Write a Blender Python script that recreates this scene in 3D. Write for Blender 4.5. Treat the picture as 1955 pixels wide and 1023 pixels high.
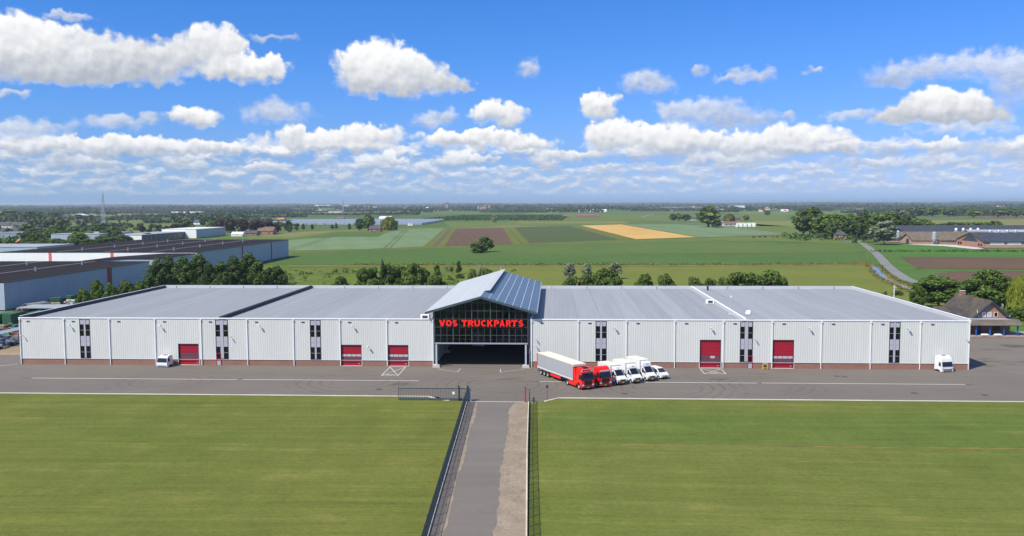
import bpy, bmesh, math, random
from mathutils import Vector, Matrix, Euler

S = bpy.context.scene
for o in list(bpy.data.objects):
    bpy.data.objects.remove(o)
COL = S.collection
R = math.radians

# ------------------------------------------------------------------ camera
cam_d = bpy.data.cameras.new('camera'); cam = bpy.data.objects.new('camera', cam_d); COL.objects.link(cam)
S.camera = cam
cam_d.sensor_width = 36.0
cam_d.lens = 36.0*1640/1955
cam_d.clip_start = 0.5; cam_d.clip_end = 60000
cam.location = (0, 0, 32.0)
cam.matrix_world = (Matrix.Translation((0, 0, 32.0)) @ Matrix.Rotation(R(2.75), 4, 'Z') @ Matrix.Rotation(R(90-4.33), 4, 'X')
                    @ Matrix.Rotation(R(-0.18), 4, 'Z'))

# ------------------------------------------------------------------ sun, exposure
SUN_EL, SUN_AZ = 50.0, 228.0          # azimuth clockwise from +Y: the sun stands behind the camera to the left
sun_d = bpy.data.lights.new('sun', 'SUN'); sun = bpy.data.objects.new('sun', sun_d); COL.objects.link(sun)
sun_d.energy = 4.8; sun_d.angle = R(0.53); sun_d.color = (1.0, 0.93, 0.79)
sd = Vector((math.sin(R(SUN_AZ))*math.cos(R(SUN_EL)), math.cos(R(SUN_AZ))*math.cos(R(SUN_EL)), math.sin(R(SUN_EL))))
sun.rotation_euler = (-sd).to_track_quat('-Z', 'Y').to_euler(); sun.location = (-60, -60, 120)
S.view_settings.view_transform = 'Standard'; S.view_settings.look = 'None'
S.view_settings.exposure = 0.30; S.view_settings.gamma = 1.0; S.view_settings.use_curve_mapping = False
S.cycles.max_bounces = 6; S.cycles.transparent_max_bounces = 12; S.cycles.volume_bounces = 0
S.cycles.use_denoising = True
S.cycles.caustics_reflective = False; S.cycles.caustics_refractive = False

# ------------------------------------------------------------------ node helpers
class NT:
    def __init__(s, tree): s.t = tree
    def n(s, typ, ins=None, **kw):
        nd = s.t.nodes.new('ShaderNode'+typ)
        for k, v in kw.items(): setattr(nd, k, v)
        for k, v in (ins or {}).items():
            if hasattr(v, 'links') and hasattr(v, 'is_output'): s.t.links.new(v, nd.inputs[k])
            else: nd.inputs[k].default_value = v
        return nd
    def m(s, op, a, b=0.0, c=0.0, clamp=False):
        nd = s.n('Math', {0: a, 1: b, 2: c}, operation=op); nd.use_clamp = clamp
        return nd.outputs[0]
    def v(s, op, a, b=(0, 0, 0), c=(0, 0, 0)):
        nd = s.n('VectorMath', operation=op)
        for i, x in enumerate((a, b, c)):
            if i >= len(nd.inputs): break
            if hasattr(x, 'is_output'): s.t.links.new(x, nd.inputs[i])
            else: nd.inputs[i].default_value = x
        return nd.outputs['Value'] if op in ('LENGTH', 'DOT_PRODUCT') else nd.outputs[0]
    def mix(s, f, a, b, blend='MIX'):
        nd = s.n('Mix', data_type='RGBA', blend_type=blend)
        for k, x in ((0, f), (6, a), (7, b)):
            if hasattr(x, 'is_output'): s.t.links.new(x, nd.inputs[k])
            else: nd.inputs[k].default_value = (x if k == 0 else (tuple(x)+(1,))[:4])
        return nd.outputs[2]
    def ss(s, x, lo, hi, a=0.0, b=1.0):
        nd = s.n('MapRange', {0: x, 1: lo, 2: hi, 3: a, 4: b}, interpolation_type='SMOOTHSTEP')
        return nd.outputs[0]
    def noise(s, vec, scale, detail=4, rough=0.55, dist=0.0, dim='3D'):
        nd = s.n('TexNoise', {'Scale': scale, 'Detail': detail, 'Roughness': rough, 'Distortion': dist}, noise_dimensions=dim)
        s.t.links.new(vec, nd.inputs['Vector'])
        return nd.outputs[0], nd.outputs[1]

# surveyed positions in metres (x along the facade, y away from the camera), cloud directions in degrees
FIELDS = [
 ('crop_field','crop_dark',[(-153.3,448.9),(-170.0,561.4),(-128.5,586.4),(-77.9,617.1),(-23.6,542.9),(80.6,546.3),(200.5,561.7),(166.5,454.0),(66.2,447.8),(-15.3,445.6),(-97.7,445.3)],2),
 ('crop_field','crop_mid',[(-77.9,617.1),(-52.9,635.6),(-18.6,663.2),(142.4,728.9),(239.7,679.9),(201.5,564.7),(81.2,550.3),(-23.7,546.3)],2),
 ('pasture','pasture_light',[(-18.7,664.9),(70.0,740.9),(130.5,789.2),(177.9,812.0),(223.0,836.3),(242.9,803.8),(247.1,707.0),(240.3,681.6),(186.5,698.9),(142.7,730.9)],2),
 ('crop_field','crop_pale',[(-180.9,580.4),(-234.9,748.5),(-209.7,818.1),(-169.8,827.2),(-180.8,917.3),(-190.4,1056.0),(-139.6,1097.1),(-96.2,632.3),(-135.2,600.0)],3),
 ('crop_field','crop_dark',[(-228.5,812.4),(-245.7,971.0),(-189.1,959.6),(-170.3,829.8)],2),
 ('verge','verge_grass',[(-139.0,1097.0),(-125.4,1096.2),(-80.7,636.0),(-95.3,628.5)],2),
 ('ploughed_field','soil_brown',[(-123.4,1084.8),(-66.1,1127.8),(-31.8,676.3),(-81.7,643.8)],3),
 ('verge','verge_grass',[(-65.4,1127.8),(-52.8,1139.2),(-19.4,689.4),(-31.0,667.7)],2),
 ('crop_field','crop_sparse',[(-52.3,1144.1),(22.0,1212.9),(57.4,757.2),(-19.1,694.0)],3),
 ('verge','verge_grass',[(23.0,1227.0),(38.8,1255.1),(71.4,755.7),(57.4,751.8)],2),
 ('wheat_field','wheat',[(39.4,1225.8),(100.8,1280.9),(132.5,807.3),(72.9,762.3)],3),
 ('crop_field','crop_pale',[(105.4,1280.5),(189.8,1289.6),(234.5,1133.0),(230.5,870.6),(145.0,806.9),(135.5,813.4)],3),
 ('pasture','pasture_yellow',[(-58.9,1360.2),(-59.3,1474.2),(121.4,1498.5),(117.2,1345.2)],2),
 ('pasture','pasture_light',[(-138.7,1157.2),(-182.1,1445.5),(161.7,1538.3),(98.5,1313.1),(-70.6,1205.6)],1),
 ('orchard_ground','crop_dark',[(-307.7,1587.5),(-381.7,2178.7),(-104.3,3056.4),(-74.7,2665.7),(-184.5,1622.7)],2),
 ('pasture','pasture_light',[(-173.7,1528.1),(-69.4,2477.6),(610.2,2293.0),(402.9,1513.1)],1),
 ('pasture','pasture_yellow',[(298.9,1329.8),(340.6,1476.5),(424.6,1510.8),(324.0,1152.1),(279.6,1181.1)],2),
 ('pasture','pasture_light',[(236.2,1158.0),(299.2,1296.7),(317.1,1127.7),(247.4,869.9),(235.9,885.0)],2),
 ('pasture','pasture_light',[(-243.4,770.8),(-324.1,809.0),(-340.6,892.5),(-292.5,955.5),(-211.4,1089.9),(-134.3,1120.1),(-193.7,1066.8),(-193.9,968.7),(-253.5,989.7),(-237.8,845.5)],1),
 ('pasture','pasture_yellow',[(-329.2,862.6),(-278.5,990.9),(-209.2,1078.6),(-194.5,986.9),(-251.1,980.4),(-251.0,819.5)],2),
 ('pasture','pasture_light',[(-615.6,1113.3),(-821.8,1504.5),(-735.6,1632.2),(-521.7,1182.0),(-512.8,1021.6)],2),
 ('pasture','pasture_yellow',[(-509.3,1002.0),(-510.1,1155.5),(-470.9,1082.3),(-468.9,946.0)],2),
 ('pasture','pasture_bright',[(251.1,662.7),(267.9,670.8),(279.7,630.8),(285.2,588.9),(309.0,576.0),(282.0,525.3),(209.2,533.5)],2),
 ('ploughed_field','soil_brown',[(202.1,510.5),(268.9,500.8),(224.2,417.1),(177.1,425.1)],3),
 ('ploughed_field','soil_brown',[(171.5,393.7),(183.7,402.7),(218.3,406.1),(151.9,281.9),(145.1,305.8)],3),
 ('reed_strip','verge_green',[(208.2,530.8),(279.2,520.2),(270.1,503.2),(202.4,513.0)],2),
 ('reed_strip','verge_green',[(172.5,421.7),(223.3,415.5),(219.1,407.6),(179.6,404.2)],2),
 ('roadside_verge','verge_green',[(243.6,679.8),(251.1,662.7),(202.4,513.0),(175.5,421.7),(172.7,393.8),(164.2,369.2),(151.3,359.2),(167.6,425.0),(190.9,500.9)],2),
 ('pasture','pasture_yellow',[(620.8,1534.7),(858.2,1603.9),(594.2,1109.8),(494.1,1116.2)],1),
 ('pasture','pasture_yellow',[(561.1,1377.0),(662.4,1404.9),(600.0,1272.2),(523.1,1247.7)],2),
 ('pasture','pasture_light',[(608.9,1872.4),(988.8,3042.0),(1119.5,2831.2),(743.9,1852.9)],2),
 ('meadow','meadow_near',[(-34.5,319.4),(-49.6,434.3),(64.5,436.7),(162.3,442.6),(140.2,369.0),(129.1,312.6),(123.7,281.3),(100.7,260.2),(40.4,272.3),(-26.0,270.9)],1),
 ('ditch_bank','dry_grass',[(-137.9,435.7),(-139.4,443.2),(-15.2,442.6),(65.8,445.2),(165.3,450.9),(162.3,442.6),(64.7,437.8),(-14.9,434.5)],3),
 ('ditch_bank','verge_grass',[(-170.2,549.5),(-174.8,577.1),(-134.3,595.9),(-95.1,624.8),(-18.7,680.4),(55.5,738.1),(131.5,795.1),(143.7,799.6),(226.8,856.5),(224.0,840.3),(129.5,783.4),(70.0,740.9),(-18.7,664.9),(-77.8,616.4),(-128.1,584.5)],4),
 ('ditch_bank','verge_grass',[(-23.7,545.2),(81.0,548.5),(201.1,563.5),(199.4,558.8),(80.2,543.5),(-23.4,540.1)],4),
 ('concrete_apron','concrete_pale',[(266.6,662.4),(283.5,670.5),(293.5,661.9),(306.9,653.6),(294.7,602.1),(285.6,595.5),(283.0,638.3)],4),
]
STRIPS = {'road': [(241.6, 684.2), (222.3, 616.9), (202.8, 550.1), (186.0, 496.3), (172.6, 454.0), (161.8, 418.3), (153.3, 387.9), (146.9, 362.8), (145.0, 347.4), (139.3, 312.8), (139.0, 289.2), (140.0, 269.0), (142.7, 256.2)], 'lane': [(241.6, 684.2), (243.2, 726.4), (244.7, 809.9), (234.0, 877.7), (233.1, 984.4), (233.0, 1064.2), (224.1, 1185.0), (207.5, 1354.8), (192.9, 1605.8), (185.1, 1711.8)], 'lane2': [(193.7, 1897.2), (221.3, 2082.4), (285.8, 2466.1)], 'ditch': [(163.1, 465.9), (159.7, 435.4), (151.6, 408.6), (145.5, 387.8), (139.7, 366.4), (136.2, 349.6), (133.2, 332.1), (130.6, 316.4), (130.1, 302.1)], 'field_ditch': [(-132.2, 1108.1), (-104.8, 814.8), (-88.9, 636.1)], 'field_ditch2': [(-61.9, 1139.8), (-38.5, 852.3), (-24.4, 676.2)]}
TREES = [
 ('broad','hedge beside the left hall',-116.1,206.0,11.1,4.5,158),
 ('broad','hedge beside the left hall',-115.9,212.0,12.6,4.7,184),
 ('broad','hedge beside the left hall',-116.3,220.0,11.2,4.8,212),
 ('broad','hedge beside the left hall',-116.4,228.0,11.2,5.3,240),
 ('broad','hedge beside the left hall',-115.6,234.0,10.5,4.9,266),
 ('tall','dark clump behind the left hall',-118.1,250.0,15.7,6.4,298),
 ('tall','dark clump behind the left hall',-119.8,262.0,15.9,7.0,322),
 ('tall','dark clump behind the left hall',-112.5,256.0,16.1,7.2,350),
 ('tall','dark clump behind the left hall',-111.4,264.0,16.5,8.0,377),
 ('tall','dark clump behind the left hall',-101.5,248.0,14.6,5.1,398),
 ('tall','second dark clump behind the left hall',-98.5,250.0,14.8,6.4,422),
 ('tall','second dark clump behind the left hall',-97.5,258.0,16.0,7.2,447),
 ('tall','second dark clump behind the left hall',-95.8,265.0,16.6,7.8,473),
 ('tall','second dark clump behind the left hall',-88.0,252.0,15.1,6.1,493),
 ('broad','second dark clump behind the left hall',-88.2,262.0,12.0,5.8,513),
 ('broad','second dark clump behind the left hall',-88.3,270.0,12.1,6.6,528),
 ('bush','scrub behind the left hall',-74.6,240.0,9.4,3.2,555),
 ('bush','scrub behind the left hall',-60.7,242.0,11.0,4.7,650),
 ('bush','scrub behind the left hall',-51.6,243.0,10.3,4.4,712),
 ('bush','scrub behind the left hall',-47.1,243.0,9.3,3.3,742),
 ('bush','scrub behind the left hall',-41.3,245.0,11.1,5.4,782),
 ('bush','scrub behind the left hall',-33.9,246.0,11.3,5.1,832),
 ('bush','scrub behind the left hall',-35.6,243.0,9.6,3.9,818),
 ('bush','scrub behind the left hall',-63.8,285.0,10.3,4.5,693),
 ('bush','scrub behind the left hall',-62.2,290.0,10.3,5.3,708),
 ('bush','scrub behind the left hall',-56.1,292.0,10.8,5.3,744),
 ('bush','scrub behind the left hall',-52.3,292.0,10.7,5.0,765),
 ('bush','scrub behind the left hall',-47.6,288.0,11.7,5.3,787),
 ('bush','scrub behind the left hall',-44.5,292.0,10.1,4.3,808),
 ('bush','scrub behind the left hall',-40.1,366.8,2.0,2.7,878),
 ('slim','scrub behind the left hall',-58.2,290.0,13.1,2.5,730),
 ('slim','scrub behind the left hall',-43.0,388.8,6.2,3.6,876),
 ('broad','scrub behind the left hall',-52.2,383.0,4.7,2.6,834),
 ('broad','scrub behind the left hall',-47.4,397.7,2.7,1.9,862),
 ('broad','scrub behind the left hall',-50.3,372.0,3.2,2.7,836),
 ('silver','row of three grey willows',7.1,362.3,6.9,5.1,1088),
 ('silver','row of three grey willows',14.4,370.1,6.3,4.1,1120),
 ('silver','row of three grey willows',26.2,365.0,6.9,5.1,1174),
 ('bush','thicket beside the canopy roof',5.0,243.0,11.3,4.7,1090),
 ('bush','thicket beside the canopy roof',9.3,245.0,11.3,4.2,1118),
 ('bush','thicket beside the canopy roof',11.9,248.0,11.6,5.1,1135),
 ('bush','thicket beside the canopy roof',15.3,246.0,13.0,7.5,1158),
 ('bush','thicket beside the canopy roof',17.7,243.0,11.1,4.4,1176),
 ('silver','scrub beside the canopy roof',-20.7,245.0,14.1,2.4,918),
 ('bush','scrub beside the canopy roof',-23.0,244.0,12.7,3.3,902),
 ('bush','scrub beside the canopy roof',-19.0,246.0,13.3,2.7,930),
 ('bush','row of bushes behind the right hall',26.0,243.0,11.7,5.0,1232),
 ('bush','row of bushes behind the right hall',31.7,243.0,11.6,4.4,1271),
 ('bush','row of bushes behind the right hall',39.9,243.0,11.0,4.4,1327),
 ('bush','row of bushes behind the right hall',44.5,246.0,10.3,3.9,1355),
 ('bush','row of bushes behind the right hall',48.8,247.0,10.4,4.5,1383),
 ('bush','row of bushes behind the right hall',53.2,248.0,12.1,7.3,1411),
 ('bush','row of bushes behind the right hall',57.5,248.0,11.5,6.0,1440),
 ('bush','row of bushes behind the right hall',61.7,247.0,12.5,7.2,1470),
 ('bush','row of bushes behind the right hall',64.4,246.0,11.2,4.5,1490),
 ('bush','right hall far corner',119.3,301.9,1.6,2.6,1715),
 ('bush','right hall far corner',93.2,245.0,6.9,1.5,1690),
 ('broad','house at the right edge',115.7,262.0,9.9,14.7,1795),
 ('broad','house at the right edge',108.0,258.0,7.3,4.7,1755),
 ('broad','house at the right edge',119.3,258.0,7.3,6.3,1830),
 ('broad','house at the right edge',123.9,250.0,12.7,13.1,1888),
 ('weeping','house at the right edge',129.5,243.2,11.2,6.8,1948),
 ('bush','house at the right edge',125.1,235.6,3.8,3.7,1945),
 ('bush','house at the right edge',130.9,248.9,3.0,3.0,1937),
 ('bush','house at the right edge',122.4,235.6,3.1,2.3,1925),
 ('broad','shelter belt by the farmhouse',236.3,804.0,26.0,26.5,1546),
 ('broad','shelter belt by the farmhouse',244.8,791.7,20.4,22.2,1572),
 ('broad','shelter belt by the farmhouse',260.7,803.2,20.7,22.5,1598),
 ('broad','shelter belt by the farmhouse',272.0,802.9,20.7,20.6,1622),
 ('broad','shelter belt by the farmhouse',264.5,757.1,19.9,19.4,1640),
 ('broad','shelter belt by the farmhouse',293.4,802.2,21.1,21.5,1668),
 ('broad','shelter belt by the farmhouse',308.3,801.7,21.1,26.4,1700),
 ('broad','shelter belt by the farmhouse',319.5,801.4,19.1,23.5,1724),
 ('broad','shelter belt by the farmhouse',328.7,801.1,16.2,22.5,1744),
 ('broad','shelter belt by the farmhouse',346.4,825.5,15.3,20.1,1760),
 ('broad','shelter belt by the farmhouse',272.0,756.9,19.0,16.6,1657),
 ('slim','shelter belt by the farmhouse',247.5,697.6,25.4,11.1,1649),
 ('broad','front of the shelter belt',246.4,768.6,13.8,12.2,1591),
 ('broad','front of the shelter belt',234.4,757.9,5.5,8.3,1572),
 ('silver','front of the shelter belt',248.8,658.6,17.1,16.1,1688),
 ('bush','hedge beyond the dark barns',446.3,1031.2,6.1,11.3,1783),
 ('bush','hedge beyond the dark barns',456.3,1030.6,6.7,11.3,1800),
 ('bush','hedge beyond the dark barns',465.1,1030.1,8.0,11.3,1815),
 ('bush','hedge beyond the dark barns',472.7,1029.7,8.0,11.3,1828),
 ('bush','hedge beyond the dark barns',483.2,1029.1,8.0,11.3,1846),
 ('bush','hedge beyond the dark barns',492.5,1028.6,7.9,11.3,1862),
 ('bush','hedge beyond the dark barns',502.9,1028.0,8.5,11.3,1880),
 ('bush','hedge beyond the dark barns',513.4,1027.4,9.8,12.5,1898),
 ('broad','far tree row on the right',815.2,1987.5,21.3,33.9,1745),
 ('broad','far tree row on the right',897.7,2143.0,17.8,28.7,1760),
 ('broad','far tree row on the right',822.9,1911.1,19.3,28.0,1780),
 ('broad','far tree row on the right',934.8,2136.4,16.5,26.1,1792),
 ('broad','far tree row on the right',856.3,1906.0,18.1,30.2,1812),
 ('broad','far tree row on the right',946.8,2046.9,17.0,27.5,1835),
 ('broad','far tree row on the right',844.4,1773.9,17.9,26.0,1858),
 ('broad','far tree row on the right',996.2,2038.6,14.5,24.9,1880),
 ('broad','far tree row on the right',919.6,1827.5,18.4,29.0,1905),
 ('broad','far tree row on the right',1007.2,1956.8,18.5,33.4,1925),
 ('broad','far tree row on the right',954.0,1822.6,16.2,20.0,1940),
 ('broad','farm group in the middle distance',202.5,1135.1,26.6,29.1,1352),
 ('broad','farm group in the middle distance',208.1,1110.7,10.7,13.5,1367),
 ('broad','farm group in the middle distance',211.8,1533.1,12.0,15.0,1285),
 ('broad','farm group in the middle distance',220.9,1532.2,12.9,13.1,1295),
 ('broad','farm group in the middle distance',227.8,1487.8,11.7,16.3,1310),
 ('weeping','farm group in the middle distance',283.5,1402.6,12.7,15.4,1392),
 ('broad','open field beyond the round farm trees',336.2,1520.1,10.0,12.0,1424),
 ('broad','open field beyond the round farm trees',520.0,2118.8,12.7,14.2,1465),
 ('silver','open field beside the dark orchard',-96.5,1399.5,12.8,9.4,943),
 ('bush','pair of bushes beside the ploughed field',-49.2,554.6,7.1,7.1,911),
 ('bush','pair of bushes beside the ploughed field',-45.1,566.6,9.7,7.9,926),
 ('broad','brick cottage in the middle distance',-218.4,1006.9,18.5,16.0,703),
 ('broad','brick cottage in the middle distance',-229.2,1007.5,13.6,10.4,686),
 ('weeping','brick cottage in the middle distance',-197.0,1025.5,14.5,16.9,743),
 ('slim','line of small trees along the lane',-298.0,955.8,14.2,11.7,551),
 ('slim','line of small trees along the lane',-305.7,1011.3,8.1,6.2,566),
 ('slim','line of small trees along the lane',-309.4,1051.9,7.8,5.8,579),
 ('slim','line of small trees along the lane',-298.1,1051.2,7.1,5.8,596),
 ('slim','line of small trees along the lane',-278.4,1071.5,5.9,5.9,634),
 ('slim','line of small trees along the lane',-273.0,1071.2,7.9,5.2,642),
 ('slim','line of small trees along the lane',-250.9,1048.7,7.7,5.8,667),
 ('copper','copper beeches by the white hall',-461.5,945.7,7.7,8.1,272),
 ('copper','copper beeches by the white hall',-460.7,963.0,5.4,4.7,287),
 ('copper','copper beeches by the white hall',-450.1,962.5,7.8,7.0,304),
 ('copper','copper beeches by the white hall',-449.8,980.5,6.7,6.6,318),
 ('copper','copper beeches by the white hall',-448.7,999.1,8.7,10.4,333),
 ('copper','dark red trees by the brick farm',-378.1,959.3,13.7,12.9,420),
 ('copper','dark red trees by the brick farm',-352.7,924.4,14.3,14.7,440),
 ('copper','dark red trees by the brick farm',-332.0,907.6,15.2,14.4,465),
 ('copper','dark red trees by the brick farm',-312.1,891.4,14.9,15.2,490),
 ('copper','dark red trees by the brick farm',-304.8,906.5,14.0,14.4,512),
 ('copper','dark red trees by the brick farm',-301.4,922.3,10.8,11.2,527),
 ('broad','trees around the small white house',-447.0,1018.3,13.9,14.9,349),
 ('broad','trees around the small white house',-501.0,1154.9,12.2,9.9,357),
 ('broad','trees around the small white house',-463.9,1081.9,7.4,9.2,365),
 ('broad','trees around the small white house',-500.9,1207.5,13.5,8.8,387),
 ('broad','trees around the small white house',-410.2,1016.5,11.3,12.4,405),
 ('broad','trees around the small white house',-414.7,1057.5,13.1,15.5,423),
 ('broad','trees around the small white house',-416.7,1101.8,13.0,14.8,445),
 ('broad','trees around the small white house',-404.7,1101.1,13.6,13.4,462),
 ('broad','trees around the village on the left',-378.8,582.1,9.5,10.6,20),
 ('broad','trees around the village on the left',-578.3,917.4,10.3,15.7,50),
 ('broad','trees around the village on the left',-491.7,789.4,9.4,16.4,62),
 ('broad','trees around the village on the left',-406.1,657.0,9.5,13.6,70),
 ('broad','trees around the village on the left',-451.2,753.9,10.4,14.7,100),
 ('broad','trees around the village on the left',-504.7,854.7,11.8,17.7,112),
 ('broad','trees around the village on the left',-414.5,711.6,9.8,15.6,125),
 ('broad','trees around the village on the left',-473.3,826.5,10.3,14.1,140),
 ('broad','trees around the village on the left',-381.8,673.8,10.1,14.8,150),
 ('broad','trees around the village on the left',-393.7,711.2,9.8,14.7,170),
 ('broad','trees around the village on the left',-462.3,853.2,11.7,15.6,188),
 ('broad','trees around the village on the left',-377.6,710.8,10.7,13.9,205),
 ('broad','trees around the village on the left',-369.8,710.7,9.8,14.7,222),
 ('broad','trees around the village on the left',-355.4,691.4,6.9,12.6,232),
 ('broad','trees around the village on the left',-389.7,640.4,6.0,11.7,85),
 ('broad','trees around the village on the left',-390.4,624.9,4.7,11.4,60),
 ('broad','trees around the village on the left',-370.1,624.6,6.7,12.9,110),
 ('broad','trees around the village on the left',-357.9,624.4,6.7,12.9,140),
 ('broad','trees around the village on the left',-352.9,656.2,7.4,14.4,195),
 ('broad','trees around the village on the left',-354.4,639.9,6.0,12.5,170),
 ('broad','trees around the village on the left',-344.4,656.1,6.6,12.8,215),
 ('broad','trees around the village on the left',-356.6,700.8,5.7,11.1,240),
 ('broad','trees around the village on the left',-716.0,1119.1,11.2,17.7,35),
 ('broad','trees around the village on the left',-713.4,1168.2,11.7,19.9,80),
 ('broad','trees around the village on the left',-714.7,1221.9,10.7,19.4,120),
 ('broad','trees around the village on the left',-846.0,1290.1,14.5,23.6,10),
 ('broad','trees around the village on the left',-852.3,1507.3,13.2,22.1,150),
 ('broad','trees around the village on the left',-944.8,1515.8,18.0,31.4,60),
 ('broad','trees around the village on the left',-1200.4,1849.8,20.8,45.1,20),
 ('broad','trees around the village on the left',-1024.3,1714.5,17.1,31.4,100),
 ('broad','trees around the village on the left',-515.7,983.5,6.1,14.4,215),
 ('weeping','trees around the village on the left',-421.0,665.8,5.0,5.7,48),
 ('weeping','trees around the village on the left',-375.4,632.4,5.6,7.7,108),
]
CLOUDS = [(-31.79,9.07,2.97,1.82,0,9.11,2.38),(-33.49,8.64,2.1,1.96,0,8.97,2.35),(-29.4,8.7,3.67,1.75,0,9.31,2.43),(-26.74,8.63,3.14,1.57,0,9.5,2.48),(-24.25,8.78,2.79,1.47,0,9.66,2.52),(-21.82,9.54,2.24,1.61,0,9.8,2.56),(-20.57,9.97,1.05,1.05,0,9.87,2.58),(-19.42,8.45,2.66,0.98,0,8.45,1.02),(-21.08,8.22,1.75,0.7,0,8.38,1.01),(-17.86,8.61,1.26,0.77,0,8.51,1.03),(-30.53,7.55,4.19,0.84,0,9.22,2.41),(-27.2,7.7,2.79,0.7,0,9.47,2.47),(-11.0,8.83,2.66,1.75,0,8.6,1.89),(-12.51,8.6,2.03,1.68,0,8.57,1.88),(-9.14,8.2,2.66,1.47,0,8.63,1.9),(-11.01,7.88,3.14,1.12,0,8.6,1.89),(-7.1,7.82,1.75,0.77,0,8.66,1.9),(-5.8,7.57,0.7,0.35,0,8.67,1.9),(3.22,6.17,1.68,1.05,0,6.27,1.17),(2.4,6.52,0.87,0.91,0,6.28,1.18),(-3.5,5.82,1.96,0.98,0,5.82,0.98),(23.37,5.82,2.59,0.98,0,5.66,1.19),(25.36,5.11,2.45,0.84,0,5.56,1.17),(21.47,5.3,2.03,0.56,0,5.76,1.2),(23.54,5.02,4.19,0.56,0,5.65,1.18),(-22.85,5.4,1.68,0.7,0,5.4,0.7),(-32.29,3.43,2.45,0.63,0,3.43,0.63),(-30.15,3.37,3.49,0.63,0,3.37,0.63),(-26.77,3.52,3.84,0.7,0,3.52,0.7),(-24.12,3.39,2.1,0.49,0,3.39,0.49),(-22.14,3.55,1.96,0.63,0,3.55,0.63),(-20.74,3.51,1.26,0.49,0,3.51,0.49),(-14.92,3.99,4.89,0.84,0,3.99,0.84),(-16.89,4.37,1.4,0.7,0,4.37,0.7),(-12.07,4.49,2.86,0.77,0,4.49,0.77),(-13.6,3.67,4.89,0.42,0,3.67,0.42),(-6.79,4.12,2.45,0.7,0,4.12,0.7),(-4.02,4.19,4.19,0.7,0,4.19,0.7),(-1.6,3.84,2.1,0.63,0,3.84,0.63),(4.26,4.27,2.79,1.19,0,4.27,1.19),(7.81,4.01,3.49,1.33,0,4.01,1.33),(11.61,3.74,4.19,0.98,0,3.74,0.98),(15.75,3.98,3.21,1.05,0,3.98,1.05),(14.82,3.35,4.19,0.49,0,3.35,0.49),(17.91,3.28,1.75,0.49,0,3.28,0.49),(1.52,3.1,3.35,0.49,0,3.1,0.49),(11.63,2.81,4.19,0.42,0,2.81,0.42),(23.73,3.36,1.82,0.49,0,3.36,0.49),(20.32,2.52,1.4,0.42,0,2.52,0.42),(-5.42,2.85,2.1,0.42,0,2.85,0.42),(-10.57,2.84,1.57,0.42,0,2.84,0.42),(-18.87,2.35,1.57,0.31,0,2.35,0.31),(-1.66,8.83,1.12,0.66,1,8.83,0.66),(6.2,7.71,2.03,0.91,1,7.71,0.91),(9.25,8.38,0.84,0.56,1,8.38,0.56),(12.83,8.08,1.89,0.63,1,8.08,0.63),(11.29,7.82,1.19,0.35,1,7.82,0.35),(16.37,8.07,0.56,0.24,1,8.07,0.24),(22.19,7.73,2.97,0.91,1,7.69,0.95),(20.49,7.23,1.61,0.49,1,7.79,0.97),(26.01,7.91,2.31,1.05,1,7.16,1.62),(27.35,6.93,1.57,1.75,1,7.07,1.6),(28.61,7.12,2.1,1.89,1,6.97,1.58),(9.78,5.77,3.35,1.05,1,5.72,0.98),(12.23,5.25,2.79,0.7,1,5.65,0.97),(7.62,5.89,1.33,0.63,1,5.77,0.98),(18.32,5.3,1.89,0.38,1,5.3,0.38),(24.8,4.23,3.49,0.42,1,4.23,0.42),(-17.99,5.76,2.79,0.87,1,5.76,0.87),(-27.44,4.93,2.1,0.63,1,4.93,0.63),(-31.72,4.35,2.66,0.77,1,4.35,0.77),(-25.4,5.22,1.05,0.49,1,5.22,0.49),(-7.64,5.47,1.96,0.7,1,5.47,0.7),(-32.69,6.25,1.57,0.31,1,6.25,0.31),(-18.04,10.41,1.75,0.31,1,10.41,0.31),(-29.59,10.84,1.4,0.28,1,10.84,0.28),(14.78,5.5,0.7,0.35,1,5.5,0.35),(20.89,3.32,1.75,0.56,1,3.32,0.56),(26.44,3.15,2.45,0.56,1,3.15,0.56),(-32.33,2.41,1.47,0.38,1,2.41,0.38),(-30.18,2.52,2.03,0.38,1,2.52,0.38),(-26.52,2.46,2.17,0.35,1,2.46,0.35),(-23.54,2.63,1.47,0.35,1,2.63,0.35),(-21.09,2.1,1.12,0.28,1,2.1,0.28),(-15.28,2.65,1.29,0.35,1,2.65,0.35),(-12.29,1.82,1.82,0.28,1,1.82,0.28),(-7.15,2.68,1.47,0.38,1,2.68,0.38),(-2.3,1.98,1.47,0.28,1,1.98,0.28),(3.58,2.12,1.82,0.31,1,2.12,0.31),(6.65,2.27,2.17,0.35,1,2.27,0.35),(9.66,2.51,2.17,0.38,1,2.51,0.38),(13.25,2.46,1.82,0.38,1,2.46,0.38),(16.1,2.15,1.82,0.35,1,2.15,0.35),(18.54,2.43,1.64,0.38,1,2.43,0.38),(22.36,2.1,1.64,0.35,1,2.1,0.35),(24.31,2.45,1.82,0.38,1,2.45,0.38),(26.48,1.95,1.82,0.31,1,1.95,0.31),(27.51,2.52,1.47,0.45,1,2.52,0.45)]
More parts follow.
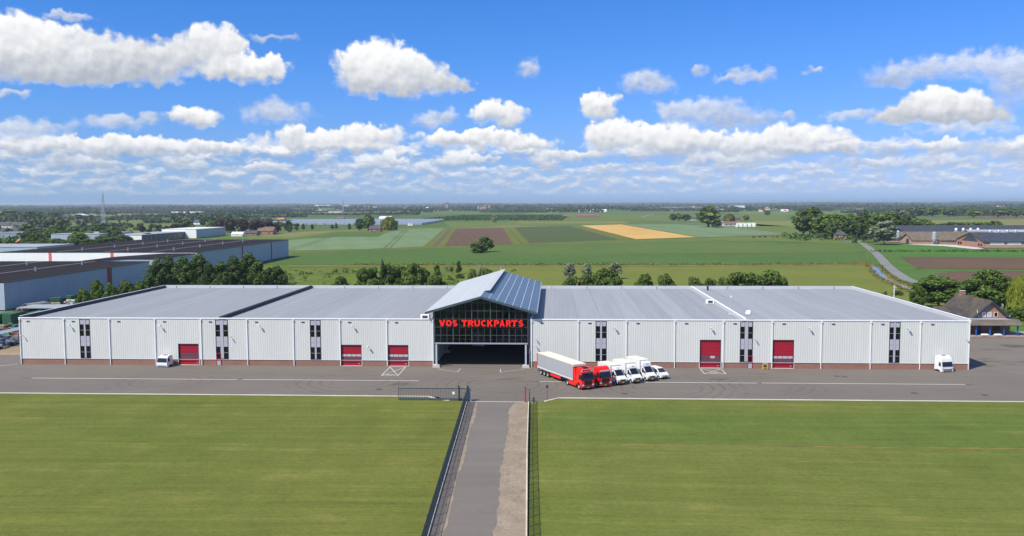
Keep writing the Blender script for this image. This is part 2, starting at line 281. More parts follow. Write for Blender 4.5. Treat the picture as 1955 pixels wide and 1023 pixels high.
HOUSES = [
 (-1162.5,2049.7,33.7,8.9,'gable_y','white','white_roof','white roofed hall among trees left of the radio mast','hall'),
 (-1082.9,2495.4,91.3,9.3,'flat','white','white_roof','long low white halls in the woods right of the radio mast','hall'),
 (-554.9,1316.0,10.4,7.3,'gable_x','white','slate','small white gabled house behind the copper beeches','house'),
 (-657.1,1489.3,8.2,5.5,'gable_x','brick','red_tile','red roofed house left of the small white gabled house','house'),
 (-736.3,1120.2,17.8,8.4,'gable_x','render','slate','grey roofed terrace at the left frame edge','house'),
 (-702.1,1095.1,20.0,8.9,'gable_x','render','slate','grey roofed terrace,second from the left frame edge','house'),
 (-752.6,1197.0,16.1,6.7,'gable_x','render','slate','grey roofed terrace beside the village trees','house'),
 (-608.8,935.0,21.7,5.3,'gable_x','render','slate','grey roofed house row in front of the terraces','house'),
 (-519.5,802.4,24.5,5.0,'flat','blue_clad','grey_roof','flat roofed blue grey shed in front of the village','shed'),
 (-435.8,666.0,14.6,3.8,'gable_x','brick','orange_tile','orange roofed low house left of the yellow shrub','house'),
 (-996.9,1659.6,24.3,6.2,'gable_x','brick','red_tile','red roofed house between village trees','house'),
 (-1035.3,1771.1,21.6,7.7,'gable_x','brick','slate','brown house between village trees','house'),
 (-807.0,1423.8,15.6,6.2,'gable_x','brick','slate','dark brick house at the meadow edge below the radio mast','house'),
 (-405.7,763.8,16.8,2.9,'flat','white','white_roof','low white shed half hidden behind trees','shed'),
 (-300.4,883.4,16.7,7.6,'gable_x','brick','brown_tile','brick farmhouse with wide brown tiled roof near the long warehouse','house'),
 (-306.3,854.8,13.6,4.8,'gable_x','brick','slate','low brick barn with slate roof beside the farmhouse','barn'),
 (-312.2,834.5,11.2,4.1,'gable_x','white','white_roof','pale roofed open shed left of the low brick barn','shed'),
 (-542.4,1588.2,21.3,6.9,'gable_x','blue_clad','slate','blue roofed barn beyond the dark red trees','barn'),
 (-517.4,1609.4,13.7,5.0,'gable_x','brick','orange_tile','orange roofed house left of the greenhouse','house'),
 (-411.3,1647.5,13.1,6.1,'gable_x','brick','brown_tile','small brick house behind the greenhouse','house'),
 (-312.7,1588.0,22.3,7.8,'gable_x','yellow','white_roof','yellow green barn with white roof behind the greenhouse','barn'),
 (-205.7,1229.1,6.7,3.0,'flat','white','white_roof','small white cabin at the end of the greenhouse','cabin'),
 (-204.9,978.2,13.1,6.0,'gable_x','brick','slate','brick cottage with slate roof between the dark tree and the yellow willow','house'),
 (-1200.8,5346.7,195.6,13.1,'flat','render','grey_roof','pale far halls left of the village street','hall'),
 (-1875.9,6917.9,135.0,21.2,'flat','white','white_roof','white far hall on the horizon left of the centre','hall'),
 (-1901.1,7818.0,76.3,19.2,'flat','white','white_roof','white far hall,right one of the pair on the horizon','hall'),
 (-680.0,2658.7,42.2,8.2,'flat','render','white_roof','low pale hall beside the far grey glasshouses','hall'),
 (73.8,1846.8,49.5,7.8,'gable_x','brick','brown_tile','long brown roofed barn alone in the far pasture','barn'),
 (28.5,1886.1,16.1,6.9,'gable_x','brick','brown_tile','brick house at the left end of the long brown barn','house'),
 (119.8,3000.5,62.2,9.1,'gable_x','white','white_roof','white glasshouses on the far side of the pasture','greenhouse'),
 (171.7,2987.6,25.5,9.0,'gable_x','white','white_roof','white hall at the right of the far glasshouses','hall'),
 (248.8,1529.2,20.5,6.5,'gable_x','render','slate','pale house with slate roof right of the round trees','house'),
 (272.0,1403.6,13.7,5.9,'gable_x','render','slate','slate roofed house behind the big round tree','house'),
 (320.3,1521.8,14.8,5.5,'gable_x','brick','slate','hip roofed farmhouse beyond the white bales','house'),
 (239.6,1157.7,24.0,6.3,'gable_x','render','brown_tile','grey brown barn behind the white bales','barn'),
 (264.1,1156.1,8.5,4.2,'flat','white','white_roof','white open shed right of the bales','shed'),
 (1103.9,5051.5,92.4,12.1,'flat','white','white_roof','white far hall right of the big round tree','hall'),
 (575.3,2971.6,32.6,8.9,'flat','render','white_roof','cream far hall behind the big round tree','hall'),
 (1025.1,4033.4,73.8,9.7,'flat','render','grey_roof','pale far hall at the left of the shelter belt','hall'),
 (243.1,736.6,8.1,7.5,'hip','brick_pale','slate','pink brick farmhouse with hipped slate roof in the shelter belt','house'),
 (947.1,2449.1,47.8,5.8,'gable_x','blue_clad','slate','long blue barn beyond the shelter belt','barn'),
 (930.0,2337.6,11.4,8.3,'gable_x','render','brown_tile','house at the right end of the long blue barn','house'),
 (1994.0,4172.2,40.7,7.4,'gable_x','white','slate','white far hall under the right horizon wood','hall'),
 (2173.3,4292.7,34.0,10.2,'gable_x','white','white_roof','white far house near the right frame edge','house'),
]
VILLAGE = [(-1730,3991,24,8,1),(712,2992,12,8,0),(-1522,5032,12,8,1),(-611,3887,16,6,2),(-803,3625,10,6,1),(-2195,4193,16,7,0),(-1342,6999,24,6,1),(414,3029,10,7,2),(-388,3239,12,7,2),(-4696,7404,16,7,3),(-816,3503,12,8,1),(-1021,4910,10,6,0),(815,4639,12,8,0),(-1867,4171,10,7,3),(-1966,6776,24,7,1),(1212,3467,24,6,2),(-2379,4359,12,7,2),(911,3721,24,7,0),(800,3018,24,7,3),(-1917,3701,10,7,3),(-1170,4190,24,7,1),(-2313,5581,16,6,1),(-3705,7877,24,7,1),(1712,3746,10,6,2),(-537,4034,24,7,1),(763,5525,16,6,1),(-3014,6724,16,8,1),(-2037,5192,12,8,0),(-2248,3736,10,8,0),(-1257,5710,10,7,0),(-1083,4906,10,6,2),(-2742,4611,24,8,0),(1266,3042,16,7,3),(-1117,4426,12,7,0),(1951,4829,10,8,1),(1012,3897,16,7,3),(-1203,7106,12,6,0),(-540,3540,16,8,1),(2129,4383,12,8,1),(-2548,6009,16,6,1),(1320,5291,24,8,1),(-1588,6735,16,8,1),(1179,5111,12,6,1),(-3728,5790,10,7,3),(-3118,7068,24,7,2),(-2156,3944,24,8,1),(-1387,3866,24,6,2),(-481,3639,16,7,0),(-3524,6527,12,8,3),(784,2948,10,6,0),(-812,5524,16,7,3),(1579,3278,10,7,1),(828,4184,24,8,2),(-1880,7571,12,8,0),(1008,2877,16,6,1),(-2081,3847,12,6,0),(-1478,5006,24,7,2),(-1086,3969,12,7,0),(-2973,5101,12,8,2),(-595,4087,10,7,2),(-5452,8388,12,8,2),(-823,4737,12,7,3),(-1339,4581,12,7,2),(-3308,5624,10,6,2),(-1084,3631,12,7,2),(-1198,4916,16,7,2),(-1036,5148,24,8,3),(-2785,6935,24,7,0),(919,5698,16,8,0),(-725,3830,24,6,1)]

# ------------------------------------------------------------------ world: Nishita sky with fair-weather cumulus
W = bpy.data.worlds.new('World'); S.world = W; W.use_nodes = True
wt = W.node_tree; wt.nodes.clear(); w = NT(wt)
def low_group():
    """rows of small distant clouds towards the horizon, and the same kind of sky outside the view"""
    g = bpy.data.node_groups.new('cloud_rows', 'ShaderNodeTree')
    g.interface.new_socket('P', in_out='INPUT', socket_type='NodeSocketVector')
    g.interface.new_socket('W', in_out='INPUT', socket_type='NodeSocketVector')
    g.interface.new_socket('D', in_out='OUTPUT', socket_type='NodeSocketFloat')
    q = NT(g); gi = g.nodes.new('NodeGroupInput'); go = g.nodes.new('NodeGroupOutput')
    P = gi.outputs[0]
    sp = q.n('SeparateXYZ', {0: P}); az, el = sp.outputs[0], sp.outputs[1]
    Ps = q.v('MULTIPLY_ADD', gi.outputs[1], (0.45, 0.30, 0), P)
    lo1, _ = q.noise(q.v('MULTIPLY', Ps, (0.42, 0.95, 0)), 1.0, 5, 0.56, dim='2D')
    lo2, _ = q.noise(q.v('MULTIPLY_ADD', Ps, (0.85, 2.3, 0), (7.3, 3.1, 0)), 1.0, 5, 0.56, dim='2D')
    b1 = q.m('MULTIPLY', q.ss(el, 1.5, 2.3), q.ss(el, 3.4, 5.0, 1.0, 0.0))
    b2 = q.m('MULTIPLY', q.ss(el, 0.05, 0.7), q.ss(el, 2.2, 3.0, 1.0, 0.0))
    D2 = q.m('MULTIPLY_ADD', q.m('SUBTRACT', lo1, 0.42), 2.7, q.m('MULTIPLY_ADD', b1, 1.6, -1.6))
    D2b = q.m('MULTIPLY_ADD', q.m('SUBTRACT', lo2, 0.36), 2.0, q.m('MULTIPLY_ADD', b2, 1.6, -1.6))
    hi, _ = q.noise(P, 0.13, 6, 0.56, dim='2D')
    azc = q.m('ABSOLUTE', q.m('ADD', az, 2.75))
    out = q.m('MAXIMUM', q.ss(azc, 33.0, 37.0), q.ss(el, 13.4, 17.0))
    out = q.m('MULTIPLY', out, q.ss(el, 2.5, 5.0))
    D3 = q.m('MULTIPLY_ADD', q.m('SUBTRACT', hi, 0.545), 5.0, q.m('MULTIPLY_ADD', out, 2.0, -2.0))
    g.links.new(q.m('MAXIMUM', D2, q.m('MAXIMUM', D2b, D3)), go.inputs[0])
    return g
def puff_group():
    """the single cumulus clouds as merging lobes: field strength, relative height within the cloud, share of thin cloud"""
    g = bpy.data.node_groups.new('cloud_lobes', 'ShaderNodeTree')
    g.interface.new_socket('P', in_out='INPUT', socket_type='NodeSocketVector')
    for nm in ('F', 'H', 'T'): g.interface.new_socket(nm, in_out='OUTPUT', socket_type='NodeSocketFloat')
    q = NT(g); gi = g.nodes.new('NodeGroupInput'); go = g.nodes.new('NodeGroupOutput')
    P = gi.outputs[0]; W = Y = T = None
    Py = q.n('SeparateXYZ', {0: P}).outputs[1]
    for (az_, el_, a, b, k, yc, yh) in CLOUDS:
        t = q.v('MULTIPLY_ADD', P, (1/a, 1/b, 0), (-az_/a, -el_/b, 0))
        m_ = q.m('MAXIMUM', q.m('SUBTRACT', 1.2, q.v('LENGTH', t)), 0.0)
        wgt = q.m('MULTIPLY', m_, m_)
        y = q.m('MULTIPLY', q.m('MULTIPLY_ADD', Py, 1/yh, -yc/yh), wgt)
        W = wgt if W is None else q.m('ADD', W, wgt)
        Y = y if Y is None else q.m('ADD', Y, y)
        if k: T = wgt if T is None else q.m('ADD', T, wgt)
    Ws = q.m('ADD', W, 0.002)
    g.links.new(q.m('SUBTRACT', q.m('POWER', W, 0.5), 0.2), go.inputs[0])
    g.links.new(q.m('DIVIDE', Y, Ws), go.inputs[1]); g.links.new(q.m('DIVIDE', T, Ws), go.inputs[2])
    return g
tc = w.n('TexCoord').outputs['Generated']
sx = w.n('SeparateXYZ', {0: tc})
az = w.m('MULTIPLY', w.m('ARCTAN2', sx.outputs[0], sx.outputs[1]), 57.2958)
el = w.m('MULTIPLY', w.m('ARCSINE', sx.outputs[2]), 57.2958)
P = w.n('CombineXYZ', {0: az, 1: el, 2: 0.0}).outputs[0]
sky = w.n('TexSky', sky_type='NISHITA', sun_disc=False, sun_elevation=R(SUN_EL), sun_rotation=R(SUN_AZ),
          altitude=30.0, air_density=1.0, dust_density=0.6, ozone_density=2.0)
SKY = 0.10; EX = 0.812       # EX takes the exposure back out of the sky
sc3 = w.n('SeparateColor', {0: sky.outputs[0]})
# the photograph's rendering of blue: red falls off faster than in the model
rr = w.m('MULTIPLY', w.m('POWER', w.m('MULTIPLY', sc3.outputs[0], SKY*0.68), 1.55), 1.40*EX)
gg = w.m('MULTIPLY', sc3.outputs[1], SKY*0.81*EX)
bb = w.m('MULTIPLY', sc3.outputs[2], SKY*1.58*EX)
low = w.ss(el, -0.5, 3.2, 1.34, 1.0)
skc = w.n('CombineColor', {0: w.m('MULTIPLY', rr, low), 1: w.m('MULTIPLY', gg, low), 2: w.m('MULTIPLY', bb, low)}).outputs[0]
farfade = w.m('MULTIPLY', w.ss(el, 0.0, 4.5, 0.38, 1.0), w.ss(el, -0.1, 1.2))   # clouds far off fade into the low air
rise = w.ss(el, 1.0, 8.0, 0.30, 1.0)
shift = w.n('CombineXYZ', {0: w.m('MULTIPLY', rise, -0.4), 1: rise, 2: 0.0}).outputs[0]
LOWG, PUFF = low_group(), puff_group()
def call(gr, *vecs):
    nd = wt.nodes.new('ShaderNodeGroup'); nd.node_tree = gr
    for i, v_ in enumerate(vecs): wt.links.new(v_, nd.inputs[i])
    return nd.outputs
def sky_shader(blobs):
    _, c1 = w.noise(P, 0.5, 2, 0.5, dim='2D')          # domain warp gives the billowing outline
    _, c2 = w.noise(P, 1.5, 3, 0.5, dim='2D')
    warp = w.v('ADD', w.v('MULTIPLY', w.v('SUBTRACT', c1, (.5, .5, .5)), (1.5, 0.9, 0)),
               w.v('MULTIPLY', w.v('SUBTRACT', c2, (.5, .5, .5)), (0.9, 0.75, 0)))
    dl0 = call(LOWG, P, warp)[0]; dl1 = call(LOWG, w.v('ADD', P, shift), warp)[0]
    all_ = w.ss(dl0, -0.10, 0.55)
    litl = w.m('MULTIPLY_ADD', w.m('SUBTRACT', w.m('MINIMUM', dl0, 0.9), w.m('MINIMUM', dl1, 0.9)), 0.60, w.ss(el, 0.8, 5.0, 0.36, 0.52))
    alpha, lit = all_, litl
    if blobs:
        F, H, T = call(PUFF, w.v('ADD', P, warp))
        def detail(vec):
            n_, _ = w.noise(vec, 0.9, 5, 0.55, dim='2D')
            vo = w.n('TexVoronoi', {'Vector': vec, 'Scale': 0.95, 'Detail': 1.5, 'Roughness': 0.5, 'Lacunarity': 2.2, 'Smoothness': 0.35}, voronoi_dimensions='2D', feature='SMOOTH_F1', normalize=True)
            return w.m('ADD', w.m('MULTIPLY', w.m('SUBTRACT', n_, 0.5), 0.75), w.m('MULTIPLY', w.m('SUBTRACT', 0.33, vo.outputs['Distance']), 0.75))
        f0 = detail(P); f1 = detail(w.v('ADD', P, (-0.16, 0.30, 0)))
        D = w.m('MULTIPLY_ADD', f0, w.ss(F, -0.2, 0.05), F)
        soft = w.m('MULTIPLY_ADD', T, 0.30, w.ss(H, -0.6, 0.6, 0.72, 0.34))          # crisp sunlit tops, soft bases
        ab = w.n('MapRange', {0: D, 1: -0.04, 2: soft, 3: 0.0, 4: 1.0}, interpolation_type='SMOOTHSTEP').outputs[0]
        ab = w.m('MULTIPLY', ab, w.m('MULTIPLY_ADD', T, -0.30, 1.0))
        lb = w.m('MULTIPLY_ADD', H, 0.52, 0.60)
        lb = w.m('MULTIPLY_ADD', w.m('SUBTRACT', f0, f1), 0.50, lb)
        lb = w.m('MULTIPLY_ADD', T, -0.22, lb)
        lb = w.m('SUBTRACT', lb, w.ss(el, 1.5, 6.0, 0.10, 0.0))
        alpha = w.m('SUBTRACT', 1.0, w.m('MULTIPLY', w.m('SUBTRACT', 1.0, all_), w.m('SUBTRACT', 1.0, ab)))
        lit = w.m('MULTIPLY_ADD', w.m('SUBTRACT', lb, litl), ab, litl)
    lit = w.ss(lit, 0.02, 1.0)
    cl = w.mix(lit, (0.44*EX, 0.485*EX, 0.565*EX), (1.03*EX, 1.03*EX, 1.03*EX))
    return w.n('Background', {'Color': w.mix(w.m('MULTIPLY', alpha, farfade), skc, cl), 'Strength': 1.0}).outputs[0]
inview = w.m('MULTIPLY', w.m('LESS_THAN', w.m('ABSOLUTE', w.m('ADD', az, 2.75)), 40.0),
             w.m('MULTIPLY', w.m('LESS_THAN', el, 18.0), w.m('GREATER_THAN', el, 2.0)))
ms = w.n('MixShader', {0: inview})
wt.links.new(sky_shader(False), ms.inputs[1]); wt.links.new(sky_shader(True), ms.inputs[2])
wt.links.new(ms.outputs[0], w.n('OutputWorld').inputs[0])
W.cycles.sampling_method = 'MANUAL'; W.cycles.sample_map_resolution = 512

# ------------------------------------------------------------------ object helpers
def tag(o, label=None, cat=None, group=None, kind=None):
    if label: o['label'] = label
    if cat: o['category'] = cat
    if group: o['group'] = group
    if kind: o['kind'] = kind
    return o
def empty(name, loc=(0, 0, 0), rz=0.0):
    o = bpy.data.objects.new(name, None); COL.objects.link(o); o.empty_display_size = 0.5
    o.location = loc; o.rotation_euler = (0, 0, rz); return o
def link(name, me, parent=None, loc=(0, 0, 0), rot=(0, 0, 0), scale=(1, 1, 1)):
    o = bpy.data.objects.new(name, me); COL.objects.link(o); o.parent = parent
    o.location = loc; o.rotation_euler = rot; o.scale = scale; return o
def copy_tree(o, parent=None):
    c = o.copy(); COL.objects.link(c); c.parent = parent
    for ch in list(o.children): copy_tree(ch, c)
    return c

class MB:
    """collects faces; build() links them as ONE mesh object"""
    def __init__(s): s.v = []; s.f = []; s.mi = []; s.cur = 0
    def face(s, pts):
        n = len(s.v); s.v += [tuple(p) for p in pts]; s.f.append(tuple(range(n, n+len(pts)))); s.mi.append(s.cur); return s
    def mesh(s, vs, fs):
        n = len(s.v); s.v += [tuple(p) for p in vs]
        for f in fs: s.f.append(tuple(i+n for i in f)); s.mi.append(s.cur)
        return s
    def box(s, x0, x1, y0, y1, z0, z1):
        vs = [(x0, y0, z0), (x1, y0, z0), (x1, y1, z0), (x0, y1, z0), (x0, y0, z1), (x1, y0, z1), (x1, y1, z1), (x0, y1, z1)]
        return s.mesh(vs, [(0, 3, 2, 1), (4, 5, 6, 7), (0, 1, 5, 4), (1, 2, 6, 5), (2, 3, 7, 6), (3, 0, 4, 7)])
    def prism(s, prof, a0, a1, axis='y', t0=1.0):
        """profile of 2D points extruded along an axis: 'y' -> (x,z) profile, 'x' -> (y,z), 'z' -> (x,y)"""
        n = len(prof)
        def P(p, a):
            return (p[0], a, p[1]) if axis == 'y' else ((a, p[0], p[1]) if axis == 'x' else (p[0], p[1], a))
        vs = [P(p, a0) for p in prof]+[P(p, a1) for p in prof]
        fs = [tuple(range(n)), tuple(range(2*n-1, n-1, -1))]+[(i, i+n, (i+1) % n+n, (i+1) % n) for i in range(n)]
        return s.mesh(vs, fs)
    def bar(s, p0, p1, r=0.05, n=6, r1=None):
        p0, p1 = Vector(p0), Vector(p1); d = (p1-p0).normalized(); r1 = r if r1 is None else r1
        a = d.cross(Vector((0, 0, 1)));  a = Vector((1, 0, 0)) if a.length < 1e-4 else a.normalized()
        b = d.cross(a)
        vs = []
        for p, rr_ in ((p0, r), (p1, r1)):
            for i in range(n):
                t = 2*math.pi*i/n+math.pi/n; vs.append(p+a*rr_*math.cos(t)+b*rr_*math.sin(t))
        return s.mesh(vs, [tuple(range(n-1, -1, -1)), tuple(range(n, 2*n))]+[(i, (i+1) % n, (i+1) % n+n, i+n) for i in range(n)])
    def lathe(s, prof, axis='z', n=16, c=(0, 0, 0)):
        """closed profile of (radius, height) spun about an axis"""
        vs = []; m = len(prof)
        for i in range(n):
            t = 2*math.pi*i/n
            for (r, h) in prof:
                p = (r*math.cos(t), r*math.sin(t), h) if axis == 'z' else (r*math.cos(t), h, r*math.sin(t))
                vs.append((p[0]+c[0], p[1]+c[1], p[2]+c[2]))
        fs = [(i*m+j, ((i+1) % n)*m+j, ((i+1) % n)*m+(j+1) % m, i*m+(j+1) % m) for i in range(n) for j in range(m)]
        return s.mesh(vs, fs)
    def data(s, name, mats, bevel=0.0, seg=2, smooth=False, fix=True):
        me = bpy.data.meshes.new(name); me.from_pydata(s.v, [], s.f)
        if not isinstance(mats, (list, tuple)): mats = [mats]
        for m_ in mats: me.materials.append(m_)
        if len(mats) > 1: me.polygons.foreach_set('material_index', s.mi)
        if bevel or fix:
            bm = bmesh.new(); bm.from_mesh(me)
            if bevel:
                bmesh.ops.remove_doubles(bm, verts=bm.verts, dist=1e-5)
                ed = [e for e in bm.edges if len(e.link_faces) == 2 and e.calc_face_angle(0) > 0.35]
                bmesh.ops.bevel(bm, geom=ed, offset=bevel, segments=seg, affect='EDGES', profile=0.6, clamp_overlap=True)
            if fix: bmesh.ops.recalc_face_normals(bm, faces=bm.faces)
            bm.to_mesh(me); bm.free()
        if smooth: me.polygons.foreach_set('use_smooth', [True]*len(me.polygons))
        me.update(); return me
    def build(s, name, mats, parent=None, bevel=0.0, seg=2, smooth=False, fix=True, **kw):
        return link(name, s.data(name, mats, bevel, seg, smooth, fix), parent, **kw)

# ------------------------------------------------------------------ materials
MATS = {}
def newmat(name):
    m = bpy.data.materials.new(name); m.use_nodes = True; m.node_tree.nodes.clear(); return m, NT(m.node_tree)
def finish(m, q, bsdf):
    q.t.links.new(bsdf, q.n('OutputMaterial').inputs[0]); return m
def plain(name, col, rough=0.6, var=0.12, scale=0.6, metal=0.0, spec=0.5, bump=0.0, rnd=0.0, coat=0.0, stretch=(1, 1, 1)):
    """one colour with gentle weathering in world space; on roof_sheet, painted reflection streaks"""
    if name in MATS: return MATS[name]
    m, q = newmat(name)
    pos = q.v('MULTIPLY', q.n('NewGeometry').outputs['Position'], stretch)
    f, _ = q.noise(pos, scale, 5, 0.6)
    f2, _ = q.noise(pos, scale*9, 3, 0.6)
    k = q.m('ADD', q.m('MULTIPLY_ADD', q.m('SUBTRACT', f, 0.5), var*2.2, 1.0), q.m('MULTIPLY', q.m('SUBTRACT', f2, 0.5), var*1.0))
    if rnd:
        rn = q.n('ObjectInfo').outputs['Random']; k = q.m('ADD', k, q.m('MULTIPLY', q.m('SUBTRACT', rn, 0.5), rnd))
    c = q.v('SCALE', col+()) if False else q.mix(1.0, col, q.n('CombineColor', {0: k, 1: k, 2: k}).outputs[0], 'MULTIPLY')
    b = q.n('BsdfPrincipled', {'Base Color': c, 'Roughness': rough, 'Metallic': metal, 'Specular IOR Level': spec, 'Coat Weight': coat})
    if bump:
        bn = q.n('Bump', {'Strength': bump, 'Height': f2, 'Distance': 0.05}); q.t.links.new(bn.outputs[0], b.inputs['Normal'])
    MATS[name] = finish(m, q, b.outputs[0]); return MATS[name]
def terrain(name, c0, c1, c2=None, big=0.02, fine=0.6, rows=None, rowcol=0.12, spots=0.0, thr=0.55, tram=None, sx=0.25):
    """ground cover: two colours mixed over large patches, a third in blotches, optional drill rows along a direction"""
    if name in MATS: return MATS[name]
    m, q = newmat(name)
    pos = q.n('NewGeometry').outputs['Position']
    f, _ = q.noise(pos, big, 6, 0.62); g, _ = q.noise(pos, fine, 4, 0.65)
    h, _ = q.noise(q.v('MULTIPLY', pos, (sx, 1, 1)), big*4.5, 5, 0.6)
    c = q.mix(q.ss(f, 0.32, 0.68), c0, c1)
    if c2: c = q.mix(q.m('MULTIPLY', q.ss(h, thr, thr+0.18), 0.75), c, c2)
    k = q.m('MULTIPLY_ADD', q.m('SUBTRACT', g, 0.5), 0.55, 1.0)
    k2, _ = q.noise(pos, fine*6, 3, 0.7)
    k = q.m('ADD', k, q.m('MULTIPLY', q.m('SUBTRACT', k2, 0.5), 0.35))
    if rows:
        ang, per = rows
        d = q.v('DOT_PRODUCT', pos, (math.cos(R(ang)), math.sin(R(ang)), 0))
        d = q.m('MULTIPLY_ADD', q.m('SUBTRACT', f, 0.5), 0.6*per, d)
        wv = q.m('SINE', q.m('MULTIPLY', d, 2*math.pi/per))
        st = q.m('MULTIPLY', wv, rowcol)
        st = q.m('MULTIPLY', st, q.ss(h, 0.3, 0.6, 0.3, 1.0))
        k = q.m('ADD', k, st)
    if tram:
        ang, per, wd, amt = tram
        d = q.v('DOT_PRODUCT', pos, (math.cos(R(ang)), math.sin(R(ang)), 0))
        fr = q.m('ABSOLUTE', q.m('SUBTRACT', q.m('FRACT', q.m('DIVIDE', d, per)), 0.5))
        ln = q.ss(q.m('ABSOLUTE', q.m('SUBTRACT', fr, 0.03)), 0.0, wd/per, amt, 0.0)
        k = q.m('SUBTRACT', k, ln)
    c = q.mix(1.0, c, q.n('CombineColor', {0: k, 1: k, 2: k}).outputs[0], 'MULTIPLY')
    b = q.n('BsdfPrincipled', {'Base Color': c, 'Roughness': 0.95, 'Specular IOR Level': 0.1})
    bn = q.n('Bump', {'Strength': 0.35, 'Height': g, 'Distance': 0.25}); q.t.links.new(bn.outputs[0], b.inputs['Normal'])
    MATS[name] = finish(m, q, b.outputs[0]); return MATS[name]

def mat_brick(name, brick, mortar, bw=0.25, bh=0.075):
    if name in MATS: return MATS[name]
    m, q = newmat(name)
    pos = q.n('NewGeometry').outputs['Position']; nrm = q.n('NewGeometry').outputs['Normal']
    sp = q.n('SeparateXYZ', {0: pos}); ns = q.n('SeparateXYZ', {0: nrm})
    side = q.m('GREATER_THAN', q.m('ABSOLUTE', ns.outputs[0]), 0.7)
    u = q.m('ADD', q.m('MULTIPLY', sp.outputs[0], q.m('SUBTRACT', 1.0, side)), q.m('MULTIPLY', sp.outputs[1], side))
    vec = q.n('CombineXYZ', {0: u, 1: sp.outputs[2], 2: 0.0}).outputs[0]
    bt = q.n('TexBrick', {'Vector': vec, 'Color1': brick+(1,), 'Color2': tuple(x*0.72 for x in brick)+(1,), 'Mortar': mortar+(1,), 'Scale': 1.0,
                          'Mortar Size': 0.008, 'Brick Width': bw, 'Row Height': bh})
    f, _ = q.noise(pos, 0.5, 5, 0.6)
    k = q.m('MULTIPLY_ADD', f, 0.5, 0.75)
    c = q.mix(1.0, bt.outputs[0], q.n('CombineColor', {0: k, 1: k, 2: k}).outputs[0], 'MULTIPLY')
    b = q.n('BsdfPrincipled', {'Base Color': c, 'Roughness': 0.85, 'Specular IOR Level': 0.25})
    MATS[name] = finish(m, q, b.outputs[0]); return MATS[name]
def mat_tiles(name, c0, c1, pitch=0.3):
    """roof covering: courses of tiles with moss and worn patches"""
    if name in MATS: return MATS[name]
    m, q = newmat(name)
    pos = q.n('NewGeometry').outputs['Position']
    f, _ = q.noise(pos, 0.35, 6, 0.65); g, _ = q.noise(pos, 2.2, 4, 0.7)
    sp = q.n('SeparateXYZ', {0: pos})
    crs = q.m('FRACT', q.m('DIVIDE', sp.outputs[2], pitch*0.6))
    c = q.mix(q.ss(f, 0.4, 0.65), c0, c1)
    k = q.m('ADD', q.m('MULTIPLY_ADD', q.m('SUBTRACT', g, 0.5), 0.7, 0.95), q.m('MULTIPLY', q.m('SUBTRACT', crs, 0.5), 0.18))
    c = q.mix(1.0, c, q.n('CombineColor', {0: k, 1: k, 2: k}).outputs[0], 'MULTIPLY')
    b = q.n('BsdfPrincipled', {'Base Color': c, 'Roughness': 0.75, 'Specular IOR Level': 0.3})
    MATS[name] = finish(m, q, b.outputs[0]); return MATS[name]
def mat_leaf(name, c0, c1, c2):
    if name in MATS: return MATS[name]
    m, q = newmat(name)
    geo = q.n('NewGeometry'); rnd = geo.outputs['Random Per Island']; orr = q.n('ObjectInfo').outputs['Random']
    f, _ = q.noise(q.n('TexCoord').outputs['Object'], 3.5, 2, 0.5)
    t = q.m('ADD', q.m('MULTIPLY', rnd, 0.55), q.m('MULTIPLY_ADD', q.m('SUBTRACT', f, 0.5), 1.3, 0.22))
    c = q.mix(q.ss(t, 0.1, 0.75), c0, c1)
    c = q.mix(q.m('MULTIPLY', q.m('GREATER_THAN', rnd, 0.86), 0.6), c, c2)
    k = q.m('MULTIPLY_ADD', q.m('SUBTRACT', orr, 0.5), 0.45, 1.0)
    c = q.mix(1.0, c, q.n('CombineColor', {0: k, 1: k, 2: q.m('MULTIPLY_ADD', q.m('SUBTRACT', k, 1.0), 0.4, 1.0)}).outputs[0], 'MULTIPLY')
    d = q.n('BsdfPrincipled', {'Base Color': c, 'Roughness': 0.7, 'Specular IOR Level': 0.25})
    tr = q.n('BsdfTranslucent', {'Color': c})
    ms_ = q.n('MixShader', {0: 0.22}); q.t.links.new(d.outputs[0], ms_.inputs[1]); q.t.links.new(tr.outputs[0], ms_.inputs[2])
    MATS[name] = finish(m, q, ms_.outputs[0]); return MATS[name]
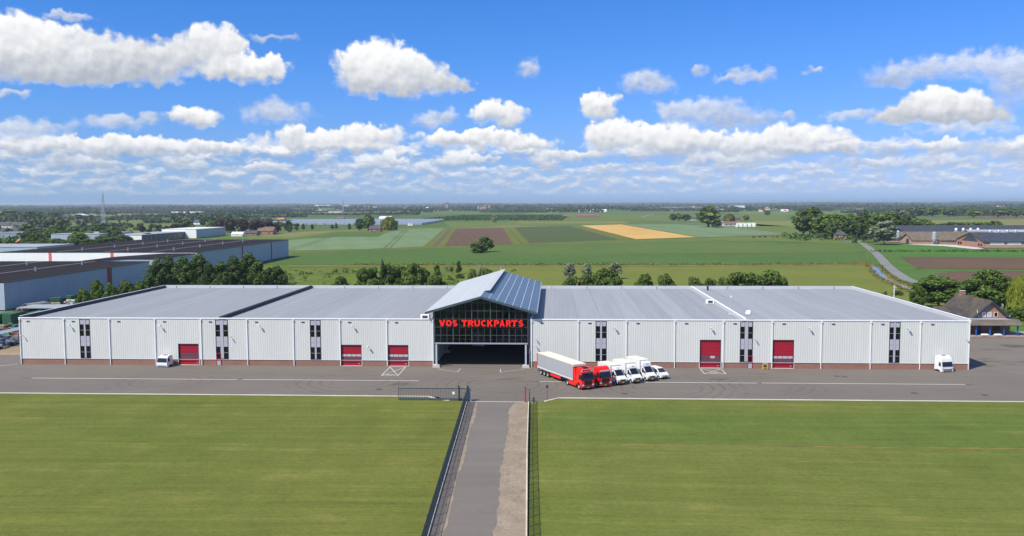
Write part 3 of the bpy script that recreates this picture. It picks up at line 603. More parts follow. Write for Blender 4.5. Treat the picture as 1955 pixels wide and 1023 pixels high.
def mat_asphalt(name, base, stain=0.5, thr=0.63):
    if name in MATS: return MATS[name]
    m, q = newmat(name)
    pos = q.n('NewGeometry').outputs['Position']
    f, _ = q.noise(pos, 0.06, 6, 0.6); g, _ = q.noise(pos, 1.5, 5, 0.7); h, _ = q.noise(q.v('MULTIPLY', pos, (0.12, 0.9, 1)), 0.5, 5, 0.6, 0.5)
    sp, _ = q.noise(q.v('MULTIPLY', pos, (0.5, 1.2, 1)), 0.17, 4, 0.55)
    k = q.m('ADD', q.m('MULTIPLY_ADD', q.m('SUBTRACT', f, 0.5), 0.32, 1.0), q.m('MULTIPLY', q.m('SUBTRACT', g, 0.5), 0.22))
    k = q.m('ADD', k, q.m('MULTIPLY', q.m('SUBTRACT', h, 0.5), 0.28))
    k = q.m('SUBTRACT', k, q.m('MULTIPLY', q.ss(sp, thr, thr+0.10), stain))
    # old tyre tracks: rings of wheel wear around the turning places
    for cx, cy, rad in ((-70, 150, 9.0), (-36, 151, 11.0), (37, 150, 10.0), (-9, 150, 12.0), (20, 148, 13.0)):
        dv = q.v('LENGTH', q.v('SUBTRACT', q.v('MULTIPLY', pos, (1, 1, 0)), (cx, cy, 0)))
        dv = q.m('MULTIPLY_ADD', q.m('SUBTRACT', f, 0.5), 5.0, dv)
        rg = q.m('SINE', q.m('MULTIPLY', dv, 3.4))
        msk = q.m('MULTIPLY', q.ss(dv, rad*1.3, rad*0.7), q.ss(dv, rad*0.25, rad*0.5))
        k = q.m('SUBTRACT', k, q.m('MULTIPLY', q.m('MULTIPLY', q.ss(rg, 0.55, 1.0), msk), q.ss(g, 0.35, 0.65, 0.0, 0.34)))
    c = q.mix(1.0, base, q.n('CombineColor', {0: k, 1: k, 2: k}).outputs[0], 'MULTIPLY')
    b = q.n('BsdfPrincipled', {'Base Color': c, 'Roughness': 0.9, 'Specular IOR Level': 0.2})
    MATS[name] = finish(m, q, b.outputs[0]); return MATS[name]
def mat_glass(name, tint, refl=0.10, thru=0.6):
    """flat glazing: partly see-through, partly mirror by angle"""
    if name in MATS: return MATS[name]
    m, q = newmat(name)
    t = q.n('BsdfTransparent', {'Color': tint+(1,)}); gl = q.n('BsdfGlossy', {'Color': (0.5, 0.55, 0.6, 1), 'Roughness': 0.03})
    fr = q.n('Fresnel', {'IOR': 1.5}).outputs[0]
    ms_ = q.n('MixShader', {0: q.m('ADD', fr, refl*0.3, clamp=True)}); q.t.links.new(t.outputs[0], ms_.inputs[1]); q.t.links.new(gl.outputs[0], ms_.inputs[2])
    MATS[name] = finish(m, q, ms_.outputs[0]); return MATS[name]

M = MATS
plain('white_clad', (0.605, 0.622, 0.588), 0.5, 0.09, 0.22, rnd=0.03, stretch=(1, 1, 0.25))
plain('white_trim', (0.82, 0.83, 0.83), 0.45, 0.04)
plain('roof_sheet', (0.292, 0.305, 0.318), 0.6, 0.18, 0.45, rnd=0.11, stretch=(1.2, 0.035, 1), spec=0.3)  # long streaks paint in the bright reflections along the sheets
plain('roof_dark', (0.045, 0.05, 0.065), 0.8, 0.1)
plain('stripe_pink', (0.62, 0.16, 0.13), 0.6, 0.08)
plain('parapet', (0.50, 0.52, 0.55), 0.5, 0.08)
plain('spandrel', (0.42, 0.43, 0.48), 0.4, 0.04)
plain('frame_dark', (0.035, 0.04, 0.05), 0.4, 0.05)
plain('frame_grey', (0.32, 0.35, 0.40), 0.4, 0.05)
plain('win_glass', (0.006, 0.008, 0.009), 0.06, 0.05, spec=0.35)
plain('door_glass', (0.07, 0.08, 0.10), 0.12, 0.1, spec=0.6)
plain('door_glass_pale', (0.45, 0.47, 0.50), 0.25, 0.1)
plain('red_door', (0.36, 0.008, 0.028), 0.38, 0.06, 0.8)
plain('red_frame', (0.42, 0.01, 0.03), 0.45, 0.05)
plain('red_sign', (0.95, 0.016, 0.008), 0.4, 0.03)
plain('steel_blue', (0.055, 0.080, 0.095), 0.5, 0.08)
plain('steel_grey', (0.45, 0.50, 0.55), 0.45, 0.08)
plain('concrete_pale', (0.52, 0.50, 0.45), 0.85, 0.16, 0.7, bump=0.2)
plain('kerb', (0.55, 0.51, 0.44), 0.85, 0.18, 0.5, rnd=0.15)
plain('paint_white', (0.50, 0.49, 0.46), 0.7, 0.22, 0.9)
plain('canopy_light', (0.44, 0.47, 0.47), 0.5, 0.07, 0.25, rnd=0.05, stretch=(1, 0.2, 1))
plain('canopy_blue_shade', (0.095, 0.150, 0.225), 0.5, 0.16, 0.25, rnd=0.10, stretch=(1, 0.2, 1))  # blue shade of the slope turned from the sun, put into the base colour
plain('seam_pale', (0.55, 0.58, 0.60), 0.5, 0.05)
plain('interior_dark', (0.30, 0.33, 0.37), 0.8, 0.15)
plain('fence_green', (0.022, 0.042, 0.058), 0.5, 0.08)
plain('black', (0.012, 0.012, 0.013), 0.5, 0.1)
plain('tyre', (0.018, 0.018, 0.019), 0.85, 0.15, 3)
plain('rim', (0.55, 0.56, 0.57), 0.35, 0.08, 3, metal=0.4)
plain('truck_red', (0.78, 0.012, 0.008), 0.25, 0.03, coat=0.5)
plain('truck_white', (0.70, 0.71, 0.72), 0.28, 0.03, coat=0.4)
plain('van_roof', (0.72, 0.68, 0.55), 0.5, 0.05)
plain('cream_roof', (0.74, 0.69, 0.56), 0.6, 0.08, 0.8)
plain('curtain', (0.33, 0.345, 0.37), 0.55, 0.05, 0.5)
plain('curtain_white', (0.60, 0.63, 0.68), 0.55, 0.05, 0.5)
plain('band_pale', (0.55, 0.57, 0.60), 0.5, 0.06)
plain('chassis', (0.03, 0.03, 0.034), 0.7, 0.15, 2)
plain('screen', (0.012, 0.016, 0.022), 0.06, 0.05, spec=0.7)
plain('plate_yellow', (0.85, 0.55, 0.02), 0.5, 0.03)
plain('lamp_glass', (0.75, 0.78, 0.80), 0.15, 0.03)
plain('bumper', (0.05, 0.052, 0.056), 0.6, 0.1)
plain('yellow_paint', (0.75, 0.52, 0.03), 0.5, 0.1)
plain('clad_bluegrey', (0.34, 0.42, 0.49), 0.55, 0.14, 0.12, stretch=(1, 1, 0.3))  # blue-grey cladding, its blue partly the painted-in shade of right-hand walls
plain('bitumen', (0.022, 0.018, 0.018), 0.95, 0.30, 0.08, spec=0.08)
plain('bitumen_strip', (0.16, 0.17, 0.18), 0.7, 0.2)
plain('stripe_red_shade', (0.26, 0.035, 0.025), 0.6, 0.1)  # red darkened in the colour for stripes on the shaded walls
plain('white', (0.86, 0.86, 0.84), 0.6, 0.06)
plain('white_roof', (0.66, 0.67, 0.67), 0.6, 0.08, 0.1)
plain('render', (0.52, 0.48, 0.42), 0.8, 0.12)
plain('yellow', (0.46, 0.47, 0.22), 0.7, 0.1)
plain('blue_clad', (0.22, 0.28, 0.36), 0.6, 0.1)
plain('grey_roof', (0.30, 0.33, 0.36), 0.7, 0.15, 0.1)
plain('blue_post', (0.015, 0.10, 0.36), 0.4, 0.06)
plain('navy_trim', (0.022, 0.045, 0.09), 0.5, 0.06)
plain('green_crate', (0.025, 0.12, 0.06), 0.6, 0.2, rnd=0.4)
plain('rust', (0.16, 0.07, 0.04), 0.85, 0.3, 1.5, rnd=0.4)
plain('tarp_blue', (0.03, 0.06, 0.12), 0.6, 0.2, rnd=0.5)
plain('scrap_grey', (0.20, 0.20, 0.19), 0.8, 0.35, 1.5, rnd=0.6)
plain('galvanised', (0.40, 0.44, 0.48), 0.4, 0.08, metal=0.3)
plain('bark', (0.09, 0.065, 0.045), 0.9, 0.25, 2)
plain('tractor_green', (0.02, 0.14, 0.04), 0.4, 0.05)
plain('cow_dark', (0.02, 0.016, 0.014), 0.8, 0.3, 3)
plain('cow_brown', (0.16, 0.04, 0.022), 0.8, 0.3, 3)
plain('bale', (0.66, 0.72, 0.64), 0.4, 0.08)
mat_brick('brick', (0.30, 0.115, 0.075), (0.34, 0.30, 0.26))
mat_brick('brick_house', (0.36, 0.15, 0.085), (0.38, 0.33, 0.28))
mat_brick('brick_pale', (0.46, 0.26, 0.19), (0.42, 0.38, 0.33))
mat_brick('brick_paving', (0.30, 0.19, 0.15), (0.28, 0.25, 0.22), 0.2, 0.1)
mat_tiles('slate', (0.065, 0.068, 0.082), (0.095, 0.095, 0.105))
mat_tiles('black_roof', (0.040, 0.048, 0.066), (0.058, 0.066, 0.084))
mat_tiles('house_tile', (0.060, 0.054, 0.054), (0.115, 0.090, 0.058))
mat_tiles('carport_tile', (0.12, 0.10, 0.085), (0.17, 0.14, 0.11))
mat_tiles('moss_roof', (0.17, 0.14, 0.11), (0.12, 0.10, 0.045))
mat_tiles('brown_tile', (0.16, 0.105, 0.075), (0.20, 0.14, 0.10))
mat_tiles('red_tile', (0.30, 0.06, 0.035), (0.36, 0.09, 0.05))
mat_tiles('orange_tile', (0.50, 0.19, 0.08), (0.55, 0.26, 0.12))
mat_asphalt('asphalt', (0.152, 0.136, 0.118), 0.25)
mat_asphalt('asphalt_side', (0.165, 0.148, 0.124), 0.42, 0.55)
mat_asphalt('drive', (0.162, 0.146, 0.130), 0.12)
mat_asphalt('road_grey', (0.20, 0.195, 0.19), 0.1)
terrain('gravel', (0.300, 0.248, 0.188), (0.230, 0.188, 0.140), (0.150, 0.125, 0.085), 0.35, 2.6, thr=0.54, sx=1.6)
terrain('yard_dirt', (0.30, 0.24, 0.16), (0.24, 0.19, 0.125), (0.16, 0.14, 0.09), 0.1, 1.0)
def mat_lawn(name, c0, c1, c2, ang):
    """mown grass: uneven mowing passes along one direction, yellow and bare patches, clover-dark spots"""
    m, q = newmat(name)
    pos = q.n('NewGeometry').outputs['Position']
    ca, sa = math.cos(R(ang)), math.sin(R(ang))
    al = q.v('DOT_PRODUCT', pos, (ca, sa, 0)); ac = q.v('DOT_PRODUCT', pos, (-sa, ca, 0))
    st = q.n('CombineXYZ', {0: q.m('MULTIPLY', al, 0.035), 1: q.m('MULTIPLY', ac, 1.0), 2: 0.0}).outputs[0]
    p1, _ = q.noise(st, 0.55, 4, 0.6, 0.3); p2, _ = q.noise(st, 2.6, 4, 0.65, 0.3)
    cross = q.n('CombineXYZ', {0: q.m('MULTIPLY', al, 0.9), 1: q.m('MULTIPLY', ac, 0.05), 2: 3.0}).outputs[0]
    p3, _ = q.noise(cross, 0.4, 4, 0.6)
    big, _ = q.noise(pos, 0.022, 5, 0.6); mid, _ = q.noise(pos, 0.16, 5, 0.65); fin, _ = q.noise(pos, 1.6, 5, 0.75); tin, _ = q.noise(pos, 7.0, 3, 0.75)
    c = q.mix(q.ss(big, 0.30, 0.70), c0, c1)
    yel = q.m('MULTIPLY', q.ss(mid, 0.50, 0.72), q.ss(p1, 0.40, 0.62))
    c = q.mix(q.m('MULTIPLY', yel, 0.42), c, c2)
    c = q.mix(q.m('MULTIPLY', q.ss(fin, 0.62, 0.78), 0.35), c, tuple(x*0.62 for x in c0))
    k = q.m('ADD', 1.0, q.m('MULTIPLY', q.m('SUBTRACT', p1, 0.5), 0.55))
    k = q.m('ADD', k, q.m('MULTIPLY', q.m('SUBTRACT', p2, 0.5), 0.60)); k = q.m('ADD', k, q.m('MULTIPLY', q.m('SUBTRACT', p3, 0.5), 0.20))
    k = q.m('ADD', k, q.m('MULTIPLY', q.m('SUBTRACT', mid, 0.5), 0.34)); k = q.m('ADD', k, q.m('MULTIPLY', q.m('SUBTRACT', fin, 0.5), 0.75))
    k = q.m('ADD', k, q.m('MULTIPLY', q.m('SUBTRACT', tin, 0.5), 0.80))
    c = q.mix(1.0, c, q.n('CombineColor', {0: k, 1: k, 2: k}).outputs[0], 'MULTIPLY')
    b = q.n('BsdfPrincipled', {'Base Color': c, 'Roughness': 0.95, 'Specular IOR Level': 0.1})
    bn = q.n('Bump', {'Strength': 0.4, 'Height': fin, 'Distance': 0.15}); q.t.links.new(bn.outputs[0], b.inputs['Normal'])
    M[name] = finish(m, q, b.outputs[0])
mat_lawn('lawn', (0.134, 0.145, 0.031), (0.104, 0.132, 0.025), (0.215, 0.178, 0.055), 2)
mat_lawn('lawn_green', (0.108, 0.142, 0.030), (0.090, 0.130, 0.024), (0.150, 0.160, 0.045), 1)
mat_lawn('lawn_right', (0.134, 0.150, 0.034), (0.104, 0.135, 0.026), (0.205, 0.178, 0.058), -1)
terrain('meadow_near', (0.150, 0.165, 0.030), (0.120, 0.150, 0.028), (0.17, 0.16, 0.05), 0.03, 0.5, rows=(90, 5.0), rowcol=0.07)
terrain('scrub_ground', (0.115, 0.150, 0.022), (0.075, 0.120, 0.018), (0.20, 0.155, 0.065), 0.045, 0.35, thr=0.52)
terrain('scrub_dark', (0.070, 0.082, 0.022), (0.050, 0.062, 0.020), (0.11, 0.095, 0.05), 0.06, 0.4)
terrain('crop_dark', (0.066, 0.122, 0.027), (0.078, 0.134, 0.030), (0.085, 0.138, 0.034), 0.012, 0.15, rows=(88, 9), rowcol=0.05)
terrain('crop_mid', (0.098, 0.145, 0.032), (0.080, 0.132, 0.030), (0.10, 0.14, 0.04), 0.012, 0.15, rows=(90, 14), rowcol=0.07)
terrain('crop_pale', (0.150, 0.215, 0.105), (0.130, 0.195, 0.088), (0.17, 0.23, 0.12), 0.010, 0.12, rows=(15, 24), rowcol=0.04, tram=(8, 66, 1.6, 0.40))
terrain('crop_sparse', (0.085, 0.088, 0.040), (0.055, 0.105, 0.026), (0.115, 0.085, 0.052), 0.012, 0.12, rows=(10, 12), rowcol=0.08)
terrain('pasture_light', (0.122, 0.160, 0.037), (0.100, 0.148, 0.034), (0.13, 0.155, 0.045), 0.012, 0.12, rows=(85, 20), rowcol=0.05)
terrain('pasture_bright', (0.060, 0.150, 0.022), (0.075, 0.160, 0.026), None, 0.012, 0.12, rows=(85, 12), rowcol=0.05)
terrain('pasture_yellow', (0.185, 0.185, 0.060), (0.150, 0.170, 0.050), (0.22, 0.19, 0.08), 0.015, 0.12)
terrain('verge_grass', (0.140, 0.140, 0.030), (0.105, 0.135, 0.028), (0.10, 0.085, 0.035), 0.06, 0.4)
terrain('verge_green', (0.060, 0.130, 0.026), (0.085, 0.145, 0.030), (0.13, 0.14, 0.04), 0.06, 0.4)
terrain('dry_grass', (0.25, 0.17, 0.060), (0.16, 0.13, 0.045), (0.075, 0.06, 0.03), 0.09, 0.5, thr=0.48)
terrain('soil_brown', (0.128, 0.082, 0.050), (0.108, 0.070, 0.044), (0.105, 0.092, 0.045), 0.015, 0.2, rows=(8, 7), rowcol=0.07, thr=0.62)
terrain('wheat', (0.49, 0.30, 0.085), (0.54, 0.35, 0.12), (0.38, 0.26, 0.07), 0.014, 0.12, rows=(12, 14), rowcol=0.05)
# farmland that goes on to the horizon: a patchwork of parcels
def farmland():
    m, q = newmat('farmland')
    pos = q.n('NewGeometry').outputs['Position']
    wp = q.v('MULTIPLY', pos, (1/260, 1/420, 0))
    vo = q.n('TexVoronoi', {'Vector': wp, 'Scale': 1.0, 'Randomness': 0.85}, feature='F1', distance='CHEBYCHEV')
    sc = q.n('SeparateColor', {0: vo.outputs['Color']}).outputs[0]
    cr = q.n('ValToRGB'); cr.color_ramp.interpolation = 'CONSTANT'
    cols = [(0, (0.075, 0.13, 0.03)), (0.2, (0.10, 0.15, 0.04)), (0.38, (0.055, 0.105, 0.028)), (0.55, (0.13, 0.16, 0.05)), (0.7, (0.085, 0.14, 0.035)), (0.82, (0.20, 0.185, 0.08)), (0.9, (0.12, 0.10, 0.06))]
    el_ = cr.color_ramp.elements
    while len(el_) < len(cols): el_.new(0.5)
    for e_, (p_, c_) in zip(el_, cols): e_.position = p_; e_.color = c_+(1,)
    q.t.links.new(sc, cr.inputs[0])
    f, _ = q.noise(pos, 0.02, 5, 0.6); g, _ = q.noise(pos, 0.3, 3, 0.6)
    near = q.ss(q.v('LENGTH', pos), 900, 1300)
    c = q.mix(near, (0.092, 0.138, 0.034), cr.outputs[0])
    k = q.m('ADD', q.m('MULTIPLY_ADD', q.m('SUBTRACT', f, 0.5), 0.5, 1.0), q.m('MULTIPLY', q.m('SUBTRACT', g, 0.5), 0.3))
    c = q.mix(1.0, c, q.n('CombineColor', {0: k, 1: k, 2: k}).outputs[0], 'MULTIPLY')
    b = q.n('BsdfPrincipled', {'Base Color': c, 'Roughness': 0.95, 'Specular IOR Level': 0.1})
    M['farmland'] = finish(m, q, b.outputs[0])
farmland()
def water():
    m, q = newmat('water')
    f, _ = q.noise(q.n('NewGeometry').outputs['Position'], 1.5, 3, 0.5)
    b = q.n('BsdfPrincipled', {'Base Color': (0.015, 0.03, 0.04, 1), 'Roughness': 0.06, 'Specular IOR Level': 0.6})
    bn = q.n('Bump', {'Strength': 0.06, 'Height': f, 'Distance': 0.03}); q.t.links.new(bn.outputs[0], b.inputs['Normal'])
    M['water'] = finish(m, q, b.outputs[0])
water()
mat_glass('canopy_glass', (0.46, 0.50, 0.53), 0.0)
mat_leaf('leaf_broad', (0.044, 0.088, 0.014), (0.118, 0.185, 0.030), (0.17, 0.22, 0.045))
mat_leaf('leaf_dark', (0.038, 0.076, 0.016), (0.096, 0.155, 0.034), (0.13, 0.18, 0.05))
mat_leaf('leaf_silver', (0.170, 0.215, 0.115), (0.310, 0.365, 0.220), (0.38, 0.43, 0.29))
mat_leaf('leaf_yellow', (0.080, 0.115, 0.012), (0.20, 0.23, 0.025), (0.26, 0.27, 0.04))
mat_leaf('leaf_copper', (0.030, 0.016, 0.016), (0.070, 0.034, 0.032), (0.08, 0.055, 0.04))
mat_leaf('leaf_far', (0.034, 0.066, 0.018), (0.085, 0.130, 0.035), (0.13, 0.16, 0.045))

# ------------------------------------------------------------------ the setting
def sheet(name, poly, mat, z, kind='structure', label=None, cat=None):
    o = MB().face([(x, y, z) for x, y in poly]).build(name, M[mat] if isinstance(mat, str) else mat, fix=False)
    if o.data.polygons[0].normal.z < 0: o.data.flip_normals()
    return tag(o, kind=kind, label=label, cat=cat)
sheet('ground', [(-16000, -300), (16000, -300), (16000, 27000), (-16000, 27000)], 'farmland', -0.30)
for n_, m_, p_, k_ in FIELDS: sheet(n_, p_, m_, -0.28+0.03*k_)
sheet('scrub_meadow', [(-170, 232), (-17, 232), (-17, 440), (-120, 442), (-150, 436), (-160, 350)], 'scrub_ground', -0.262)
sheet('meadow', [(-40, 232), (130, 232), (150, 300), (95, 330), (-20, 300)], 'meadow_near', -0.274)
def ribbon(name, pts, width, mat, z, extra=0.0):
    L, Rr = [], []
    for i, p in enumerate(pts):
        a = Vector(pts[max(0, i-1)]); b = Vector(pts[min(len(pts)-1, i+1)]); d = (b-a).normalized(); nrm = Vector((-d.y, d.x))
        wd = width if not callable(width) else width(i)
        L.append(Vector(p)+nrm*wd/2); Rr.append(Vector(p)-nrm*wd/2)
    mb = MB()
    for i in range(len(pts)-1): mb.face([(*L[i], z), (*Rr[i], z), (*Rr[i+1], z), (*L[i+1], z)])
    o = mb.build(name, M[mat], fix=False)
    if o.data.polygons[0].normal.z < 0: o.data.flip_normals()
    return tag(o, kind='structure')
def smooth_pts(pts, n=4):
    out = []
    for i in range(len(pts)-1):
        p0, p1, p2, p3 = [Vector(pts[max(0, min(len(pts)-1, j))]) for j in (i-1, i, i+1, i+2)]
        for k in range(n):
            t = k/n
            out.append(0.5*((2*p1)+(p2-p0)*t+(2*p0-5*p1+4*p2-p3)*t*t+(3*p1-p0-3*p2+p3)*t**3))
    return [tuple(v) for v in out]+[tuple(pts[-1])]
ribbon('road_verge', smooth_pts(STRIPS['road']), 15.0, 'verge_green', -0.16)
ribbon('road', smooth_pts(STRIPS['road']), 5.0, 'road_grey', -0.10)
ribbon('lane', smooth_pts(STRIPS['lane']), 4.0, 'road_grey', -0.12)
ribbon('lane', smooth_pts(STRIPS['lane2']), 7.0, 'road_grey', -0.12)
ribbon('ditch_bank', smooth_pts(STRIPS['ditch']), 7.5, 'dry_grass', -0.13)
ribbon('ditch_water', smooth_pts(STRIPS['ditch'][1:]), lambda i: (2.6, 2.8, 2.2, 0.3, 0.4, 2.2, 2.4)[i//4 % 7], 'water', -0.11)
ribbon('field_ditch', smooth_pts(STRIPS['field_ditch']), 2.6, 'bark', -0.12)
ribbon('field_ditch', smooth_pts(STRIPS['field_ditch2']), 1.6, 'crop_dark', -0.12)

# yard, lawns, kerbs, drive
YF = 166.0                                   # plane of the long facade
sheet('yard', [(-420, 139.6), (-19.0, 139.6), (-17.0, 136.45), (-1.0, 136.45), (0.8, 139.4), (420, 139.0), (420, 201), (82, 201), (82, 234), (-112, 234), (-112, 192), (-420, 192)], 'asphalt', 0.0)
sheet('side_yard', [(80.5, 205.5), (79.5, 167.2), (84.5, 164.4), (96.0, 151.0), (103, 140.0), (420, 139.9), (420, 205.5)], 'asphalt_side', 0.006)
sheet('storage_yard', [(-420, 172.5), (-113, 176), (-113.5, 248), (-165, 248), (-420, 250)], 'yard_dirt', 0.008)
sheet('driveway', [(-13.8, 136.45), (-4.4, 136.45), (-3.4, 110), (-2.6, 80), (-1.2, 20), (-10.0, 20), (-12.0, 80), (-12.55, 96), (-13.2, 116)], 'drive', 0.004)
# lawns: sheets a little above the yard so the kerbs read as steps
sheet('lawn', [(-420, 139.2), (-20.5, 139.2), (-18.6, 136.9), (-13.9, 136.3), (-13.3, 116), (-12.6, 96), (-12.0, 80), (-10.2, 20), (-420, 20)], 'lawn', 0.10)
sheet('lawn', [(0.9, 138.9), (420, 138.5), (420, 20), (-1.2, 20), (-2.3, 80), (-3.0, 110), (-3.6, 136.2), (-1.2, 136.3)], 'lawn_right', 0.10)
sheet('lawn_strip', [(-1.5, 129)]+[(x_, 130.5+0.5*math.sin(x_*0.6)) for x_ in range(4, 124, 4)]+[(124, 112)]+[(x_, 111.8+0.35*math.sin(x_*0.9)) for x_ in range(120, 12, -4)]+[(6, 113), (-1.8, 120)], 'lawn_green', 0.106)
sheet('dry_rut', [(x_, 112.2+0.16*math.sin(x_*1.3)+0.10*math.sin(x_*3.1)) for x_ in range(9, 122)]+[(x_, 111.80+0.14*math.sin(x_*1.7+1)) for x_ in range(121, 8, -1)], 'dry_grass', 0.112)
def ragged(x0, y0, x1, y1, n, amp, seed):
    r_ = random.Random(seed); out = []
    for i in range(n+1):
        t = i/n; out.append((x0+(x1-x0)*t+(r_.uniform(-amp, amp) if 0 < i < n else 0), y0+(y1-y0)*t))
    return out
sheet('gravel_verge', [(-4.1, 136.2)]+[(-3.5, 110), (-2.65, 80), (-1.7, 30)]+[(x_+0.14*math.sin(y_*0.23)+0.06*math.sin(y_*0.9+2), y_) for x_, y_ in ragged(-4.9, 30, -6.7, 132, 110, 0.16, 3)]+[(-6.0, 136.2)], 'gravel', 0.012)
lft = ragged(-12.45, 135.5, -10.75, 70, 70, 0.10, 4); sheet('gravel_verge', lft+[(x+0.42+0.16*math.sin(y*0.31), y) for x, y in ragged(-12.45, 135.5, -10.75, 70, 70, 0.10, 9)[::-1]], 'gravel', 0.011)
def kerb_run(name, pts, piece=4.5, w=0.42, h=0.16):
    """precast kerb stones laid end to end"""
    root = tag(empty(name), kind='structure')
    for a, b in zip(pts, pts[1:]):
        a, b = Vector(a), Vector(b); L = (b-a).length; n = max(1, round(L/piece)); d = (b-a)/n
        me = MB().box(-d.length/2+0.012, d.length/2-0.012, -w/2, w/2, -0.1, h).data('kerb_stone', M['kerb'])
        for i in range(n):
            c = a+d*(i+0.5)
            link('kerb_stone', me, root, (c.x, c.y, 0), (0, 0, math.atan2(d.y, d.x)))
    return root
kerb_run('kerb', [(-120, 139.55), (-20.6, 139.35), (-18.4, 137.0), (-16.8, 136.6)])
kerb_run('kerb', [(-1.3, 136.55), (0.9, 138.95), (120, 138.75)])
kerb_run('edging', [(-13.9, 135.8), (-13.25, 116), (-12.6, 96), (-12.05, 80), (-10.9, 45)], 2.6, 0.16, 0.22)
kerb_run('edging', [(-3.95, 135.8), (-3.4, 110), (-2.55, 80), (-1.6, 45)], 2.6, 0.16, 0.22)
tag(MB().box(-16.6, -1.4, 136.28, 136.52, 0, 0.016).build('drain_channel', M['concrete_pale']), kind='structure')
def line(x0, y0, x1, y1, wd=0.18, z=0.012):
    a, b = Vector((x0, y0)), Vector((x1, y1)); d = (b-a).normalized(); nn = Vector((-d.y, d.x))*wd/2
    return [(*(a+nn), z), (*(a-nn), z), (*(b-nn), z), (*(b+nn), z)]
for seg in ((-96.3, -57.5), (-56.7, -24.2), (-2.4, 36.2), (37.0, 72.2)):
    x = seg[0]; mb = MB()
    mb.face(line(seg[0], 152.4, seg[1], 152.3, 0.32)); tag(mb.build('road_marking', M['paint_white'], fix=False), kind='structure')
for seg in ((-98.2, -96.4), (-57.4, -56.8), (-3.4, -2.5), (36.25, 36.95), (72.3, 73.4)):
    tag(MB().box(seg[0], seg[1], 152.2, 152.5, 0, 0.014).build('drain_grate', M['frame_dark']), kind='structure')
tag(MB().box(-23.9, -2.5, 152.32, 152.42, 0, 0.006).build('drain_slot', M['bumper']), kind='structure')
tag(MB().face(line(-107.4, 165.6, -125, 155.0, 0.26)).build('road_marking', M['paint_white'], fix=False), kind='structure')
def bay_marking(cx, y0, y1, w):
    mb = MB(); h = w/2
    for a, b in (((-h, y0), (h, y0)), ((-h, y1), (h, y1)), ((-h, y0), (-h, y1)), ((h, y0), (h, y1)), ((-h, y0), (h, y1)), ((h, y0), (-h, y1))):
        mb.face(line(cx+a[0], a[1], cx+b[0], b[1], 0.17, 0.012+0.0006*len(mb.f)))
    tag(mb.build('bay_marking', M['paint_white'], fix=False), kind='structure')
    mb = MB()
    for k in range(4): mb.box(cx-0.75+k*0.4, cx-0.5+k*0.4, y1+0.45, y1+1.15, 0.012, 0.02)
    tag(mb.build('worn_lettering', M['paint_white']), kind='structure')
bay_marking(-30.4, 165.2, 156.8, 3.1); bay_marking(30.3, 165.2, 160.4, 4.0)
for sx_ in (-1, 1):
    mb = MB(); mb.face(line(-14.05+sx_*4.1, 160.6, -14.05+sx_*8.4, 163.6, 0.16)); mb.face(line(-14.05+sx_*4.1, 160.6, -14.05+sx_*3.9, 163.8, 0.16, 0.013))
    tag(mb.build('road_marking', M['paint_white'], fix=False), kind='structure')
for x, y in ((53.5, 158.5), (52.2, 158.9), (12.0, 143), (60.5, 145.2), (71.5, 144.0), (-30, 145)):
    tag(MB().lathe([(0.0, 0.0), (0.55, 0.0), (0.55, 0.014), (0.0, 0.014)], n=14, c=(x, y, 0)).build('manhole_cover', M['bumper']), kind='structure')

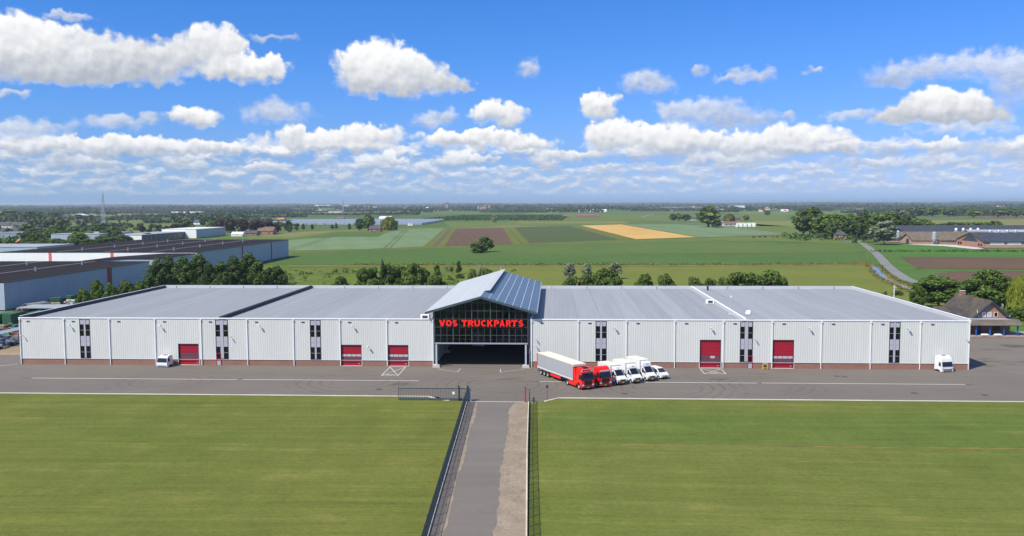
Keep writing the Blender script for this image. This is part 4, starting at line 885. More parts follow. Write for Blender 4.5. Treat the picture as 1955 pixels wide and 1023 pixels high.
# ------------------------------------------------------------------ the two long halls
BAY = 9.3
HH = 9.3; PL = 1.15; DEP = 65.0
def clad(x0, x1, z0, z1, y=0.0, pitch=0.44, dep=0.020, mb=None):
    """trapezoidal sheet between two heights"""
    mb = mb or MB(); n = max(1, round((x1-x0)/pitch)); p = (x1-x0)/n; pts = []
    for i in range(n):
        a = x0+i*p
        pts += [(a, y), (a+p*0.55, y), (a+p*0.66, y-dep), (a+p*0.89, y-dep)]
    pts.append((x1, y))
    for (xa, ya), (xb, yb) in zip(pts, pts[1:]): mb.face([(xa, ya, z0), (xb, yb, z0), (xb, yb, z1), (xa, ya, z1)])
    return mb
ME = {}
def shared(key, fn):
    if key not in ME: ME[key] = fn()
    return ME[key]
def window_strip(parent, x, wd, door=None):
    """tall glazed strip: two columns of panes and grey panels either side of a mullion"""
    mul = 0.34 if door is None else 0.62
    f = MB(); t = 0.07; z0, z1 = 1.28, 9.12
    f.box(x, x+t, -0.06, 0.14, z0, z1); f.box(x+wd-t, x+wd, -0.06, 0.14, z0, z1); f.box(x+t, x+wd-t, -0.06, 0.14, z1-t, z1)
    f.box(x+t, x+wd-t, -0.06, 0.14, z0, z0+t)
    win = f.build('window', M['frame_dark'], parent)
    MB().box(x+wd/2-mul/2, x+wd/2+mul/2, -0.055, 0.12, z0+t, z1-t).build('mullion', M['spandrel'], win)
    cw = (wd-mul)/2-t
    for c in (0, 1):
        xa = x+t if c == 0 else x+wd/2+mul/2; xb = xa+cw
        for kind, a, b in (('s', 8.10, 9.05), ('g', 6.95, 8.03), ('g', 5.80, 6.88), ('s', 4.76, 5.73), ('s', 3.72, 4.69), ('g', 2.55, 3.65), ('g', 1.36, 2.48)):
            if door is not None and c == door and kind == 'g' and a < 2.5: continue
            mb = MB().box(xa+0.05, xb-0.05, 0.0 if kind == 's' else 0.05, 0.1, a, b)
            mb.build('spandrel_panel' if kind == 's' else 'pane', M['spandrel'] if kind == 's' else M['win_glass'], win)
        for zc in (6.915, 4.725, 2.515) if not (door is not None and c == door) else (6.915, 4.725): MB().box(xa, xb, -0.02, 0.08, zc-0.03, zc+0.03).build('transom', M['frame_grey'], win)
    if door is not None:
        xa = x+t-0.05 if door == 0 else x+wd/2+mul/2-0.02; w_ = cw+0.1
        d = MB(); d.box(xa, xa+0.09, -0.1, 0.1, 0.02, 2.42); d.box(xa+w_-0.09, xa+w_, -0.1, 0.1, 0.02, 2.42); d.box(xa+0.09, xa+w_-0.09, -0.1, 0.1, 2.32, 2.42); d.box(xa+0.09, xa+w_-0.09, -0.1, 0.1, 0.98, 1.06)
        dr = d.build('door', M['red_frame'], parent)
        MB().box(xa+0.09, xa+w_-0.09, -0.03, 0.03, 1.06, 2.32).build('door_pane', M['win_glass'], dr)
        MB().box(xa+0.09, xa+w_-0.09, -0.05, 0.03, 0.04, 0.98).build('door_panel', M['spandrel'], dr)
        MB().box(xa+0.14, xa+0.18, -0.14, -0.05, 1.1, 1.3).build('handle', M['steel_grey'], dr)
def overhead_door(parent, x, wd, h, band, pale=False):
    """sectional door of ribbed panels set back in its opening"""
    fr = MB(); r = 0.32
    fr.box(x-0.02, x+0.06, -0.02, r, 0, h); fr.box(x+wd-0.06, x+wd+0.02, -0.02, r, 0, h); fr.box(x-0.02, x+wd+0.02, -0.02, r, h, h+0.08)
    d = fr.build('overhead_door', M['frame_dark'], parent)
    n = round(h/0.60); ph = h/n
    for i in range(n):
        z0, z1 = i*ph+0.012, (i+1)*ph-0.012
        glass = i in band
        if not glass:
            mb = MB(); k = 3; s = (z1-z0)/k
            for j in range(k): mb.box(x+0.06, x+wd-0.06, r-0.10+0.015*(j % 2), r-0.02, z0+j*s+0.004, z0+(j+1)*s-0.004)
            mb.build('door_section', M['red_door'], d)
        else:
            mb = MB(); mb.box(x+0.06, x+wd-0.06, r-0.07, r-0.02, z0, z1)
            sec = mb.build('door_section', M['red_door'], d); m4 = (wd-0.12)/4
            for j in range(4):
                gm = 'door_glass_pale' if (pale == 'row' and i == max(band)) or (pale == 'one' and i == max(band) and j == 2) else 'door_glass'
                MB().box(x+0.06+j*m4+0.05, x+0.06+(j+1)*m4-0.05, r-0.085, r-0.07, z0+0.07, z1-0.07).build('pane', M[gm], sec)
    MB().box(x+wd-0.62, x+wd-0.34, r-0.16, r-0.10, 0.42, 0.52).build('handle', M['steel_grey'], d)
    MB().box(x-0.1, x+wd+0.1, -0.12, 0.3, 0, 0.05).build('door_threshold', M['concrete_pale'], d)
def wall_lamp(parent, x, z):
    mb = MB(); mb.bar((x, 0, z), (x+0.05, -0.5, z+0.15), 0.03); mb.box(x-0.06, x+0.06, -0.06, 0.0, z-0.1, z+0.1)
    a = mb.build('wall_lamp', M['steel_grey'], parent)
    MB().prism([(-0.85, z+0.08), (-0.78, z+0.20), (-0.45, z+0.22), (-0.42, z+0.10)], x-0.14, x+0.2, 'x').build('lamp_head', M['parapet'], a)
def hall(name, X0, nbay, label, wins, doors, lamps, cams, firewall, right):
    L = nbay*BAY; root = tag(empty(name, (X0, YF, 0)), label, 'warehouse')
    opens = [(a, b, 1.2, 9.2) for a, b, _ in wins]+[(a, a+w_, 0, h) for a, w_, h, _, _ in doors]
    def gaps(a, b, z0, z1):
        """free rectangles of one bay between its openings"""
        xs = sorted({a, b}|{min(max(q, a), b) for o in opens for q in o[:2] if a-1e-6 < q < b+1e-6})
        out = []
        for u, v_ in zip(xs, xs[1:]):
            if v_-u < 1e-4: continue
            cuts = sorted([(o[2], o[3]) for o in opens if o[0] < (u+v_)/2 < o[1]]); z = z0
            for c0, c1 in cuts:
                if c0 > z: out.append((u, v_, z, min(c0, z1)))
                z = max(z, c1)
            if z < z1: out.append((u, v_, z, z1))
        return [g_ for g_ in out if g_[3]-g_[2] > 0.02]
    for i in range(nbay):
        a, b = i*BAY, (i+1)*BAY; mb = MB()
        for u, v_, z0, z1 in gaps(a, b, PL, HH-0.02): clad(u, v_, z0, z1, mb=mb)
        mb.build('cladding_panel', M['white_clad'], root, fix=False)
        for u, v_, z0, z1 in gaps(a, b, 0, PL): MB().box(u, v_, 0.02, 0.3, z0, z1).build('brick_plinth', M['brick'], root)
    # jambs seal the wall thickness round each opening
    mb = MB()
    for a, b, z0, z1 in opens:
        mb.box(a-0.12, a-0.021, 0.001, 0.34, z0, z1); mb.box(b+0.021, b+0.12, 0.001, 0.34, z0, z1); mb.box(a-0.02, b+0.02, 0.001, 0.34, z1+0.081, z1+0.15)
    mb.build('opening_lining', M['white_trim'], root)
    mb = MB(); mb.box(0, L, 0.34, 0.4, 0, HH-0.5); mb.build('inner_lining', M['interior_dark'], root)
    MB().box(-0.06, L+0.06, -0.11, 0.30, HH-0.02, HH+0.16).build('coping', M['white_trim'], root)
    MB().box(0, L, -0.07, 0.0, PL-0.03, PL+0.04).build('flashing', M['parapet'], root)
    for i in range(nbay+1):
        x = i*BAY+(0.22 if i == 0 else (-0.22 if i == nbay else 0))
        p = MB(); p.box(x-0.06, x+0.06, -0.19, -0.055, 0.0, HH-0.35); p.build('downpipe', M['white_trim'], root)
        h = MB().box(x-0.13, x+0.13, -0.26, -0.05, HH-0.349, HH-0.10); h.build('hopper_head', M['white_trim'], root)
    for i in range(nbay):
        x = i*BAY+(1.9 if right else 1.6)
        MB().box(x, x+0.62, -0.09, 0.0, HH-0.72, HH-0.52).build('overflow_slot', M['bumper'], root)
    for a, b, dr in wins: window_strip(root, a, b-a, dr)
    for a, w_, h, band, pale in doors: overhead_door(root, a, w_, h, band, pale)
    for x, z in lamps: wall_lamp(root, x, z)
    for x, z in cams:
        mb = MB(); mb.bar((x, 0, z), (x, -0.45, z+0.05), 0.04); mb.box(x-0.09, x+0.09, -0.75, -0.35, z+0.02, z+0.16); mb.build('camera_bracket', M['parapet'], root)
    # side and back walls
    for nm, x in (('side_wall', 0.0), ('side_wall', L)):
        mb = MB(); clad(0, DEP, 0.0, HH-0.02, 0, 0.9, 0.05, mb)
        s = 1 if x else -1
        mb.v = [(x+s*(-p[1]), p[0], p[2]) for p in mb.v]; mb.build(nm, M['white_clad'], root)
    mb = clad(0, L, 0.0, HH-0.02, 0, 1.2); mb.v = [(p[0], DEP-p[1], p[2]) for p in mb.v]; mb.build('back_wall', M['white_clad'], root)
    # roof: long sheets running front to back with raised seams, falling gently to the back
    n = nbay*2; wS = L/n
    def rs():
        mb = MB(); mb.box(0.02, wS-0.02, 0.3, DEP-0.3, HH-0.38, HH-0.30)
        for j in range(5): mb.box(j*wS/5+0.0, j*wS/5+0.05, 0.3, DEP-0.3, HH-0.30, HH-0.28)
        return mb.data('roof_sheet', M['roof_sheet'])
    me = rs()
    for i in range(n): link('roof_sheet', me, root, (i*wS, 0, 0))
    MB().box(0.05, L-0.05, 0.32, DEP-0.3, HH-0.8, HH-0.39).build('roof_deck', M['roof_dark'], root)
    # parapets
    for x0, x1, nm in ((-0.05, 0.30, 'parapet'), (L-0.30, L+0.05, 'parapet')):
        hgt = 0.45 if (x0 < 0 and not right) else 0.42
        pp = MB().box(x0, x1, 0.301, DEP-0.301, HH-0.5, HH+hgt-0.06).build(nm, M['roof_dark'] if not right else M['parapet'], root)  # left hall: shade of the inner face painted as a dark colour
        MB().box(x0-0.03, x1+0.03, 0.301, DEP-0.301, HH+hgt-0.06, HH+hgt).build('coping', M['white_trim'] if right else M['parapet'], pp)
    for i in range(nbay*2):
        MB().box(i*L/(nbay*2)+0.01, (i+1)*L/(nbay*2)-0.01, DEP-0.3, DEP+0.06, HH-0.5, HH+0.42).build('back_parapet', M['parapet'], root)
    x = firewall
    f = MB().box(x-0.22, x+0.22, 0.302, DEP-0.302, HH-0.6, HH+0.36).build('fire_wall', M['parapet'] if right else M['roof_dark'], root)  # left hall: wall and coping coloured dark to paint in their shaded side
    MB().box(x-0.27, x+0.27, 0.302, DEP-0.302, HH+0.36, HH+0.42).build('coping', M['white_trim'] if right else M['roof_dark'], f)
    for i in range(nbay):
        MB().box(i*BAY+4.0, i*BAY+4.12, DEP-1.6, DEP-1.45, HH-0.3, HH+0.35).build('roof_vent', M['frame_dark'], root)
    return root
XL, XR = -107.0, -4.4
hl = hall('warehouse', XL, 9, 'long pale ribbed metal warehouse left of the glazed gateway, with three red doors', 
     [(12.45, 14.55, None), (40.1, 42.6, 0), (59.1, 61.2, None)],
     [(32.45, 4.1, 4.2, (2, 3), False), (65.2, 4.05, 4.15, (2, 3), 'row'), (74.55, 4.0, 4.15, (2, 3), 'row')],
     [(10.5, 7.9), (29.0, 7.9), (49.0, 8.0), (67.6, 8.0), (70.6, 3.9)], [(0.8, 5.8), (43.2, 5.75)], 41.0, False)
hr = hall('warehouse', XR, 9, 'long pale ribbed metal warehouse right of the glazed gateway, with two tall red doors',
     [(12.65, 14.75, None), (40.4, 42.8, 1), (68.6, 70.6, None)],
     [(32.75, 4.0, 5.45, (2, 3), 'one'), (46.65, 4.0, 5.5, (2, 3), 'row')],
     [(16.2, 7.9), (34.7, 7.9), (53.4, 7.9), (71.9, 7.9)], [(1.0, 5.6), (1.0, 4.2), (43.2, 5.75), (83.0, 5.9)], 41.3, True)
# things standing on the roofs
def roof_thing(name, label, cat, x, y, build):
    o = tag(empty(name, (x, y, HH-0.26)), label, cat); build(o); return o
def _dish(o):
    MB().bar((0, 0, 0), (0, 0, 1.0), 0.05).build('mast', M['steel_grey'], o)
    mb = MB().lathe([(0.0, 0.0), (0.35, 0.06), (0.6, 0.22), (0.58, 0.26), (0.33, 0.10), (0.0, 0.04)], 'y', 14, (0, 0, 1.3))
    mb.build('dish', M['white'], o, smooth=True); MB().bar((0, 0, 1.3), (0, 0.55, 1.35), 0.03).build('feed_arm', M['steel_grey'], o)
def _mast(o):
    MB().box(-0.4, 0.4, -0.4, 0.4, 0, 0.3).build('base', M['parapet'], o); MB().bar((0, 0, 0.3), (0, 0, 3.6), 0.05).build('pole', M['steel_grey'], o)
    MB().box(-0.12, 0.12, -0.12, 0.12, 3.6, 3.9).build('sensor', M['white'], o)
def _box(o):
    MB().box(-0.9, 0.9, -0.5, 0.5, 0.1, 0.9).build('casing', M['white'], o, bevel=0.04); MB().box(-0.5, 0.5, -0.56, -0.5, 0.25, 0.75).build('grille', M['bumper'], o)
    MB().box(-1.0, 1.0, -0.6, 0.6, 0.0, 0.1).build('plinth', M['parapet'], o)
roof_thing('satellite_dish', 'white satellite dish at the roof edge above the wide window', 'dish', 38.3, 169.2, _dish)
roof_thing('weather_mast', 'thin mast with white sensor standing on the right roof', 'mast', 36.3, 176.5, _mast)
roof_thing('condenser_unit', 'white condenser box beside the fire wall on the right roof', 'condenser', 35.6, 196, _box)
roof_thing('condenser_unit', 'grey box unit on the roof corner left of the glazed gateway', 'condenser', -25.4, 168.6, _box)
roof_thing('roof_ventilator', 'small dark ventilator at the far edge of the right roof', 'ventilator', 40.5, 226.5, lambda o: (MB().box(-0.2, 0.2, -0.2, 0.2, 0, 0.9).build('pipe', M['black'], o), MB().box(-0.35, 0.35, -0.35, 0.35, 0.9, 1.0).build('cap', M['black'], o)))
def _rack(o):
    mb = MB()
    for a, b in (((-.4, 0, 0), (-.4, 0, 1.2)), ((.4, 0, 0), (.4, 0, 1.2)), ((-.4, 0, 1.2), (.4, 0, 1.2)), ((-.4, 0, .4), (.4, 0, .4)), ((-.4, .5, 0), (-.4, 0, .9)), ((.4, .5, 0), (.4, 0, .9))): mb.bar(a, b, 0.06)
    mb.build('frame', M['yellow_paint'], o)
    MB().box(-0.3, 0.3, -0.06, 0.06, 0.45, 0.75).build('reel', M['black'], o)
o = tag(empty('hose_trolley', (40.6, 164.9, 0)), 'yellow tubular trolley by the brick plinth left of the tall red door', 'trolley'); _rack(o)

# ------------------------------------------------------------------ glazed gateway between the halls
CX0 = -14.05
def stroke(pts, t, ty=None):
    """a bent heavy stroke as quads that meet edge to edge"""
    ty = ty or t; L, Rr = [], []
    for i, p in enumerate(pts):
        q0, q1 = pts[max(0, i-1)], pts[min(len(pts)-1, i+1)]; dx, dy = q1[0]-q0[0], q1[1]-q0[1]; l = math.hypot(dx, dy); nx, ny = -dy/l, dx/l
        L.append((p[0]+nx*t/2, p[1]+ny*ty/2)); Rr.append((p[0]-nx*t/2, p[1]-ny*ty/2))
    return [[L[i], Rr[i], Rr[i+1], L[i+1]] for i in range(len(pts)-1)]
def arc2(cx, cy, rx, ry, a0, a1, n=10): return [(cx+rx*math.cos(R(a0+(a1-a0)*i/n)), cy+ry*math.sin(R(a0+(a1-a0)*i/n))) for i in range(n+1)]
_bowl = stroke([(0.30, 0.87)]+arc2(0.58, 0.68, 0.26, 0.19, 90, -90, 8)+[(0.30, 0.49)], 0.30, 0.25)
LETTERS = {
    'V': [[(0, 1), (0.34, 1), (0.50, 0.45), (0.50, 0), (0.32, 0)], [(0.50, 0.45), (0.66, 1), (1, 1), (0.68, 0), (0.50, 0)]],
    'O': stroke(arc2(0.5, 0.5, 0.345, 0.375, 0, 360, 22), 0.31, 0.25),
    'S': stroke(arc2(0.50, 0.70, 0.34, 0.175, 35, 250, 9)+arc2(0.48, 0.30, 0.36, 0.175, 75, -145, 9), 0.30, 0.25),
    'T': [[(0, 0.75), (1, 0.75), (1, 1), (0, 1)], [(0.34, 0), (0.66, 0), (0.66, 0.75), (0.34, 0.75)]],
    'R': [[(0, 0), (0.30, 0), (0.30, 1), (0, 1)]]+_bowl+[[(0.44, 0.365), (0.72, 0.38), (1.0, 0), (0.66, 0)]],
    'U': stroke([(0.15, 1), (0.15, 0.40)]+arc2(0.5, 0.36, 0.35, 0.24, 180, 360, 10)+[(0.85, 0.40), (0.85, 1)], 0.30, 0.25),
    'C': stroke(arc2(0.56, 0.5, 0.41, 0.375, 52, 308, 16), 0.31, 0.25),
    'K': [[(0, 0), (0.30, 0), (0.30, 1), (0, 1)], [(0.30, 0.36), (0.56, 0.52), (0.98, 1), (0.62, 1), (0.30, 0.64)], [(0.36, 0.395), (0.66, 0), (1.0, 0), (0.60, 0.56), (0.56, 0.52)]],
    'P': [[(0, 0), (0.30, 0), (0.30, 1), (0, 1)]]+_bowl,
    'A': [[(0, 0), (0.31, 0), (0.50, 0.72), (0.50, 1), (0.33, 1)], [(0.50, 0.72), (0.69, 0), (1, 0), (0.67, 1), (0.50, 1)], [(0.365, 0.20), (0.635, 0.20), (0.582, 0.40), (0.418, 0.40)]],
}
def gateway():
    root = tag(empty('gateway_canopy', (CX0, YF, 0)), 'glazed gateway hall with pitched metal roof and red lettering', 'canopy')
    ez, rz, hw = 10.75, 13.85, 10.85
    y0, y1 = -0.95, 63.0
    def zr(x): return rz-(rz-ez)*abs(x)/hw
    # roof panels
    nl = 6
    for i in range(nl):
        xa, xb = -hw+hw*i/nl, -hw+hw*(i+1)/nl
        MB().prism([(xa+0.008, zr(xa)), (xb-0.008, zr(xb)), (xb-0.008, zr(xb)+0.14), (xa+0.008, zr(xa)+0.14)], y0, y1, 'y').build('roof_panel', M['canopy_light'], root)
    nr = 7
    for i in range(nr):
        xa, xb = hw*i/nr, hw*(i+1)/nr
        pn = MB().prism([(xa+0.008, zr(xa)), (xb-0.008, zr(xb)), (xb-0.008, zr(xb)+0.14), (xa+0.008, zr(xa)+0.14)], y0, y1, 'y').build('roof_panel', M['canopy_blue_shade'], root)
        if i: MB().prism([(xa-0.05, zr(xa)+0.14), (xa+0.05, zr(xa+.05)+0.14), (xa+0.05, zr(xa+.05)+0.20), (xa-0.05, zr(xa)+0.20)], y0+0.01, y1-0.01, 'y').build('seam_cover', M['seam_pale'], pn)
        mb = MB()
        for j in range(1, 16): yy = y0+(y1-y0)*j/16; mb.prism([(xa+0.06, zr(xa+.06)+0.141), (xb-0.06, zr(xb-.06)+0.141), (xb-0.06, zr(xb-.06)+0.155), (xa+0.06, zr(xa+.06)+0.155)], yy-0.03, yy+0.03, 'y')
        tag(mb.build('cross_joints', M['frame_grey'], pn), kind='stuff')
    # raised ridge vent: the left slope runs on past the ridge
    sl = (rz-ez)/hw
    MB().prism([(-0.05, rz+0.20), (1.30, rz+0.22+1.3*sl*0.5), (1.30, rz+0.34+1.3*sl*0.5), (-0.05, rz+0.32)], 8.0, y1, 'y').build('ridge_vent', M['canopy_light'], root)
    MB().prism([(-0.05, rz+0.12), (0.15, rz+0.12), (0.15, rz+0.195), (-0.05, rz+0.195)], 8.0, y1, 'y').build('vent_upstand', M['frame_dark'], root)
    MB().prism([(0.16, rz+0.10), (1.25, zr(1.25)+0.15), (1.25, rz+0.18+1.25*sl*0.5), (0.16, rz+0.19)], 8.05, 8.15, 'y').build('vent_gap_shade', M['frame_dark'], root)  # dark plate added to paint the shade in the open gap under the vent
    # verge boards
    for s in (-1, 1):
        MB().prism([(0, rz-0.30), (s*hw, ez-0.30), (s*hw, ez+0.16), (0, rz+0.16)], y0-0.08, y0-0.004, 'y').build('verge_board', M['steel_blue'], root)
        MB().box(min(s*hw, s*(hw+0.18)), max(s*hw, s*(hw+0.18)), y0, y1, ez-0.08, ez+0.14).build('gutter', M['frame_grey'], root)
        # side walls above the halls
        x = s*9.35
        MB().box(x-0.08, x+0.08, 0.0, y1-0.5, 8.9, zr(9.35)-0.02).build('clerestory_wall', M['steel_blue'], root)
        # columns
        xc = s*8.75
        for yc in (-0.6, 16.0, 32.0, 48.0):
            c = MB().box(xc-0.16, xc+0.16, yc-0.16, yc+0.16, 0.45, 4.45 if yc < 0 else 10.9).build('column', M['steel_grey'], root)
            MB().prism([(xc-0.75, 0), (xc+0.75, 0), (xc+0.6, 0.5), (xc-0.6, 0.5)], yc-0.6, yc+0.6, 'y').build('column_foot', M['concrete_pale'], c)
    # glazed gable
    zb = 4.62; gw = 9.15; ncol = 15; rows = [zb, 6.22, 7.82, 9.42, 11.02, 12.62, 14.2]
    cols = [-gw+2*gw*i/ncol for i in range(ncol+1)]
    for i in range(ncol):
        xa, xb = cols[i]+0.04, cols[i+1]-0.04
        for j in range(6):
            za, zt = rows[j]+0.04, rows[j+1]-0.04
            ta, tb = min(zt, zr(xa)-0.32), min(zt, zr(xb)-0.32)
            if max(ta, tb) < za+0.15: continue
            ta, tb = max(ta, za+0.01), max(tb, za+0.01)
            MB().prism([(xa, za), (xb, za), (xb, tb), (xa, ta)], -0.02, 0.01, 'y').build('pane', M['canopy_glass'], root)
    for i, x in enumerate(cols):
        t = 0.085 if i % 3 == 0 else 0.04
        MB().box(x-t, x+t, -0.06, 0.10, zb, zr(x)-0.3).build('glazing_bar', M['steel_blue'], root)
    for z in rows[:-1]:
        xl = gw if z < zr(gw)-0.4 else (rz-0.35-z)/sl
        t = 0.14 if z == zb else 0.045
        MB().box(-xl, xl, -0.10 if z == zb else -0.065, 0.12, z-t, z+t).build('transom', M['frame_grey'] if z == zb else M['steel_blue'], root)
    # inner steelwork seen through the glass
    for yb in (2.2, 16.0, 32.0):
        mb = MB()
        for s in (-1, 1):
            mb.bar((s*8.6, yb, 4.6), (s*6.3, yb, 10.9), 0.16); mb.bar((s*8.6, yb, 8.8), (s*3.0, yb, 12.7), 0.16); mb.bar((s*4.9, yb, 11.0), (s*7.0, yb, 10.4), 0.10)
            mb.bar((s*9.0, yb, zr(9.0)-0.45), (0, yb, rz-0.45), 0.18)
            mb.bar((s*8.0, yb, 9.6), (s*8.9, yb, 11.0), 0.12)
        mb.bar((-8.7, yb, 5.1), (8.7, yb, 5.1), 0.13)
        mb.build('truss', M['steel_grey'], root)
    # back closing wall
    b = MB(); b.prism([(-9.2, 0), (9.2, 0), (9.2, zr(9.2)-0.05), (0, rz-0.05), (-9.2, zr(9.2)-0.05)], y1-0.6, y1-0.4, 'y'); b.build('back_wall', M['interior_dark'], root)
    for s in (-1, 1):
        MB().box(s*9.42-0.04, s*9.42+0.04, 0.4, y1-0.6, 0.0, 8.8).build('inner_wall', M['interior_dark'], root)
    MB().bar((0.2, y1-3, rz+0.4), (0.2, y1-3, rz+1.8), 0.04).build('finial', M['steel_grey'], root)
    # red letters
    sign = MB().box(-8.3, 8.4, -0.20, -0.14, 8.16, 8.22).build('sign', M['steel_blue'], root)
    spans = [('V', 125, 250), ('O', 262, 385), ('S', 402, 502), ('T', 583, 700), ('R', 715, 830), ('U', 845, 962), ('C', 980, 1088), ('K', 1108, 1225), ('P', 1248, 1358), ('A', 1360, 1465), ('R', 1490, 1595), ('T', 1600, 1725), ('S', 1745, 1848)]
    for ch, a, b_ in spans:
        w0, w1 = a/10.57*0.1027*0.985-9.38, b_/10.57*0.1027*0.985-9.38
        mb = MB()
        for pl in LETTERS[ch]:
            mb.prism([(w0+(w1-w0)*u, 8.02+1.24*v) for u, v in pl], -0.44, -0.26, 'y')
        mb.build('letter', M['red_sign'], sign)
    return root
gateway()

# ------------------------------------------------------------------ vehicles (local: +x forward, front at x=0, z up)
def wheel_mesh(r, w_):
    t = MB().lathe([(r*0.58, -w_/2), (r*0.94, -w_/2), (r, -w_*0.36), (r, w_*0.36), (r*0.94, w_/2), (r*0.58, w_/2)], 'y', 20)
    c = MB().lathe([(0.0, -w_*0.30), (r*0.22, -w_*0.34), (r*0.24, -w_*0.16), (r*0.52, -w_*0.20), (r*0.58, -w_*0.46), (r*0.62, -w_*0.46), (r*0.6, w_*0.4), (0.0, w_*0.4)], 'y', 16)
    return t.data('wheel', M['tyre']), c.data('rim', M['rim'])
WH = {}
def wheels(root, xs, half, r=0.5, w_=0.32):
    key = (r, w_)
    if key not in WH: WH[key] = wheel_mesh(r, w_)
    for x in xs:
        for s in (-1, 1):
            o = link('wheel', WH[key][0], root, (x, s*half, r), (0, 0, 0 if s < 0 else math.pi)); link('rim', WH[key][1], o)
def slab(root, name, mat, quad, t=0.02):
    """thin plate on a face, lifted along its normal"""
    a, b, c, d = [Vector(p) for p in quad]; n = (b-a).cross(d-a).normalized()*t
    vs = [a, b, c, d, a+n, b+n, c+n, d+n]
    return MB().mesh(vs, [(0, 3, 2, 1), (4, 5, 6, 7), (0, 1, 5, 4), (1, 2, 6, 5), (2, 3, 7, 6), (3, 0, 4, 7)]).build(name, M[mat], root)
def tapered(prof, half, top_in, zt0, zt1):
    """side profile given width; sides lean in above zt0"""
    mb = MB(); n = len(prof)
    def hw(z): return half-top_in*max(0, min(1, (z-zt0)/(zt1-zt0)))
    vs = [(x, -hw(z), z) for x, z in prof]+[(x, hw(z), z) for x, z in prof]
    return mb.mesh(vs, [tuple(range(n)), tuple(range(2*n-1, n-1, -1))]+[(i, i+n, (i+1) % n+n, (i+1) % n) for i in range(n)])
def cab_parts(root, paint, roof_hi, sleeper=2.25, z0=0.35, half=1.25, grille='black', visor=True, lamps=True):
    """cab-over tractor cab: body with raked screen, high roof, mirrors, grille, lamps, steps"""
    b = -sleeper; zs, zt = 1.72, 2.72
    prof = [(b, z0+0.65), (b, roof_hi-0.35), (b+0.25, roof_hi-0.08), (b+0.8, roof_hi), (b+sleeper*0.62, roof_hi-0.12), (-0.42, zt+0.30), (-0.30, zt), (-0.02, zs), (0.02, 1.15), (0.0, z0+0.08), (-0.10, z0), (-0.55, z0), (-0.60, 0.95), (-0.85, 1.12), (-1.35, 1.12), (-1.60, 0.95), (-1.66, z0+0.3)]
    cab = tapered(prof, half, 0.16, 1.7, roof_hi).build('cab', M[paint], root, bevel=0.05)
    i = half-0.10
    slab(root, 'windscreen', 'screen', [(-0.005, -i+0.02, zs+0.02), (-0.005, i-0.02, zs+0.02), (-0.285, i-0.12, zt-0.02), (-0.285, -i+0.12, zt-0.02)], 0.025)
    for s in (-1, 1):
        y0_, y1_ = s*(half-0.002), s*(half-0.115)
        q4 = [(-0.30, y0_, zs+0.08), (-1.15, y0_, zs+0.08), (-1.15, y1_, zt-0.10), (-0.52, y1_, zt-0.10)]
        if s > 0: q4 = q4[::-1]
        w_ = slab(root, 'side_window', 'screen', q4, -0.02 if s < 0 else -0.02)
        q4 = [(-0.28, y0_, zs+0.08), (-1.17, y0_, zs+0.08), (-1.17, y1_, zt-0.10), (-0.50, y1_, zt-0.10)]
        MB().mesh([(-0.30, s*(half+0.012), zs+0.08), (-1.15, s*(half+0.012), zs+0.08), (-1.15, s*(half-0.085), zt-0.12), (-0.55, s*(half-0.085), zt-0.12)], [(0, 1, 2, 3)]).build('side_pane', M['screen'], w_)
        mi = MB().box(-0.12, 0.06, s*(half+0.12)-0.10, s*(half+0.12)+0.10, 1.85, 2.62).build('mirror', M['black'], root, bevel=0.03)
        MB().bar((-0.1, s*(half-0.05), 2.65), (-0.05, s*(half+0.14), 2.58), 0.03).build('mirror_arm', M['black'], mi)
        MB().box(0.0, 0.035, s*0.98-0.18, s*0.98+0.18, 0.72, 0.98).build('headlight', M['lamp_glass'], root, bevel=0.012)
        MB().box(-0.62, -0.12, s*half-0.02, s*half+0.03, 0.42, 0.62).build('step', M['bumper'], root)
    g = MB().box(0.015, 0.05, -0.74, 0.74, 0.92, 1.60).build('grille', M[grille], root)
    for k in range(3): MB().box(0.05, 0.07, -0.72, 0.72, 1.02+k*0.2, 1.06+k*0.2).build('grille_bar', M['chassis'], g)
    MB().box(-0.02, 0.06, -0.52, 0.52, 0.50, 0.74).build('air_intake', M['bumper'], root)
    MB().box(0.055, 0.075, -0.26, 0.26, 0.40, 0.51).build('number_plate', M['plate_yellow'], root)
    for s in (-1, 1): MB().bar((0.03, s*0.15, zs-0.02), (-0.06, s*0.75, zs+0.20), 0.018).build('wiper', M['black'], root)
    return cab
